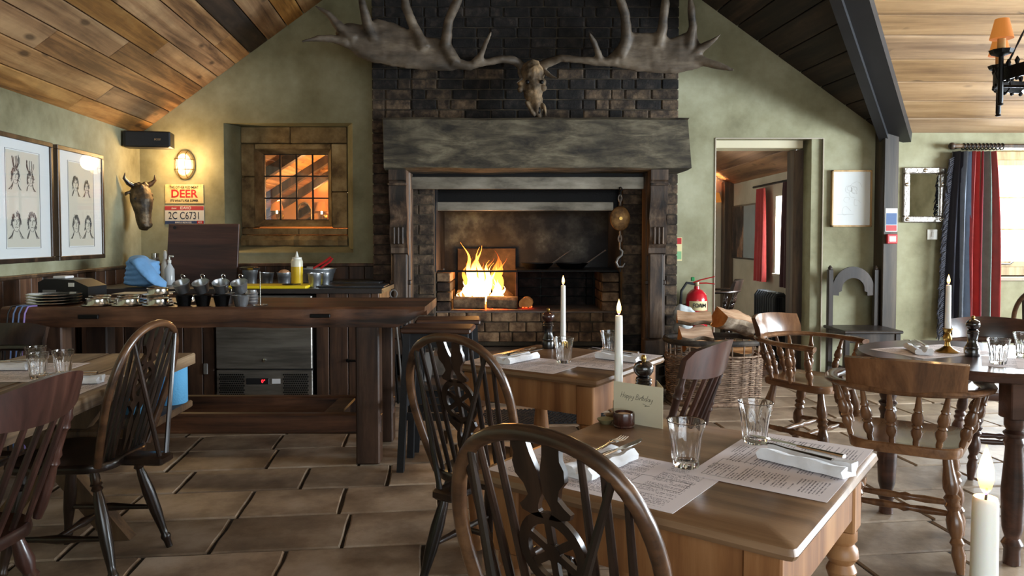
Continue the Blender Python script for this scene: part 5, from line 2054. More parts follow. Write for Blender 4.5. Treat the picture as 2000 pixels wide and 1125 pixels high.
FA, FM, FL_ = (.595, .804), (.55, .835), (-.042, 1)
LTC = (-1.525, 3.50)

TSC = 1.1
menu_me = MB().box(-.215, .215, -.14, .14, 0, .0006).mesh('menu', 0)
menu_me.materials.append(menu_mat)


def menu(label, p, rz):
    t = thing('menu', label, 'menu', p, rz, 'printed paper menus laid as placemats')
    link('sheet', menu_me, t)
    for (x0, x1, y0, y1) in ((-.19, -.06, .04, .118), (.07, .18, -.03, .03)):
        m = MB()
        for (a, b, c, d) in ((x0, x1, y0, y0 + .001), (x0, x1, y1 - .001, y1), (x0, x0 + .001, y0, y1), (x1 - .001, x1, y0, y1)):
            m.box(a, b, c, d, .0006, .0008)
        m.build('ruled_box', ink_grey, t, smooth=0)
    return t


menu('printed menu under the tumbler near the hoop chair on the birthday table', on(FT, FA, -.10, -.175, .7503), AF)
menu('printed menu under the rolled napkin at the bare edge of the birthday table', on(FT, FA, .185, .122, .7512), AF + 90)
menu('printed menu on the fire-side pine table next to the wheelback chair', on(MT, FM, -.085, -.16, .7503), AM)
menu('printed menu on the fire-side pine table next to the spindle chair', on(MT, FM, .165, .10, .7512), AM + 90)
menu('printed menu on the round table under the candlestick', (RT[0] - .12, RT[1] + .10, .7503), 20)
menu('printed menu on the round table near the worn chair crest', (RT[0] + .12, RT[1] - .26, .7503), -32)
menu('printed menu on the plank table under the three tumblers', on(LTC, FL_, -.50, -0.420, LTH + .0003), 92)
menu('printed menu on the plank table in front of the wheelback chair', on(LTC, FL_, -.19, -0.720, LTH + .0006), 92)
menu('printed menu on the plank table in front of the spindle chair', on(LTC, FL_, -.19, -1.220, LTH + .0003), 92)

# faceted tumbler
vs, fs = [], []
seg = 72
prof = [(.001, 0), (.024, 0), (.0265, .004), (.0285, .03), (.0325, .062), (.0365, .080), (.0385, .090), (.0375, .0915), (.0362, .090), (.034, .075), (.030, .058), (.0262, .030), (.0235, .012), (.001, .010)]
prof = [(a_ * 1.08, b_ * 1.1) for a_, b_ in prof]
for i, (r, z) in enumerate(prof):
    for j in range(seg):
        a = 2 * math.pi * j / seg
        k = 1.0
        if 1 <= i <= 4:
            k = 1 + (.09, .09, .08, .04)[i - 1] * (.35 - abs(math.sin(4.5 * a)) ** .8)
        vs.append((r * k * math.cos(a), r * k * math.sin(a), z))
for i in range(len(prof) - 1):
    for j in range(seg):
        fs.append((i * seg + j, i * seg + (j + 1) % seg, (i + 1) * seg + (j + 1) % seg, (i + 1) * seg + j))
tum_me = MB().add(vs, fs).mesh('tumbler', 28, weld=True)
tum_me.materials.append(glass)
for (lab, p) in (('clear faceted tumbler in the middle of the birthday table', on(FT, FA, .022, -.04, .7512)),
                 ('clear faceted tumbler beside the rolled napkin on the birthday table', on(FT, FA, .082, .232, .752)),
                 ('clear faceted tumbler in the middle of the fire-side pine table', on(MT, FM, .045, -.069, .7512)),
                 ('clear faceted tumbler at the spindle chair side of the fire-side table', on(MT, FM, .109, .215, .752)),
                 ('clear faceted tumbler nearest the pepper mill on the round table', (1.912, 2.905, .7512)),
                 ('clear faceted tumbler on the round table away from the pepper mill', (2.135, 3.08, .7512)),
                 ('clear faceted tumbler at the back of three on the plank table', on(LTC, FL_, -.484, -0.390, LTH + .001)),
                 ('clear faceted tumbler in front of the other two on the plank table', on(LTC, FL_, -.375, -0.565, LTH + .001)),
                 ('clear faceted tumbler third of the three on the plank table, closest to the wheelback', on(LTC, FL_, -.315, -0.495, LTH + .001))):
    o = link('tumbler', tum_me, None, p)
    tag(o, lab, 'glass', 'faceted tumblers')

# napkin, fork, knife
vs, fs = [], []
cs = [(-.034, .004), (-.036, .016), (-.028, .026), (-.012, .024), (-.006, .014), (.0, .012), (.006, .014), (.012, .024), (.028, .027), (.037, .016), (.034, .004), (.02, 0), (0, .001), (-.02, 0)]
n_ = 12
for i in range(n_ + 1):
    y = -.095 + .19 * i / n_
    k = 1 + .05 * math.sin(i * 1.7)
    for q, (a, b) in enumerate(cs):
        vs.append((a * k, y + (.004 * math.sin(q * 2.1) if i in (0, n_) else 0), max(0, b * (1 + .08 * math.sin(i * 1.1 + q)))))
q = len(cs)
for i in range(n_):
    for j in range(q):
        fs.append((i * q + j, i * q + (j + 1) % q, (i + 1) * q + (j + 1) % q, (i + 1) * q + j))
fs += [tuple(reversed(range(q))), tuple(n_ * q + j for j in range(q))]
nap_me = MB().add(vs, fs).mesh('napkin', 50)
nap_me.materials.append(napkin_m)
m = MB()
m.tube([(0, -.10, .0), (0, -.06, .001), (0, 0, .003), (0, .03, .006), (0, .045, .005)], [.0085, .0075, .004, .0035, .0085], 8, flat=.3)
m.box(-.0105, .0105, .042, .058, .0025, .0048)
for x in (-.0092, -.0031, .0031, .0092):
    m.tube([(x, .056, .0035), (x, .08, .001), (x * .98, .102, .0045)], [.0022, .002, .0012], 6, flat=.6)
fork_me = m.mesh('fork', 40)
fork_me.materials.append(cutlery_m)
m = MB()
m.tube([(0, -.11, .003), (0, -.08, .003), (0, -.02, .003), (0, -.005, .003)], [.0085, .0078, .0062, .005], 8, flat=.55)
m.slab([(-.004, -.006), (.0045, -.006), (.0105, .02), (.0105, .07), (.006, .098), (-.003, .112), (-.005, .06)], .002, .0038)
knife_me = m.mesh('knife', 40)
knife_me.materials.append(cutlery_m)


def setting(where, p, rz, z):
    o = link('napkin', nap_me, None, (p[0], p[1], z + .0008), rz)
    tag(o, 'white linen napkin roll ' + where, 'napkin', 'linen napkin rolls')
    M = RZ(rz)
    for me, dx, nm in ((fork_me, -.018, 'fork'), (knife_me, .018, 'knife')):
        d = M @ Vector((dx, .035, 0))
        o = link(nm, me, None, (p[0] + d.x, p[1] + d.y, z + .034))
        o.rotation_euler = (0, 0, R(rz + (1.5 if nm == 'fork' else -1.5)))
        tag(o, 'steel %s resting on the napkin roll ' % nm + where, nm, nm + 's on the napkin rolls')


setting('nearest the worn hoop chair on the birthday table', on(FT, FA, -.118, -.165), AF - 2, .7512)
setting('at the bare edge of the birthday table', on(FT, FA, .235, .105), AF + 78, .752)
setting('facing the wheelback on the fire-side table', on(MT, FM, -.125, -.14), AM - 6, .7512)
setting('facing the spindle chair on the fire-side table', on(MT, FM, .21, .10), AM + 84, .752)
setting('by the candlestick on the round table', (RT[0] - .20, RT[1] + .07), -15, .7512)
setting('in front of the wheelback on the plank table', on(LTC, FL_, -.17, -0.680), 96, LTH + .0014)
setting('across from the wheelback on the plank table', on(LTC, FL_, -.62, -0.370), -84, LTH + .001)


def candle(label, p, r, h, stick, lab2, lit=True):
    """stick: height of the brass holder"""
    t = thing('candlestick', lab2, 'candlestick', p, 0, 'brass candlesticks')
    if stick > .05:
        MB().lathe([(.001, 0), (.045, 0), (.046, .006), (.03, .014), (.012, .028), (.010, .045), (.017, .055), (.017, .07), (.010, .085), (.02, stick - .004), (.02, stick), (r + .001, stick), (r + .001, stick - .018), (.001, stick - .018)], 24).build('holder', brass, t)
    else:
        MB().lathe([(.001, 0), (.034, 0), (.036, .005), (.016, .009), (.015, stick), (r + .001, stick), (r + .001, stick - .018), (.001, stick - .018)], 24).build('holder', brass, t)
    c = thing('candle', label, 'candle', (p[0], p[1], p[2] + stick - .0178), 0, 'lit white taper candles')
    MB().lathe([(.001, 0), (r, 0), (r * .82, h - .004), (r * .74, h), (.001, h - .003)], 20).build('wax', candle_wax, c)
    MB().tube([(0, 0, h - .004), (.001, 0, h + .008)], .0011, 6).build('wick', ink, c)
    f = MB().lathe([(.0008, 0), (.0042, .005), (.0066, .014), (.0064, .022), (.0044, .031), (.0018, .039), (.0003, .044)], 14).build('flame', candle_flame, c)
    f.location = (0, 0, h + .002)
    point_light('candle_light', (0, 0, h + .025), .35, (1, .55, .2), .012, c)


z0 = .75
candle('lit white taper candle behind the birthday card', on(FT, FA, -.312, .272, z0), .0125, .255, .045, 'small brass candle holder behind the birthday card')
candle('lit white taper candle behind the tall pepper mill on the fire-side table', on(MT, FM, -.150, .272, z0), .0125, .255, .045, 'small brass candle holder on the fire-side pine table')
candle('lit white taper candle in the tall brass candlestick on the round table', (1.885, 3.20, z0), .0125, .205, .105, 'tall brass candlestick on the round table')
candle('lit white taper candle standing alone on the small pine table', (.413, .64, z0), .0125, .246, .045, 'small brass candle holder on the small pine table')

MILL = [(.001, 0), (.027, 0), (.028, .006), (.028, .030), (.026, .034), (.0275, .038), (.026, .044), (.020, .058), (.018, .075), (.021, .092), (.023, .098), (.021, .102), (.023, .107), (.021, .112), (.016, .115)]
HEAD = [(.014, .115), (.02, .119), (.027, .130), (.028, .140), (.024, .150), (.014, .157), (.001, .159)]


def mill(label, p, head, k=1.0):
    t = thing('pepper_mill', label, 'pepper mill', p, 0, 'turned pepper mills')
    MB().lathe([(r, z * k) for r, z in MILL], 24).build('body', pepper_m, t)
    MB().lathe([(r, z * k) for r, z in HEAD], 24).build('head', head, t)
    MB().lathe([(.004, .157 * k), (.0075, .162 * k), (.0075, .170 * k), (.004, .175 * k), (.001, .175 * k)], 12).build('knob', brass, t)


mill('black pepper mill behind the birthday card', on(FT, FA, -.250, .300), pepper_m)
mill('tall pepper mill with red-brown head on the fire-side pine table', on(MT, FM, -.205, .235), walnut_m, 1.04)
mill('dark pepper mill beside the candlestick on the round table', (1.925, 3.09, .75), pepper_m, .98)
tag(MB().bbox(-.012, .012, -.012, .012, 0, .03, .003).build('salt_block', card_cream, None, (1.955, 3.17, .75), 12), 'small pale block beside the pepper mill on the round table', 'salt pot')

t = thing('salt_cellar', 'dark turned wooden salt cellar in front of the birthday card', 'salt cellar', on(FT, FA, -.248, .183))
MB().lathe([(.001, 0), (.026, 0), (.0285, .004), (.027, .007), (.0285, .01), (.0285, .034), (.027, .039), (.0235, .039), (.023, .030), (.001, .030)], 28).build('bowl', walnut_m, t)
MB().lathe([(.0228, .030), (.018, .0345), (.001, .036)], 24).build('salt', salt_m, t)
t = thing('small_dish', 'little olive dish behind the salt cellar', 'dish', on(FT, FA, -.305, .186))
MB().lathe([(.001, 0), (.014, 0), (.023, .012), (.022, .013), (.013, .003), (.001, .003)], 20).build('bowl', plain('olive_glaze', (128, 118, 84), .3), t)
# birthday card: two leaves, handwriting on the outer one
A_, B_ = Vector(on(FT, FA, -.302, .226)), Vector(on(FT, FA, -.155, .222))
dv = (B_ - A_)
ang = math.degrees(math.atan2(dv.y, dv.x))
t = thing('greeting_card', 'cream folded greeting card with handwritten birthday wish', 'card', tuple(A_), ang)
W_ = dv.length
MB().box(0, W_, -.0004, .0004, 0, .108).build('leaf', card_cream, t, smooth=0)
m = MB().box(0, .105, -.0004, .0004, 0, .108)
o = m.build('leaf', card_cream, t, smooth=0)
o.location = (W_, 0.0, 0)
o.rotation_euler[2] = R(126)
PEN = {'H': [[(0, 0), (.05, 1)], [(.45, 0), (.5, 1)], [(0, .5), (.5, .55)]], 'a': [[(.4, .45), (.15, .5), (0, .2), (.2, 0), (.38, .2), (.42, .48), (.42, .1), (.5, 0)]],
       'p': [[(.05, .5), (0, -.45)], [(.03, .4), (.25, .5), (.38, .25), (.2, .02), (.02, .1)]], 'y': [[(0, .5), (.1, .1), (.3, .1), (.42, .5), (.3, -.3), (.05, -.4)]],
       'B': [[(0, 0), (.05, 1)], [(.05, 1), (.4, .9), (.3, .6), (.05, .52), (.45, .4), (.4, .05), (0, 0)]], 'i': [[(.05, .5), (.05, .05), (.15, 0)], [(.06, .7), (.08, .74)]],
       'r': [[(0, 0), (.05, .5), (.08, .35), (.25, .5)]], 't': [[(.1, .85), (.08, .1), (.2, 0)], [(-.05, .55), (.25, .58)]], 'h': [[(0, 0), (.05, 1)], [(.03, .3), (.2, .5), (.3, .35), (.32, 0)]],
       'd': [[(.38, .45), (.15, .5), (0, .2), (.2, 0), (.38, .2)], [(.45, 1), (.4, .1), (.5, 0)]]}
WID = {'H': .62, 'a': .55, 'p': .48, 'y': .5, 'B': .55, 'i': .2, 'r': .3, 't': .26, 'h': .42, 'd': .55, ' ': .4}
m = MB()
u = 0.0
for cch in 'Happy Birthday':
    for s_ in PEN.get(cch, []):
        m.tube([(.022 + (u + a + .25 * b) * .0150, -.0007, .068 - u * .0005 + b * .0150) for a, b in s_], .00042, 4)
    u += WID[cch]
m.build('handwriting', ink, t)
MB().tube([(W_ * .60, -.0008, .058), (W_ * .68, -.0008, .055), (W_ * .64, -.0008, .052), (W_ * .74, -.0008, .0545)], .0004, 4).build('pen_flourish', ink, t)

# ------------------------------------------------------------------ along the left wall
def on_left(y, z, off=0.0):
    return tuple(lw(y, off, z))


def head_curves(m, x, z, s, seed, horned=False):
    """loose pencil head: short shading strokes for hair, brow, nose, cheek, neck"""
    r_ = random.Random(seed)

    def stroke(p, w=.001):
        m.tube([(x + a * s, -.0262, z + b * s) for a, b in p], w, 4)

    def hatch(n, a0, a1, r0, r1, dx, dz, w):
        for _ in range(n):
            a = r_.uniform(a0, a1)
            q = r_.uniform(r0, r1)
            px_, pz_ = .48 * q * math.cos(a), .62 * q * math.sin(a) + .1
            stroke([(px_, pz_), (px_ + dx * .5 + r_.uniform(-.06, .06), pz_ + dz * .5), (px_ + dx + r_.uniform(-.08, .08), pz_ + dz)], w)
    hatch(34, .2, 2.9, .85, 1.15, .06, -.28, .0012)
    hatch(16, -.9, .4, .6, 1.0, .08, -.14, .0009)
    hatch(14, 2.7, 3.6, .85, 1.1, -.03, -.25, .0011)
    stroke([(.42, .0), (.34, -.3), (.08, -.55), (-.2, -.48), (-.4, -.15)], .0009)
    for g in (-1, 1):
        stroke([(g * .12, .2), (g * .22, .235), (g * .32, .19)], .0016)
        stroke([(g * .16, .13), (g * .22, .15), (g * .28, .12)], .0016)
    stroke([(.02, .18), (.07, -.02), (-.04, -.1), (.05, -.12)], .0010)
    stroke([(-.14, -.27), (0, -.245), (.14, -.28)], .0013)
    for _ in range(12):
        g = r_.choice((-1, 1))
        stroke([(g * .3, -.42), (g * (.36 + r_.uniform(0, .2)), -.72), (g * (.5 + r_.uniform(0, .45)), -.98)], .0008)
    if horned:
        for k in range(9):
            a = r_.uniform(-.35, .35)
            stroke([(a, .65), (a * 1.8 + r_.uniform(-.1, .1), 1.05), (a * 2.0, 1.5 + r_.uniform(-.2, .2))], .0014)


def big_picture(label, y0, y1, seed):
    c = lw((y0 + y1) / 2, .001, 1.485)
    t = thing('framed_print', label, 'picture', tuple(c), WA)
    w = (y1 - y0) / UD.y / 2
    h = .40
    for (a, b, c_, d) in ((-w, w, h - .03, h), (-w, w, -h, -h + .03), (-w, -w + .03, -h + .03, h - .03), (w - .03, w, -h + .03, h - .03)):
        MB().bbox(a, b, -.035, 0, c_, d, .003).build('frame_bar', picture_frame_m, t, smooth=0)
    MB().box(-w + .03, w - .03, -.022, -.002, -h + .03, h - .03).build('mount', mat_board, t, smooth=0)
    MB().box(-.185, .185, -.0245, -.022, -.30, .30).build('print', print_paper, t, smooth=0)
    m = MB()
    for (a, b, c_, d) in ((-.195, .195, .308, .309), (-.195, .195, -.309, -.308), (-.195, -.194, -.309, .309), (.194, .195, -.309, .309)):
        m.box(a, b, -.0245, -.022, c_, d)
    m.build('plate_line', ink_grey, t, smooth=0)
    m = MB()
    head_curves(m, -.09, .14, .085, seed, seed % 2 == 0)
    head_curves(m, .08, .13, .075, seed + 1, seed % 2 == 0)
    head_curves(m, -.09, -.15, .10, seed + 2)
    head_curves(m, .09, -.15, .10, seed + 3)
    o = m.build('pencil_drawing', ink_grey, t)
    o['kind'] = 'stuff'
    MB().box(-w + .03, w - .03, -.0305, -.0295, -h + .03, h - .03).build('glazing', frame_glass, t, smooth=0)


big_picture('large framed print of sketched heads, further along from the bull mask', 4.36, 5.06, 2)
big_picture('large framed print of sketched heads hanging next to the bull mask', 5.12, 5.82, 5)

# bull mask
bt = thing('bull_mask', 'bronzed bull head mask with horns on the sage wall', 'bull head', on_left(6.30, 1.53, .085), WA - 38)
m = MB()
m.tube([(0, -.03, .15), (0, -.06, .10), (0, -.085, .02), (0, -.10, -.08), (0, -.115, -.17), (0, -.10, -.22)], [.05, .085, .088, .066, .058, .035], 14)
m.blob((0, -.135, -.185), (.055, .04, .032))
for sx in (-1, 1):
    m.blob((sx * .068, -.10, .035), (.026, .026, .022))
    m.blob((sx * .03, -.155, -.175), (.018, .016, .014))
    m.tube([(sx * .07, -.04, .10), (sx * .11, -.045, .085), (sx * .12, -.05, .06)], [.02, .026, .006], 8, flat=.5)
rr = random.Random(6)
for k in range(16):
    m.blob((rr.uniform(-.05, .05), -.10 + rr.uniform(-.02, .03), .12 + rr.uniform(-.03, .05)), .020)
organic(m, 'head', bronze_m, .007, bt, smooth_it=2, disp=.003, dscale=20)
for sx in (-1, 1):
    MB().tube([(sx * .055, -.05, .15), (sx * .10, -.055, .17), (sx * .135, -.06, .205), (sx * .13, -.065, .25)], [.026, .022, .014, .003], 10).build('horn', chair_dark, bt)
    MB().blob((sx * .075, -.118, .038), .010).build('eye', ink, bt)

sp = thing('loudspeaker', 'black box loudspeaker mounted in the corner under the ceiling', 'speaker', (-3.07, 6.30, 2.0), 12)
MB().bbox(-.185, .185, -.06, .10, .0, .135, .008).build('cabinet', black_plastic, sp, smooth=0)
MB().bbox(-.165, .178, -.066, -.058, .008, .127, .004).build('grille', rubber, sp, smooth=0)
MB().box(-.03, .03, .10, .27, .04, .10).build('bracket', black_iron, sp, smooth=0)
text_mesh('badge', 'BOSE', .022, silver, sp, TR(.085, -.067, .065), .0004, shear=.25, bold=.0006)

bl = thing('bulkhead_light', 'glowing oval caged bulkhead light on the sage wall', 'wall light', tuple(aty(362, 322, YW)))
MB().lathe([(.001, 0), (.088, 0), (.092, .012), (.085, .03), (.07, .035), (.066, .028), (.001, .028)], 28, RX(90) @ Matrix.Diagonal((1, 1.42, 1, 1))).build('base', pale_metal, bl)
MB().lathe([(.064, .028), (.062, .05), (.05, .072), (.025, .085), (.001, .088)], 24, RX(90) @ Matrix.Diagonal((1, 1.42, 1, 1))).build('glass_globe', lamp_glass, bl)
m = MB()
for a in (-.03, .03):
    m.tube([(a, -.02, -.12), (a * 1.1, -.07, -.09), (a * 1.1, -.095, 0), (a * 1.1, -.07, .09), (a, -.02, .12)], .004, 6)
for zz in (-.045, .045):
    m.tube([(-.088, -.02, zz), (-.06, -.075, zz), (0, -.1, zz), (.06, -.075, zz), (.088, -.02, zz)], .004, 6)
m.build('cage', brass, bl)
point_light('bulkhead_lamp', (0, -.17, 0), 10, (1.0, .64, .28), .07, bl)

red_print = plain('red_print', (168, 28, 36), .6)
t = thing('novelty_plate', 'cream metal plate with red deer slogan above the registration plate', 'sign', tuple(aty(360, 379, YW - .004)))
MB().bbox(-.171, .171, -.004, .003, -.084, .084, .002).build('plate', mottled('rusty_cream_tin', [(.25, (150, 116, 76)), (.4, (206, 184, 132)), (.8, (220, 202, 152))], 9, .55, bump=.1), t, smooth=0)
text_mesh('lettering', 'THE OTHER RED MEAT', .031, ink, t, TR(0, -.005, .058), sx=.80, bold=.0006)
text_mesh('lettering', 'DEER', .098, red_print, t, TR(0, -.005, 0), sx=1.02, bold=.0022)
text_mesh('lettering', "IT'S WHAT'S FOR SUPPER", .029, ink, t, TR(0, -.005, -.060), sx=.76, bold=.0006)
t = thing('registration_plate', 'red white and blue registration plate under the deer slogan', 'number plate', tuple(aty(360.5, 420, YW - .004)))
MB().bbox(-.174, .174, -.004, .003, -.082, .082, .002).build('plate', plain('plate_white', (206, 204, 200), .45), t, smooth=0)
MB().box(-.172, .172, -.0045, -.004, .042, .080).build('top_band', plain('plate_red', (168, 60, 66), .5), t, smooth=0)
MB().box(-.172, .172, -.0045, -.004, -.080, -.052).build('bottom_band', plain('plate_blue', (44, 62, 104), .5), t, smooth=0)
text_mesh('lettering', 'IDAHO', .034, paper_white, t, TR(.012, -.0052, .061), sx=.9)
text_mesh('lettering', 'Scenic', .022, paper_white, t, TR(-.092, -.0052, .060), shear=.4, sx=.8)
text_mesh('lettering', '2C C6731', .092, plain('plate_navy', (34, 40, 62), .5), t, TR(0, -.0052, -.008), sx=.74, bold=-.0004)
text_mesh('lettering', 'FAMOUS POTATOES', .020, paper_white, t, TR(-.01, -.0052, -.067), sx=.8)
MB().box(.112, .168, -.0052, -.0045, -.079, -.050).build('tax_sticker', red_print, t, smooth=0)
text_mesh('lettering', '431', .024, paper_white, t, TR(.14, -.0056, -.065))

# ------------------------------------------------------------------ on the back counter
CZ = .878


def cp(px, py):
    return tuple(atz(px, py, CZ))


t = thing('leaning_board', 'large dark brown wooden board leaning on the wall behind the counter', 'board', (-2.47, 5.90, CZ), -1)
m = MB()
M = RX(-8)
m.bbox(-.285, .285, -.012, .012, 0, .48, .004, M)
m.build('board', dark_board, t, smooth=0)
MB().lathe([(.001, 0), (.013, 0), (.013, .004), (.001, .004)], 14, TR(-.225, .035, .445) @ RX(82)).build('hanging_hole', ink, t)
m = MB()
for k in range(5):
    m.blob((0, 0, .03 + k * .036), (.135 - .004 * k, .10, .030), seg=18, amp=.12)
m.tube([(-.02, -.06, .20), (.03, -.10, .19), (.10, -.12, .11), (.155, -.10, .045), (.20, -.06, .015)], [.05, .07, .07, .06, .03], 10, flat=.45)
m.blob((-.01, -.03, .20), (.07, .06, .035))
o = organic(m, 'folded_cloths', blue_cloth, .009, None, (-2.72, 5.46, CZ), 0, 2, .006, 12)
o.location.z += CZ + .0006 - lowest(o)
tag(o, 'heap of folded blue cloths on the counter beside the dark board', 'cloth')


def bottle(name, label, loc, prof, mat, cap=None, capm=None, cat='bottle', parts=()):
    t = thing(name, label, cat, loc)
    MB().lathe(prof, 20).build('body', mat, t)
    if cap:
        MB().lathe(cap, 16).build('cap', capm, t)
    for (nm, mb_, mt) in parts:
        mb_.build(nm, mt, t)
    return t


bottle('steel_flask', 'brushed steel flask behind the blue cloths', (-2.98, 6.20, CZ), [(.001, 0), (.036, 0), (.036, .17), (.03, .185), (.03, .20), (.001, .2)], brushed, [(.031, .20), (.031, .235), (.001, .238)], silver, 'flask')
bottle('spray_bottle', 'slim white spray bottle behind the blue cloths', (-2.88, 6.16, CZ), [(.001, 0), (.03, 0), (.031, .14), (.016, .18), (.013, .20), (.001, .2)], white_plastic, [(.014, .20), (.016, .225), (.010, .255), (.001, .26)], white_plastic)
bottle('soap_bottle', 'clear pump soap bottle in front of the red box', (-2.66, 5.76, CZ), [(.001, 0), (.036, 0), (.038, .02), (.036, .12), (.014, .16), (.012, .17), (.001, .17)], plain('cloudy_plastic', (190, 194, 196), .2), [(.014, .17), (.014, .19), (.006, .195), (.006, .215), (.001, .215)], white_plastic, 'bottle',
       [('pump_spout', MB().tube([(0, 0, .215), (0, 0, .222), (.035, -.01, .220)], .006, 8), white_plastic)])
t = thing('carton', 'small red carton standing behind the soap bottle', 'box', (-2.76, 6.18, CZ), 6)
MB().bbox(-.07, .07, -.04, .04, 0, .19, .002).build('box', plain('red_carton', (112, 34, 34), .6), t, smooth=0)
MB().box(-.055, .055, -.042, -.04, .05, .12).build('label_panel', cream_label, t, smooth=0)

t = thing('chopping_board', 'bright yellow chopping board on the counter', 'chopping board', (-1.765, 5.45, CZ), 1)
MB().bbox(-.285, .285, -.14, .14, 0, .02, .004).build('board', yellow_board, t, smooth=0)
t = thing('spoon', 'black spoon lying on the yellow chopping board', 'spoon', (-1.63, 5.40, CZ + .0205))
MB().blob((0, 0, .006), (.05, .022, .006)).tube([(.04, 0, .006), (.09, 0, .008)], .004, 6).build('spoon', black_plastic, t)
bottle('oil_bottle', 'clear squeezy bottle half full of yellow oil', (-1.635, 5.64, CZ), [(.001, 0), (.042, 0), (.044, .01), (.044, .145), (.001, .145)], oil_m, None, None, 'bottle',
       [('upper_body', MB().lathe([(.044, .145), (.044, .185), (.038, .2), (.034, .203), (.001, .203)], 20), plain('milky_plastic', (214, 210, 190), .3)),
        ('nozzle', MB().lathe([(.036, .2), (.036, .215), (.014, .22), (.010, .235), (.004, .26), (.001, .262)], 16), white_plastic)])


def pot(label, loc, r, h, film=False, group='aluminium pots on the counter'):
    t = thing('metal_pot', label, 'pot', loc, 0, group)
    MB().lathe([(.001, 0), (r * .8, 0), (r * .9, h * .6), (r * .93, h * .62), (r, h * .97), (r * 1.06, h * .97), (r * 1.06, h), (r * .95, h), (r * .82, h * .5), (r * .74, .006), (.001, .006)], 24).build('pot_body', alu, t)
    if film:
        MB().lathe([(r * 1.2, h * .9), (r * 1.28, h + .006), (r, h + .012), (.001, h + .012)], 20, None, 1, 1, 7, .06).build('foil_cover', silver, t)
    return t


pot('foil covered metal pot beside the leaning dark board', (-2.06, 5.83, CZ), .06, .125, True)
pot('plain small metal pot between the covered pot and crumble pot', (-1.965, 5.95, CZ), .052, .085)
t = pot('small metal pot heaped with crumble beside the oil bottle', (-1.80, 5.86, CZ), .056, .09)
MB().lathe([(.05, .075), (.04, .1), (.02, .112), (.001, .115)], 16).build('crumble', plain('crumble', (176, 130, 92), .95, bump=.8, bscale=80), t)
pot('wide shallow metal pan behind the oil bottle', (-1.62, 6.18, CZ), .15, .11)
pot('metal pot in front of the wall sockets', (-1.455, 5.47, CZ), .05, .105)
pot('small metal pot tucked behind the pot by the wall sockets', (-1.42, 5.62, CZ), .042, .10)
t = thing('tongs', 'red handled tongs leaning out of the shallow pan', 'tongs', (-1.545, 6.10, CZ + .11), 0)
MB().tube([(-.09, 0, .002), (.0, 0, .055), (.055, 0, .095), (.068, 0, .085), (.05, 0, .06), (-.03, 0, .003)], [.008, .010, .010, .010, .010, .008], 8).build('handle', red_plastic, t)
t = thing('wall_socket', 'white wall socket above the counter', 'socket', tuple(aty(625, 533, YW - .029)))
MB().bbox(-.04, .04, -.012, 0, -.045, .045, .004).build('face_plate', white_plastic, t, smooth=0)
MB().bbox(-.022, .022, -.04, -.012, -.035, .012, .006).build('plug', white_plastic, t, smooth=0)
t = thing('wall_socket', 'second white wall socket half hidden by the pots', 'socket', tuple(aty(606, 530, YW - .029)))
MB().bbox(-.03, .03, -.012, 0, -.045, .045, .004).build('face_plate', white_plastic, t, smooth=0)
tag(MB().bbox(-.24, .24, -.15, .15, 0, .014, .004).bbox(-.225, .225, -.135, .135, .010, .013, .001).build('metal_tray', dark_steel, None, (-1.18, 5.55, CZ), 2), 'flat metal tray overhanging the counter end', 'tray')
tag(MB().bbox(-.19, .19, -.13, .13, 0, .012, .004).build('metal_tray', dark_steel, None, (-1.24, 6.02, CZ), -1), 'flat metal tray lying closer to the wall than the other', 'tray')

# ------------------------------------------------------------------ on the work bench
BZ = .868


def bp(px, py, dz=0.0):
    p = atz(px, py, BZ)
    return (p.x, p.y, BZ + dz)


t = thing('receipt_printer', 'black receipt printer with sloping lid at the bench end', 'printer', (-2.64, 4.48, BZ + .012), -4)
prof = [(-.17, 0), (.13, 0), (.14, .01), (.14, .075), (.05, .115), (-.05, .12), (-.13, .12), (-.17, .10)]
MB().prism(prof, -.09, .09).build('case', black_plastic, t, smooth=0)
MB().box(-.14, -.06, -.0925, -.09, .012, .055).build('rating_label', plain('grey_sticker', (122, 122, 118), .6), t, smooth=0)
MB().box(.02, .055, -.0925, -.09, .075, .098).build('logo_sticker', white_plastic, t, smooth=0)
MB().bbox(-.12, -.04, -.03, .05, .12, .134, .003).build('paper_roll', paper_white, t, smooth=0)
MB().box(-.17, -.15, -.07, -.05, -.012, 0).box(.1, .12, -.07, -.05, -.012, 0).box(-.17, -.15, .05, .07, -.012, 0).box(.1, .12, .05, .07, -.012, 0).build('foot', rubber, t, smooth=0)['kind'] = 'stuff'
tag(MB().bbox(-.05, .05, -.03, .03, 0, .018, .004).build('card_reader', black_plastic, None, (-2.735, 4.335, BZ), 0), 'small black card reader by the cables', 'card reader')
tray_me = MB().lathe([(.001, 0), (.10, 0), (.135, .010), (.14, .012), (.138, .015), (.10, .004), (.001, .004)], 32).mesh('platter', 40)
tray_me.materials.append(silver)
for k in range(4):
    o = link('silver_platter', tray_me, None, (-2.59, 4.19, BZ + k * .0155), 0)
    tag(o, ('bottom', 'second', 'third', 'top')[k] + ' silver platter of the stack below the receipt printer', 'platter', 'stacked silver platters')
DISH = [(.001, 0), (.072, 0), (.082, .006), (.08, .009), (.060, .008), (.057, .012), (.057, .038), (.061, .042), (.058, .044), (.053, .038), (.05, .010), (.001, .010)]
dish_me = MB().lathe(DISH, 32).mesh('dish', 40)
dish_me.materials.append(silver)
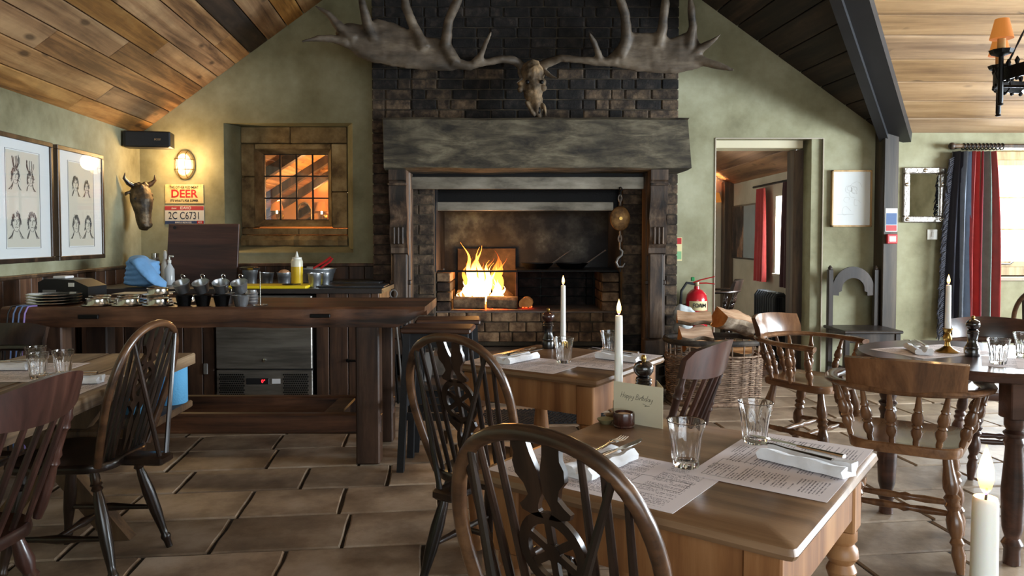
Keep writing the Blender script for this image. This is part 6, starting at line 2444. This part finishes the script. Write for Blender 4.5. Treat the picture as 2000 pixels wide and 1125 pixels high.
for (x, y, lab) in ((-2.300, 4.11, 'at the bench edge next to the silver platters'), (-2.132, 4.11, 'at the bench edge in the middle of the front three'), (-1.964, 4.11, 'at the bench edge next to the black sauce pots'),
                    (-2.215, 4.28, 'behind the gap between the two edge dishes near the platters'), (-2.045, 4.28, 'carrying another dish on top of it'), (-2.385, 4.285, 'wedged between the platters and the paper sheet'),
                    (-1.875, 4.28, 'behind the first black sauce pot'), (-2.13, 4.45, 'under the paper sheet on the sauce pot side'), (-2.30, 4.45, 'under the paper sheet on the printer side')):
    tag(link('silver_dish', dish_me, None, (x, y, BZ)), 'silver dish with flared foot ' + lab, 'dish', 'silver dishes on the work bench')
tag(link('silver_dish', dish_me, None, (-2.045, 4.28, BZ + .0445)), 'silver dish stacked on top of another dish', 'dish', 'silver dishes on the work bench')
tag(MB().box(-.15, .15, -.09, .09, 0, .001).build('paper_sheet', card_cream, None, (-2.215, 4.46, BZ + .0445), 5), 'sheet of paper lying on top of the silver dishes', 'paper')

POT = [(.001, 0), (.032, 0), (.034, .004), (.045, .055), (.047, .058), (.045, .06), (.042, .056), (.031, .008), (.001, .006)]


def sauce(label, loc, mat, tilt=None, handle=True, group='sauce pots on the work bench'):
    t = thing('sauce_pot', label, 'pot', loc, 0, group)
    MB().lathe(POT, 24).build('cup', mat, t)
    if handle:
        MB().tube(link_pts(.070, .016, .010, 1), .0028, 6, closed=True).build('ring_handle', silver, t).location = (.0, .044, 0)
    if tilt:
        t.rotation_euler = (R(tilt[0]), R(tilt[1]), R(tilt[2]))
    return t


lower = ['first', 'second', 'third']
for k, px in enumerate((338, 376, 413)):
    p = (-1.815 + .104 * k, 4.10, BZ)
    sauce('black sauce pot, %s along from the silver dishes' % lower[k], p, black_iron, None, False)
    sauce('tilted silver cup resting in the %s black sauce pot' % lower[k], (p[0], p[1], p[2] + .0785), alu, (24, (-7, -3, 5)[k], 0))
p = (-1.50, 4.10, BZ)
sauce('plain silver cup standing at the end of the sauce pots', p, alu, None, False)
sauce('tilted silver cup stacked in the plain silver cup', (p[0], p[1], p[2] + .0785), alu, (24, -3, 0))
t = thing('ribbed_jar', 'ribbed silver jar behind the plain silver cup', 'jar', (-1.49, 4.24, BZ))
MB().lathe([(.001, 0), (.03, 0), (.036, .01), (.032, .018), (.037, .026), (.033, .034), (.037, .042), (.033, .05), (.036, .058), (.03, .068), (.028, .078), (.001, .08)], 24).build('jar_body', alu, t)
sauce('silver cup standing behind the third black sauce pot', (-1.64, 4.26, BZ), alu, None, True)
t = thing('ticket_spike', 'slim wire order spike on a round wire foot', 'spike', (-1.40, 4.12, BZ))
MB().tube([(.04 * math.cos(2 * math.pi * k / 16), .04 * math.sin(2 * math.pi * k / 16), .003) for k in range(16)], .003, 6, closed=True).tube([(-.04, 0, .003), (.04, 0, .003)], .003, 6).build('wire_foot', silver, t)
MB().tube([(0, 0, .003), (0, 0, .19)], [.003, .0015], 6).build('needle', silver, t)
for k, (mt, x0, nm) in enumerate(((cord_violet, -2.615, 'violet'), (cord_blue, -2.645, 'blue'), (cord_blue, -2.675, 'pale blue'), (cord_black, -2.705, 'black'))):
    pts = [(x0 + .02, 4.045, BZ + .0055), (x0 + .01, 4.02, BZ + .0065), (x0, 4.0, BZ + .004), (x0 - .008, 3.985, BZ - .03), (x0 - .022, 3.982, BZ - .16), (x0 - .032, 3.982, BZ - .32), (x0 - .03, 3.982, .30), (x0 - .02, 3.982, .006), (x0 - .02, 3.95, .0055)]
    tag(MB().tube(pts, .0045, 6).build('cable', mt), '%s cable drooping over the front of the work bench' % nm, 'cable')

# blue paper rolls on the low shelf of the plank table
for k, (x, y, lab) in enumerate(((-1.645, 3.555, 'blue paper roll standing closest to the shelf end below the plank table'), (-1.72, 3.38, 'blue paper roll standing further in on the shelf below the plank table'))):
    t = thing('paper_roll', lab, 'paper roll', (x, y, .451), 0, 'blue paper rolls')
    MB().lathe([(.001, 0), (.073, 0), (.076, .004), (.076, .172), (.073, .176), (.025, .176), (.025, .16), (.001, .16)], 28).build('roll', blue_paper, t)
# fire tools and bucket by the hearth
for k, (x, lean) in enumerate(((-.80, -.035), (-.76, -.045), (-.72, -.055), (-.85, -.03))):
    t = thing('fire_tool', ('poker with ring handle', 'straight black poker', 'long iron shovel handle', 'thin iron rod')[k] + ' leaning by the fireplace jamb', 'fire tool', (x, 5.42 + .03 * k, 0))
    m = MB().tube([(0, 0, .004), (lean, .01, .45), (lean * 2, .02, .80)], .008, 8)
    if k == 0:
        m.tube(link_pts(.83, .03, .025, 1), .006, 6, closed=True, M=TR(lean * 2, .02, 0))
    m.build('shaft', black_iron if k else iron_grey, t)
t = thing('ash_bucket', 'grey metal ash bucket standing on the hearth slab', 'bucket', (-.72, 5.78, .1305))
MB().lathe([(.001, 0), (.085, 0), (.11, .22), (.115, .225), (.11, .23), (.105, .22), (.08, .01), (.001, .01)], 24).build('pail', iron_grey, t)
MB().tube([(.11 * math.cos(R(a)), .02, .22 + .05 * math.sin(R(a))) for a in range(0, 181, 20)], .004, 6).build('bail_handle', black_iron, t)
t = thing('hearth_mat', 'black rubber mat with raised grid on the floor before the hearth', 'mat', (.21, 5.12, 0.0), 3)
MB().bbox(-.43, .43, -.20, .20, 0, .006, .002).build('mat_base', rubber, t, smooth=0)
m = MB()
for i in range(28):
    for j in range(13):
        m.cbox(-.41 + i * .0304 + (.015 if j % 2 else 0), -.185 + j * .031, .009, .019, .019, .006)
m.build('stud_field', rubber, t, smooth=0)['kind'] = 'stuff'
# ------------------------------------------------------------------ log basket
BK = Vector((1.53, 5.62, 0))
bk = thing('log_basket', 'tall oval wicker basket filled with split logs', 'basket', tuple(BK))
BA, BB, BH = .355, .25, .47


def bpt(a, z, k=1.0):
    s = (.93 + .07 * z / BH) * k
    return (BA * s * math.copysign(abs(math.cos(a)) ** .75, math.cos(a)), BB * s * math.copysign(abs(math.sin(a)) ** .75, math.sin(a)), z)


NS = 26
rows = 44
for k in range(rows):
    z = .035 + k * (BH - .11 - .035) / rows
    pts = []
    for j in range(NS * 4):
        a = 2 * math.pi * j / (NS * 4)
        w = math.cos(math.pi * (j / 4.0) * 1.0 + (math.pi if k % 2 else 0))
        pts.append(bpt(a, z + .0015 * math.sin(j * 1.3 + k), 1 + .03 * w))
    MB().tube(pts, .0048, 5, closed=True).build('weave_row', wicker, bk)
for j in range(NS):
    a = 2 * math.pi * j / NS
    MB().tube([bpt(a, 0.01), bpt(a, BH / 2), bpt(a, BH)], .0055, 6).build('stake', wicker, bk)
for z, r, mt in ((BH, .022, wicker_rim), (.018, .018, wicker), (BH - .10, .007, wicker)):
    MB().tube([bpt(2 * math.pi * j / 48, z, 1 + .012 * math.sin(j * 2.2)) for j in range(48)], r, 8, closed=True).build('rim', mt, bk)
MB().lathe([(.001, .004), (.9, .004), (.9, .012), (.001, .012)], 30, Matrix.Diagonal((BA, BB, 1, 1))).build('basket_floor', wicker_rim, bk)


def split_log(label, L, r, seed, loc, rot, arc=100):
    """wedge split from a round log: bark arc outside, two flat riven faces meeting near the heart"""
    r_ = random.Random(seed)
    cs = [(-.32 * r, -.30 * r)]
    for k in range(7):
        a = R(-arc / 2 + 45 + arc * k / 6)
        cs.append((r * math.cos(a) * 1.05, r * math.sin(a)))
    mx_, mz_ = sum(p[0] for p in cs) / 8, sum(p[1] for p in cs) / 8
    cs = [(a - mx_, b - mz_) for a, b in cs]
    n_, q_ = 16, len(cs)
    vs, fs = [], []
    for i in range(n_ + 1):
        x = -L / 2 + L * i / n_
        bend = .012 * math.sin(i * .5 + seed)
        for j, (a, b) in enumerate(cs):
            k = 1 + .16 * noise.noise(Vector((x * 9, j * 1.3 + seed, 0)))
            vs.append((x + (r_.uniform(-.008, .008) if i in (0, n_) else 0), a * k + bend, b * k))
    for i in range(n_):
        for j in range(q_):
            w = (j + 1) % q_
            fs.append((i * q_ + j, i * q_ + w, (i + 1) * q_ + w, (i + 1) * q_ + j))
    fs += [tuple(reversed(range(q_))), tuple(n_ * q_ + j for j in range(q_))]
    o = MB().add(vs, fs).build('firewood_log', log_cut, smooth=25)
    me = o.data
    me.materials.append(log_end)
    me.materials.append(log_bark)
    for p in me.polygons:
        if len(p.vertices) > 4:
            p.material_index = 1
        else:
            js = [v % q_ for v in p.vertices]
            if 0 not in js:
                p.material_index = 2
    o.location = BK + Vector(loc)
    o.rotation_euler = tuple(R(a) for a in rot)
    PILE.append(settle(o, PILE, 1.2, .016))
    tag(o, label, 'log', 'split logs in the basket')


PILE = [world_tree(bk)[0]]
split_log('split log resting on the basket floor', .40, .12, 19, (.0, -.09, 0), (215, 0, 3))
split_log('split log filling the basket behind its woven front', .40, .12, 18, (.0, .09, 0), (215, 0, -3))
split_log('split log lying inside the basket just under the rim weave', .40, .09, 17, (.02, -.075, 0), (215, 0, 3))
split_log('split log wedged behind the log that shows under the rim weave', .36, .08, 20, (.0, .07, 0), (215, 0, -3))
split_log('short dark split log lying at the basket edge near the jamb', .16, .06, 15, (-.25, .05, 0), (215, 0, 84))
split_log('flat faced split log lying low across the basket beneath the tilted one', .30, .085, 14, (.11, -.075, 0), (215, 0, -3))
split_log('split log with brown sawn end at the back of the basket', .20, .075, 16, (-.10, .13, 0), (215, 0, 10))
split_log('blocky split log laid flat beneath the pale topped log', .24, .075, 12, (-.155, -.07, 0), (215, 0, 5))
split_log('thick split log with bark and brown sawn end tilting out of the basket', .32, .115, 13, (.17, .05, 0), (205, 14, 26), 120)
split_log('split log with pale upper face lying across the basket top beside the bag', .25, .07, 11, (-.15, -.01, 0), (215, 0, -10))

# kindling bag, fire extinguisher, signs
m = MB()
for k in range(7):
    m.blob((.004 * (k % 2), 0, .07 + k * .085), (.105 - .004 * k, .075, .07), seg=16, amp=.2)
m.tube([(-.06, 0, .62), (-.02, -.02, .67), (.05, -.02, .655), (.12, -.03, .60)], [.03, .035, .03, .012], 8)
o = organic(m, 'kindling_bag', plain('white_bag', (196, 204, 206), .6, vary=.1), .012, None, (1.40, 6.08, -.004), 0, 2, .010, 14)
tag(o, 'crumpled white plastic bag standing behind the log basket', 'bag')
ex = thing('fire_extinguisher', 'red foam fire extinguisher on the wall beside the doorway', 'fire extinguisher', (1.61, 6.46, .30))
MB().lathe([(.001, 0), (.085, 0), (.092, .012), (.092, .40), (.082, .45), (.05, .485), (.026, .495), (.022, .52), (.001, .52)], 32).build('cylinder', ext_red, ex)
m = MB()
for z0_, z1_ in ((.36, .44),):
    pass
arc = [(.0935 * math.sin(R(a)), -.0935 * math.cos(R(a))) for a in range(-55, 56, 11)]


def wrap(z0_, z1_, r=.0935, a0=-55, a1=55):
    vs, fs = [], []
    st_ = 10
    for k in range(st_ + 1):
        a = R(a0 + (a1 - a0) * k / st_)
        for (rr_, z) in ((r, z0_), (r, z1_), (r - .002, z1_), (r - .002, z0_)):
            vs.append((rr_ * math.sin(a), -rr_ * math.cos(a), z))
    for k in range(st_):
        for q in range(4):
            w = (q + 1) % 4
            fs.append((k * 4 + q, k * 4 + w, k * 4 + 4 + w, k * 4 + 4 + q))
    return MB().add(vs, fs)


wrap(.315, .395).build('cream_band', cream_label, ex)
text_mesh('lettering', 'FOAM', .05, ink, ex, TR(0, -.097, .358), .0008, sx=.85, bold=.001)
m = MB()
for k in range(7):
    z = .06 + k * .034
    for (a0, a1) in ((-48, -22), (-14, 8 + 6 * (k % 3)), (22, 40)):
        w_ = wrap(z, z + .016, .0932, a0, a1)
        m.add(w_.v, w_.f)
m.build('instruction_print', plain('pale_red_print', (226, 160, 160), .6), ex)['kind'] = 'stuff'
MB().lathe([(.018, .52), (.022, .53), (.022, .555), (.001, .56)], 14).build('valve', pale_metal, ex)
MB().tube([(-.03, 0, .55), (.03, -.01, .575), (.15, -.02, .605)], [.012, .010, .008], 8, flat=.6).build('lever', red_plastic, ex)
MB().tube([(0, 0, .545), (.08, -.01, .548), (.15, -.02, .54)], [.012, .010, .008], 8, flat=.6).build('carry_handle', red_plastic, ex)
MB().bbox(-.05, -.02, -.01, .01, .565, .60, .004).build('safety_tag', green_plastic, ex)
MB().tube([(-.02, 0, .54), (-.09, -.01, .55), (-.135, -.01, .48), (-.14, 0, .35), (-.125, 0, .2), (-.11, 0, .14)], .012, 8).build('hose', rubber, ex)
MB().box(-.04, .04, .085, .14, .30, .36).build('wall_bracket', black_iron, ex, smooth=0)
t = thing('safety_sign', 'narrow red and green instruction sign on the wall above the extinguisher', 'sign', (1.455, YW - .001, 1.14))
MB().box(-.055, .055, -.004, 0, -.105, .105).build('plate', cream_label, t, smooth=0)
MB().box(-.05, .05, -.005, -.004, .045, .1).build('red_panel', red_plastic, t, smooth=0)
MB().box(-.05, .05, -.005, -.004, -.09, -.02).build('green_panel', plain('pale_green', (130, 180, 130), .6), t, smooth=0)

# picture by the door, post notices
t = thing('framed_sketch', 'pale oak framed faint pencil sketch above the hall chair', 'picture', tuple(aty(1661, 388, YW - .001)))
w, h = .178, .25
for (a, b, c, d) in ((-w, w, h - .014, h), (-w, w, -h, -h + .014), (-w, -w + .014, -h, h), (w - .014, w, -h, h)):
    MB().bbox(a, b, -.035, 0, c, d, .002).build('frame_bar', oak_frame_m, t, smooth=0)
MB().box(-w + .014, w - .014, -.02, -.002, -h + .014, h - .014).build('paper', mat_board, t, smooth=0)
m = MB()
rr = random.Random(12)
for k in range(9):
    cx, cz, r0 = rr.uniform(-.05, .09), rr.uniform(-.12, .12), rr.uniform(.02, .05)
    m.tube([(cx + r0 * math.cos(q) * rr.uniform(.7, 1.2), -.0205, cz + r0 * math.sin(q) * rr.uniform(.7, 1.2)) for q in [j * .7 for j in range(8)]], .0007, 4)
m.tube([(-.13, -.0205, -.14), (.02, -.0205, -.14)], .001, 4)
m.build('pencil_drawing', plain('faint_pencil', (168, 168, 164), .9), t)['kind'] = 'stuff'
MB().box(-w + .014, w - .014, -.0285, -.0275, -h + .014, h - .014).build('glazing', frame_glass, t, smooth=0)
t = thing('fire_notice', 'blue and red printed notice on the dark post', 'notice', (3.285, 6.44, 1.395))
MB().box(-.052, .052, -.004, 0, -.10, .10).build('sheet', white_plastic, t, smooth=0)
MB().box(-.046, .046, -.005, -.004, -.04, .06).build('blue_panel', plain('notice_blue', (70, 96, 140), .6), t, smooth=0)
MB().box(-.046, .046, -.005, -.004, -.095, -.045).build('red_panel', red_plastic, t, smooth=0)
t = thing('fire_call_point', 'small red fire alarm call point on the dark post under the notice', 'alarm', (3.285, 6.44, 1.232))
MB().bbox(-.045, .045, -.03, 0, -.042, .042, .005).build('case', red_plastic, t, smooth=0)
MB().box(-.028, .028, -.032, -.03, -.022, .022).build('press_panel', white_plastic, t, smooth=0)

# mirror, switch, curtain and window of the wing
mc = aty(1803, 381, YB - .002)
t = thing('wall_mirror', 'square mirror in hammered pewter frame beside the long curtain', 'mirror', tuple(mc))
w, h, b = .185, .24, .055
for (a, b_, c, d) in ((-w, w, h - b, h), (-w, w, -h, -h + b), (-w, -w + b, -h + b, h - b), (w - b, w, -h + b, h - b)):
    MB().bbox(a, b_, -.03, 0, c, d, .008).build('frame_bar', pewter, t, smooth=0)
MB().box(-w + b, w - b, -.012, -.001, -h + b, h - b).build('mirror_glass', mirror_m, t, smooth=0)
for (x, z) in ((0, h - b / 2), (-w + b / 2, .09), (w - b / 2, .09), (-w + b / 2 + .01, -h + b / 2), (w - b / 2 - .01, -h + b / 2)):
    MB().lathe([(.016, .0), (.018, .006), (.012, .01), (.001, .013)], 14, TR(x, -.029, z) @ RX(90)).build('boss', silver, t)
t = thing('light_switch', 'white light switch below the pewter mirror', 'switch', tuple(aty(1820, 458, YB)))
MB().bbox(-.045, .045, -.01, 0, -.045, .045, .003).build('face_plate', white_plastic, t, smooth=0)
MB().bbox(-.012, .012, -.015, -.01, -.02, .02, .002).build('rocker', white_plastic, t, smooth=0)

cx0, cx1 = aty(1848, 500, YB - .09).x, aty(1955, 500, YB - .09).x
cu = thing('long_curtain', 'long striped velvet curtain in navy, grey, red and teal with fringed edge', 'curtain', ((cx0 + cx1) / 2, YB - .09, 0))
cwid = cx1 - cx0
strips = [navy_cloth, slate_cloth, red_cloth, crimson_cloth, teal_cloth, red_cloth]
ws = [.24, .18, .17, .11, .15, .15]
u = 0
for k, (mt, wk) in enumerate(zip(strips, ws)):
    n1, m1 = 10, 14
    vs, fs = [], []
    for i in range(m1 + 1):
        tz = i / m1
        for j in range(n1 + 1):
            uu = u + wk * j / n1
            kx = 1.0 - .28 * tz ** 2.2
            x = (uu - .5) * cwid * 1.08 * kx + .01 * math.sin(4 * tz + k)
            y = .035 * math.sin(2 * math.pi * (uu * 6.2 + .08 * math.sin(3 * tz + k)))
            vs.append((x, y, .38 + (1.985 - .38) * tz))
    N = len(vs)
    vs += [(a, b_ + .006, c) for a, b_, c in vs]
    for i in range(m1):
        for j in range(n1):
            a = i * (n1 + 1) + j
            fs += [(a, a + 1, a + n1 + 2, a + n1 + 1), (N + a + n1 + 1, N + a + n1 + 2, N + a + 1, N + a)]
    MB().add(vs, fs).build('stripe', mt, cu, smooth=60)
    u += wk
m = MB()
rr = random.Random(3)
for k in range(90):
    tz = k / 90
    z = .40 + 1.55 * tz
    x = -.5 * cwid * 1.08 * (1 - .28 * tz ** 2.2)
    m.tube([(x, 0, z), (x - .02 - rr.uniform(0, .02), rr.uniform(-.01, .01), z - .02), (x - .03 - rr.uniform(0, .025), rr.uniform(-.01, .01), z - .07)], [.006, .007, .003], 5)
m.build('fringe', navy_cloth, cu)['kind'] = 'stuff'
rod = thing('curtain_pole', 'wooden curtain pole with black rings over the wing window', 'curtain rod', (0, YB - .09, 2.03))
MB().tube([(3.80, 0, 0), (6.0, 0, 0)], .018, 12).blob((3.78, 0, 0), .03).build('pole', door_wood, rod)
for k in range(11):
    x = 3.88 + k * .033
    MB().tube([(x + .002 * math.sin(q), .027 * math.cos(q), .027 * math.sin(q) - .006) for q in [2 * math.pi * j / 14 for j in range(14)]], .005, 6, closed=True).build('ring', black_iron, rod)
MB().box(3.82, 3.85, 0, .09, -.02, .02).build('wall_bracket', black_iron, rod, smooth=0)
w5 = sempty('window_5')
ym = YB + .22
for (a, b_, c, d) in ((WX0, WX0 + .07, WZ0, WZ1), (WX1 - .07, WX1, WZ0, WZ1), (WX0 + .07, WX1 - .07, WZ0, WZ0 + .08), (WX0 + .07, WX1 - .07, WZ1 - .08, WZ1)):
    MB().bbox(a, b_, ym, ym + .07, c, d, .004).build('window_frame', window_wood, w5, smooth=0)
cw_ = (WX1 - WX0 - .14) / 3
for k in range(3):
    a = WX0 + .07 + k * cw_
    m = MB()
    for (p, q, c, d) in ((a + .005, a + .05, WZ0 + .08, WZ1 - .08), (a + cw_ - .05, a + cw_ - .005, WZ0 + .08, WZ1 - .08), (a + .05, a + cw_ - .05, WZ0 + .08, WZ0 + .13), (a + .05, a + cw_ - .05, WZ1 - .13, WZ1 - .08)):
        m.box(p, q, ym - .01, ym + .05, c, d)
    for j in (1, 2):
        z = WZ0 + .13 + (WZ1 - WZ0 - .26) * j / 3
        m.box(a + .05, a + cw_ - .05, ym + .01, ym + .03, z - .008, z + .008)
    m.build('casement', window_wood, w5, smooth=0)
    MB().box(a + .05, a + cw_ - .05, ym + .018, ym + .022, WZ0 + .13, WZ1 - .13).build('glass_pane', pane_glass, w5, smooth=0)
    MB().tube([(a + cw_ - .028, ym - .02, 1.42), (a + cw_ - .028, ym - .035, 1.45), (a + cw_ - .028, ym - .03, 1.52)], .008, 8).build('latch', iron_grey, w5)
    MB().tube([(a + .07, ym - .02, WZ0 + .105), (a + .2, ym - .03, WZ0 + .105), (a + .23, ym - .03, WZ0 + .125)], .007, 8).build('stay', iron_grey, w5)
MB().bbox(WX0 - .03, WX1 + .03, YB - .03, ym + .01, WZ0 - .035, WZ0, .006).build('window_sill', plaster_pale, w5, smooth=0)

# ------------------------------------------------------------------ chandelier
CHC = (3.065, 4.02, 2.13)
ch = thing('chandelier', 'black iron ring chandelier with amber shaded candle lights in the wing', 'chandelier', CHC)
RC = .40
n_ = 48
vs, fs = [], []
for j in range(n_):
    a = 2 * math.pi * j / n_
    for (r, z) in ((RC - .006, -.035), (RC + .006, -.035), (RC + .006, .035), (RC - .006, .035)):
        vs.append((r * math.cos(a), r * math.sin(a), z))
for j in range(n_):
    k = (j + 1) % n_
    for q in range(4):
        w = (q + 1) % 4
        fs.append((j * 4 + q, j * 4 + w, k * 4 + w, k * 4 + q))
MB().add(vs, fs).build('ring_band', black_iron, ch)
m = MB()
for j in range(40):
    a = 2 * math.pi * j / 40
    x, y = RC * math.cos(a), RC * math.sin(a)
    m.tube([(x, y, .03), (x, y, .055), (x, y, .075)], [.006, .014, .003], 6)
    m.blob((x, y, -.04), (.012, .012, .012), seg=6, rings=4)
m.build('cresting', black_iron, ch)['kind'] = 'stuff'
MB().lathe([(.25, -.075), (.27, -.07), (.25, -.06), (.001, -.075)], 30).build('drip_bowl', plain('frosted_bowl', (170, 180, 168), .3), ch)
m = MB()
for j in range(3):
    a = R(30 + 60 * j)
    m.tube([(RC * math.cos(a), RC * math.sin(a), -.03), (0, 0, -.075), (-RC * math.cos(a), -RC * math.sin(a), -.03)], .008, 6)
m.build('spoke', black_iron, ch)
for j in range(6):
    a = R(178 + 60 * j)
    x, y = (RC + .03) * math.cos(a), (RC + .03) * math.sin(a)
    arm = MB().tube([(x, y, -.17), (x, y, -.15), (x, y, .10)], [.008, .014, .012], 8).blob((x, y, -.165), (.016, .016, .008)).tube([(x - .02 * math.cos(a) + .045 * math.cos(q) * math.cos(a), y - .02 * math.sin(a) + .045 * math.cos(q) * math.sin(a), .0 + .045 * math.sin(q)) for q in [2 * math.pi * i / 12 for i in range(12)]], .005, 6, closed=True).build('arm', black_iron, ch)
    MB().lathe([(.012, .09), (.05, .105), (.058, .125), (.05, .12), (.012, .115)], 18, TR(x, y, 0), ripple=9, rip=.05).build('drip_pan', black_iron, arm)
    MB().lathe([(.02, .115), (.02, .20), (.001, .205)], 14, TR(x, y, 0)).build('candle_sleeve', plain('sleeve%d' % j, (206, 160, 96), .6) if j == 0 else MAT['sleeve0'], arm)
    MB().lathe([(.008, .205), (.013, .22), (.012, .24), (.001, .255)], 10, TR(x, y, 0)).build('bulb', bulb_m, arm)
    s_ = shade_mesh(.058, .034, .105).build('shade', shade_m, arm)
    s_.location = (x, y, .185)
    point_light('chandelier_light', (x, y, .235), 2.2, (1.0, .58, .24), .02, ch)
top = 1.30
for j in range(3):
    a = R(58 + 120 * j)
    nl = 9
    m = MB()
    for k in range(nl):
        t0, t1 = k / nl, (k + 1) / nl
        A_ = Vector((RC * math.cos(a) * (1 - t0), RC * math.sin(a) * (1 - t0), .04 + (.9 - .04) * t0))
        B_ = Vector((RC * math.cos(a) * (1 - t1), RC * math.sin(a) * (1 - t1), .04 + (.9 - .04) * t1))
        m.tube([A_ + (B_ - A_) * q for q in (0, .3, .7, 1)], [.004, .006, .006, .004], 6)
    m.build('chain', black_iron, ch)
MB().tube([(0, 0, .9), (0, 0, 1.50)], .008, 8).lathe([(.001, 1.48), (.06, 1.48), (.05, 1.53), (.001, 1.53)], 16).build('suspension_rod', black_iron, ch)
d2 = dup(ch, (-.2, -.3, 2.6), 0, 'added unseen copy of the black iron ring chandelier, warming the main room ceiling')  # copy added out of view for warm light on the left ceiling
for lo in [c for c in d2.children if c.type == 'LIGHT']:
    pass
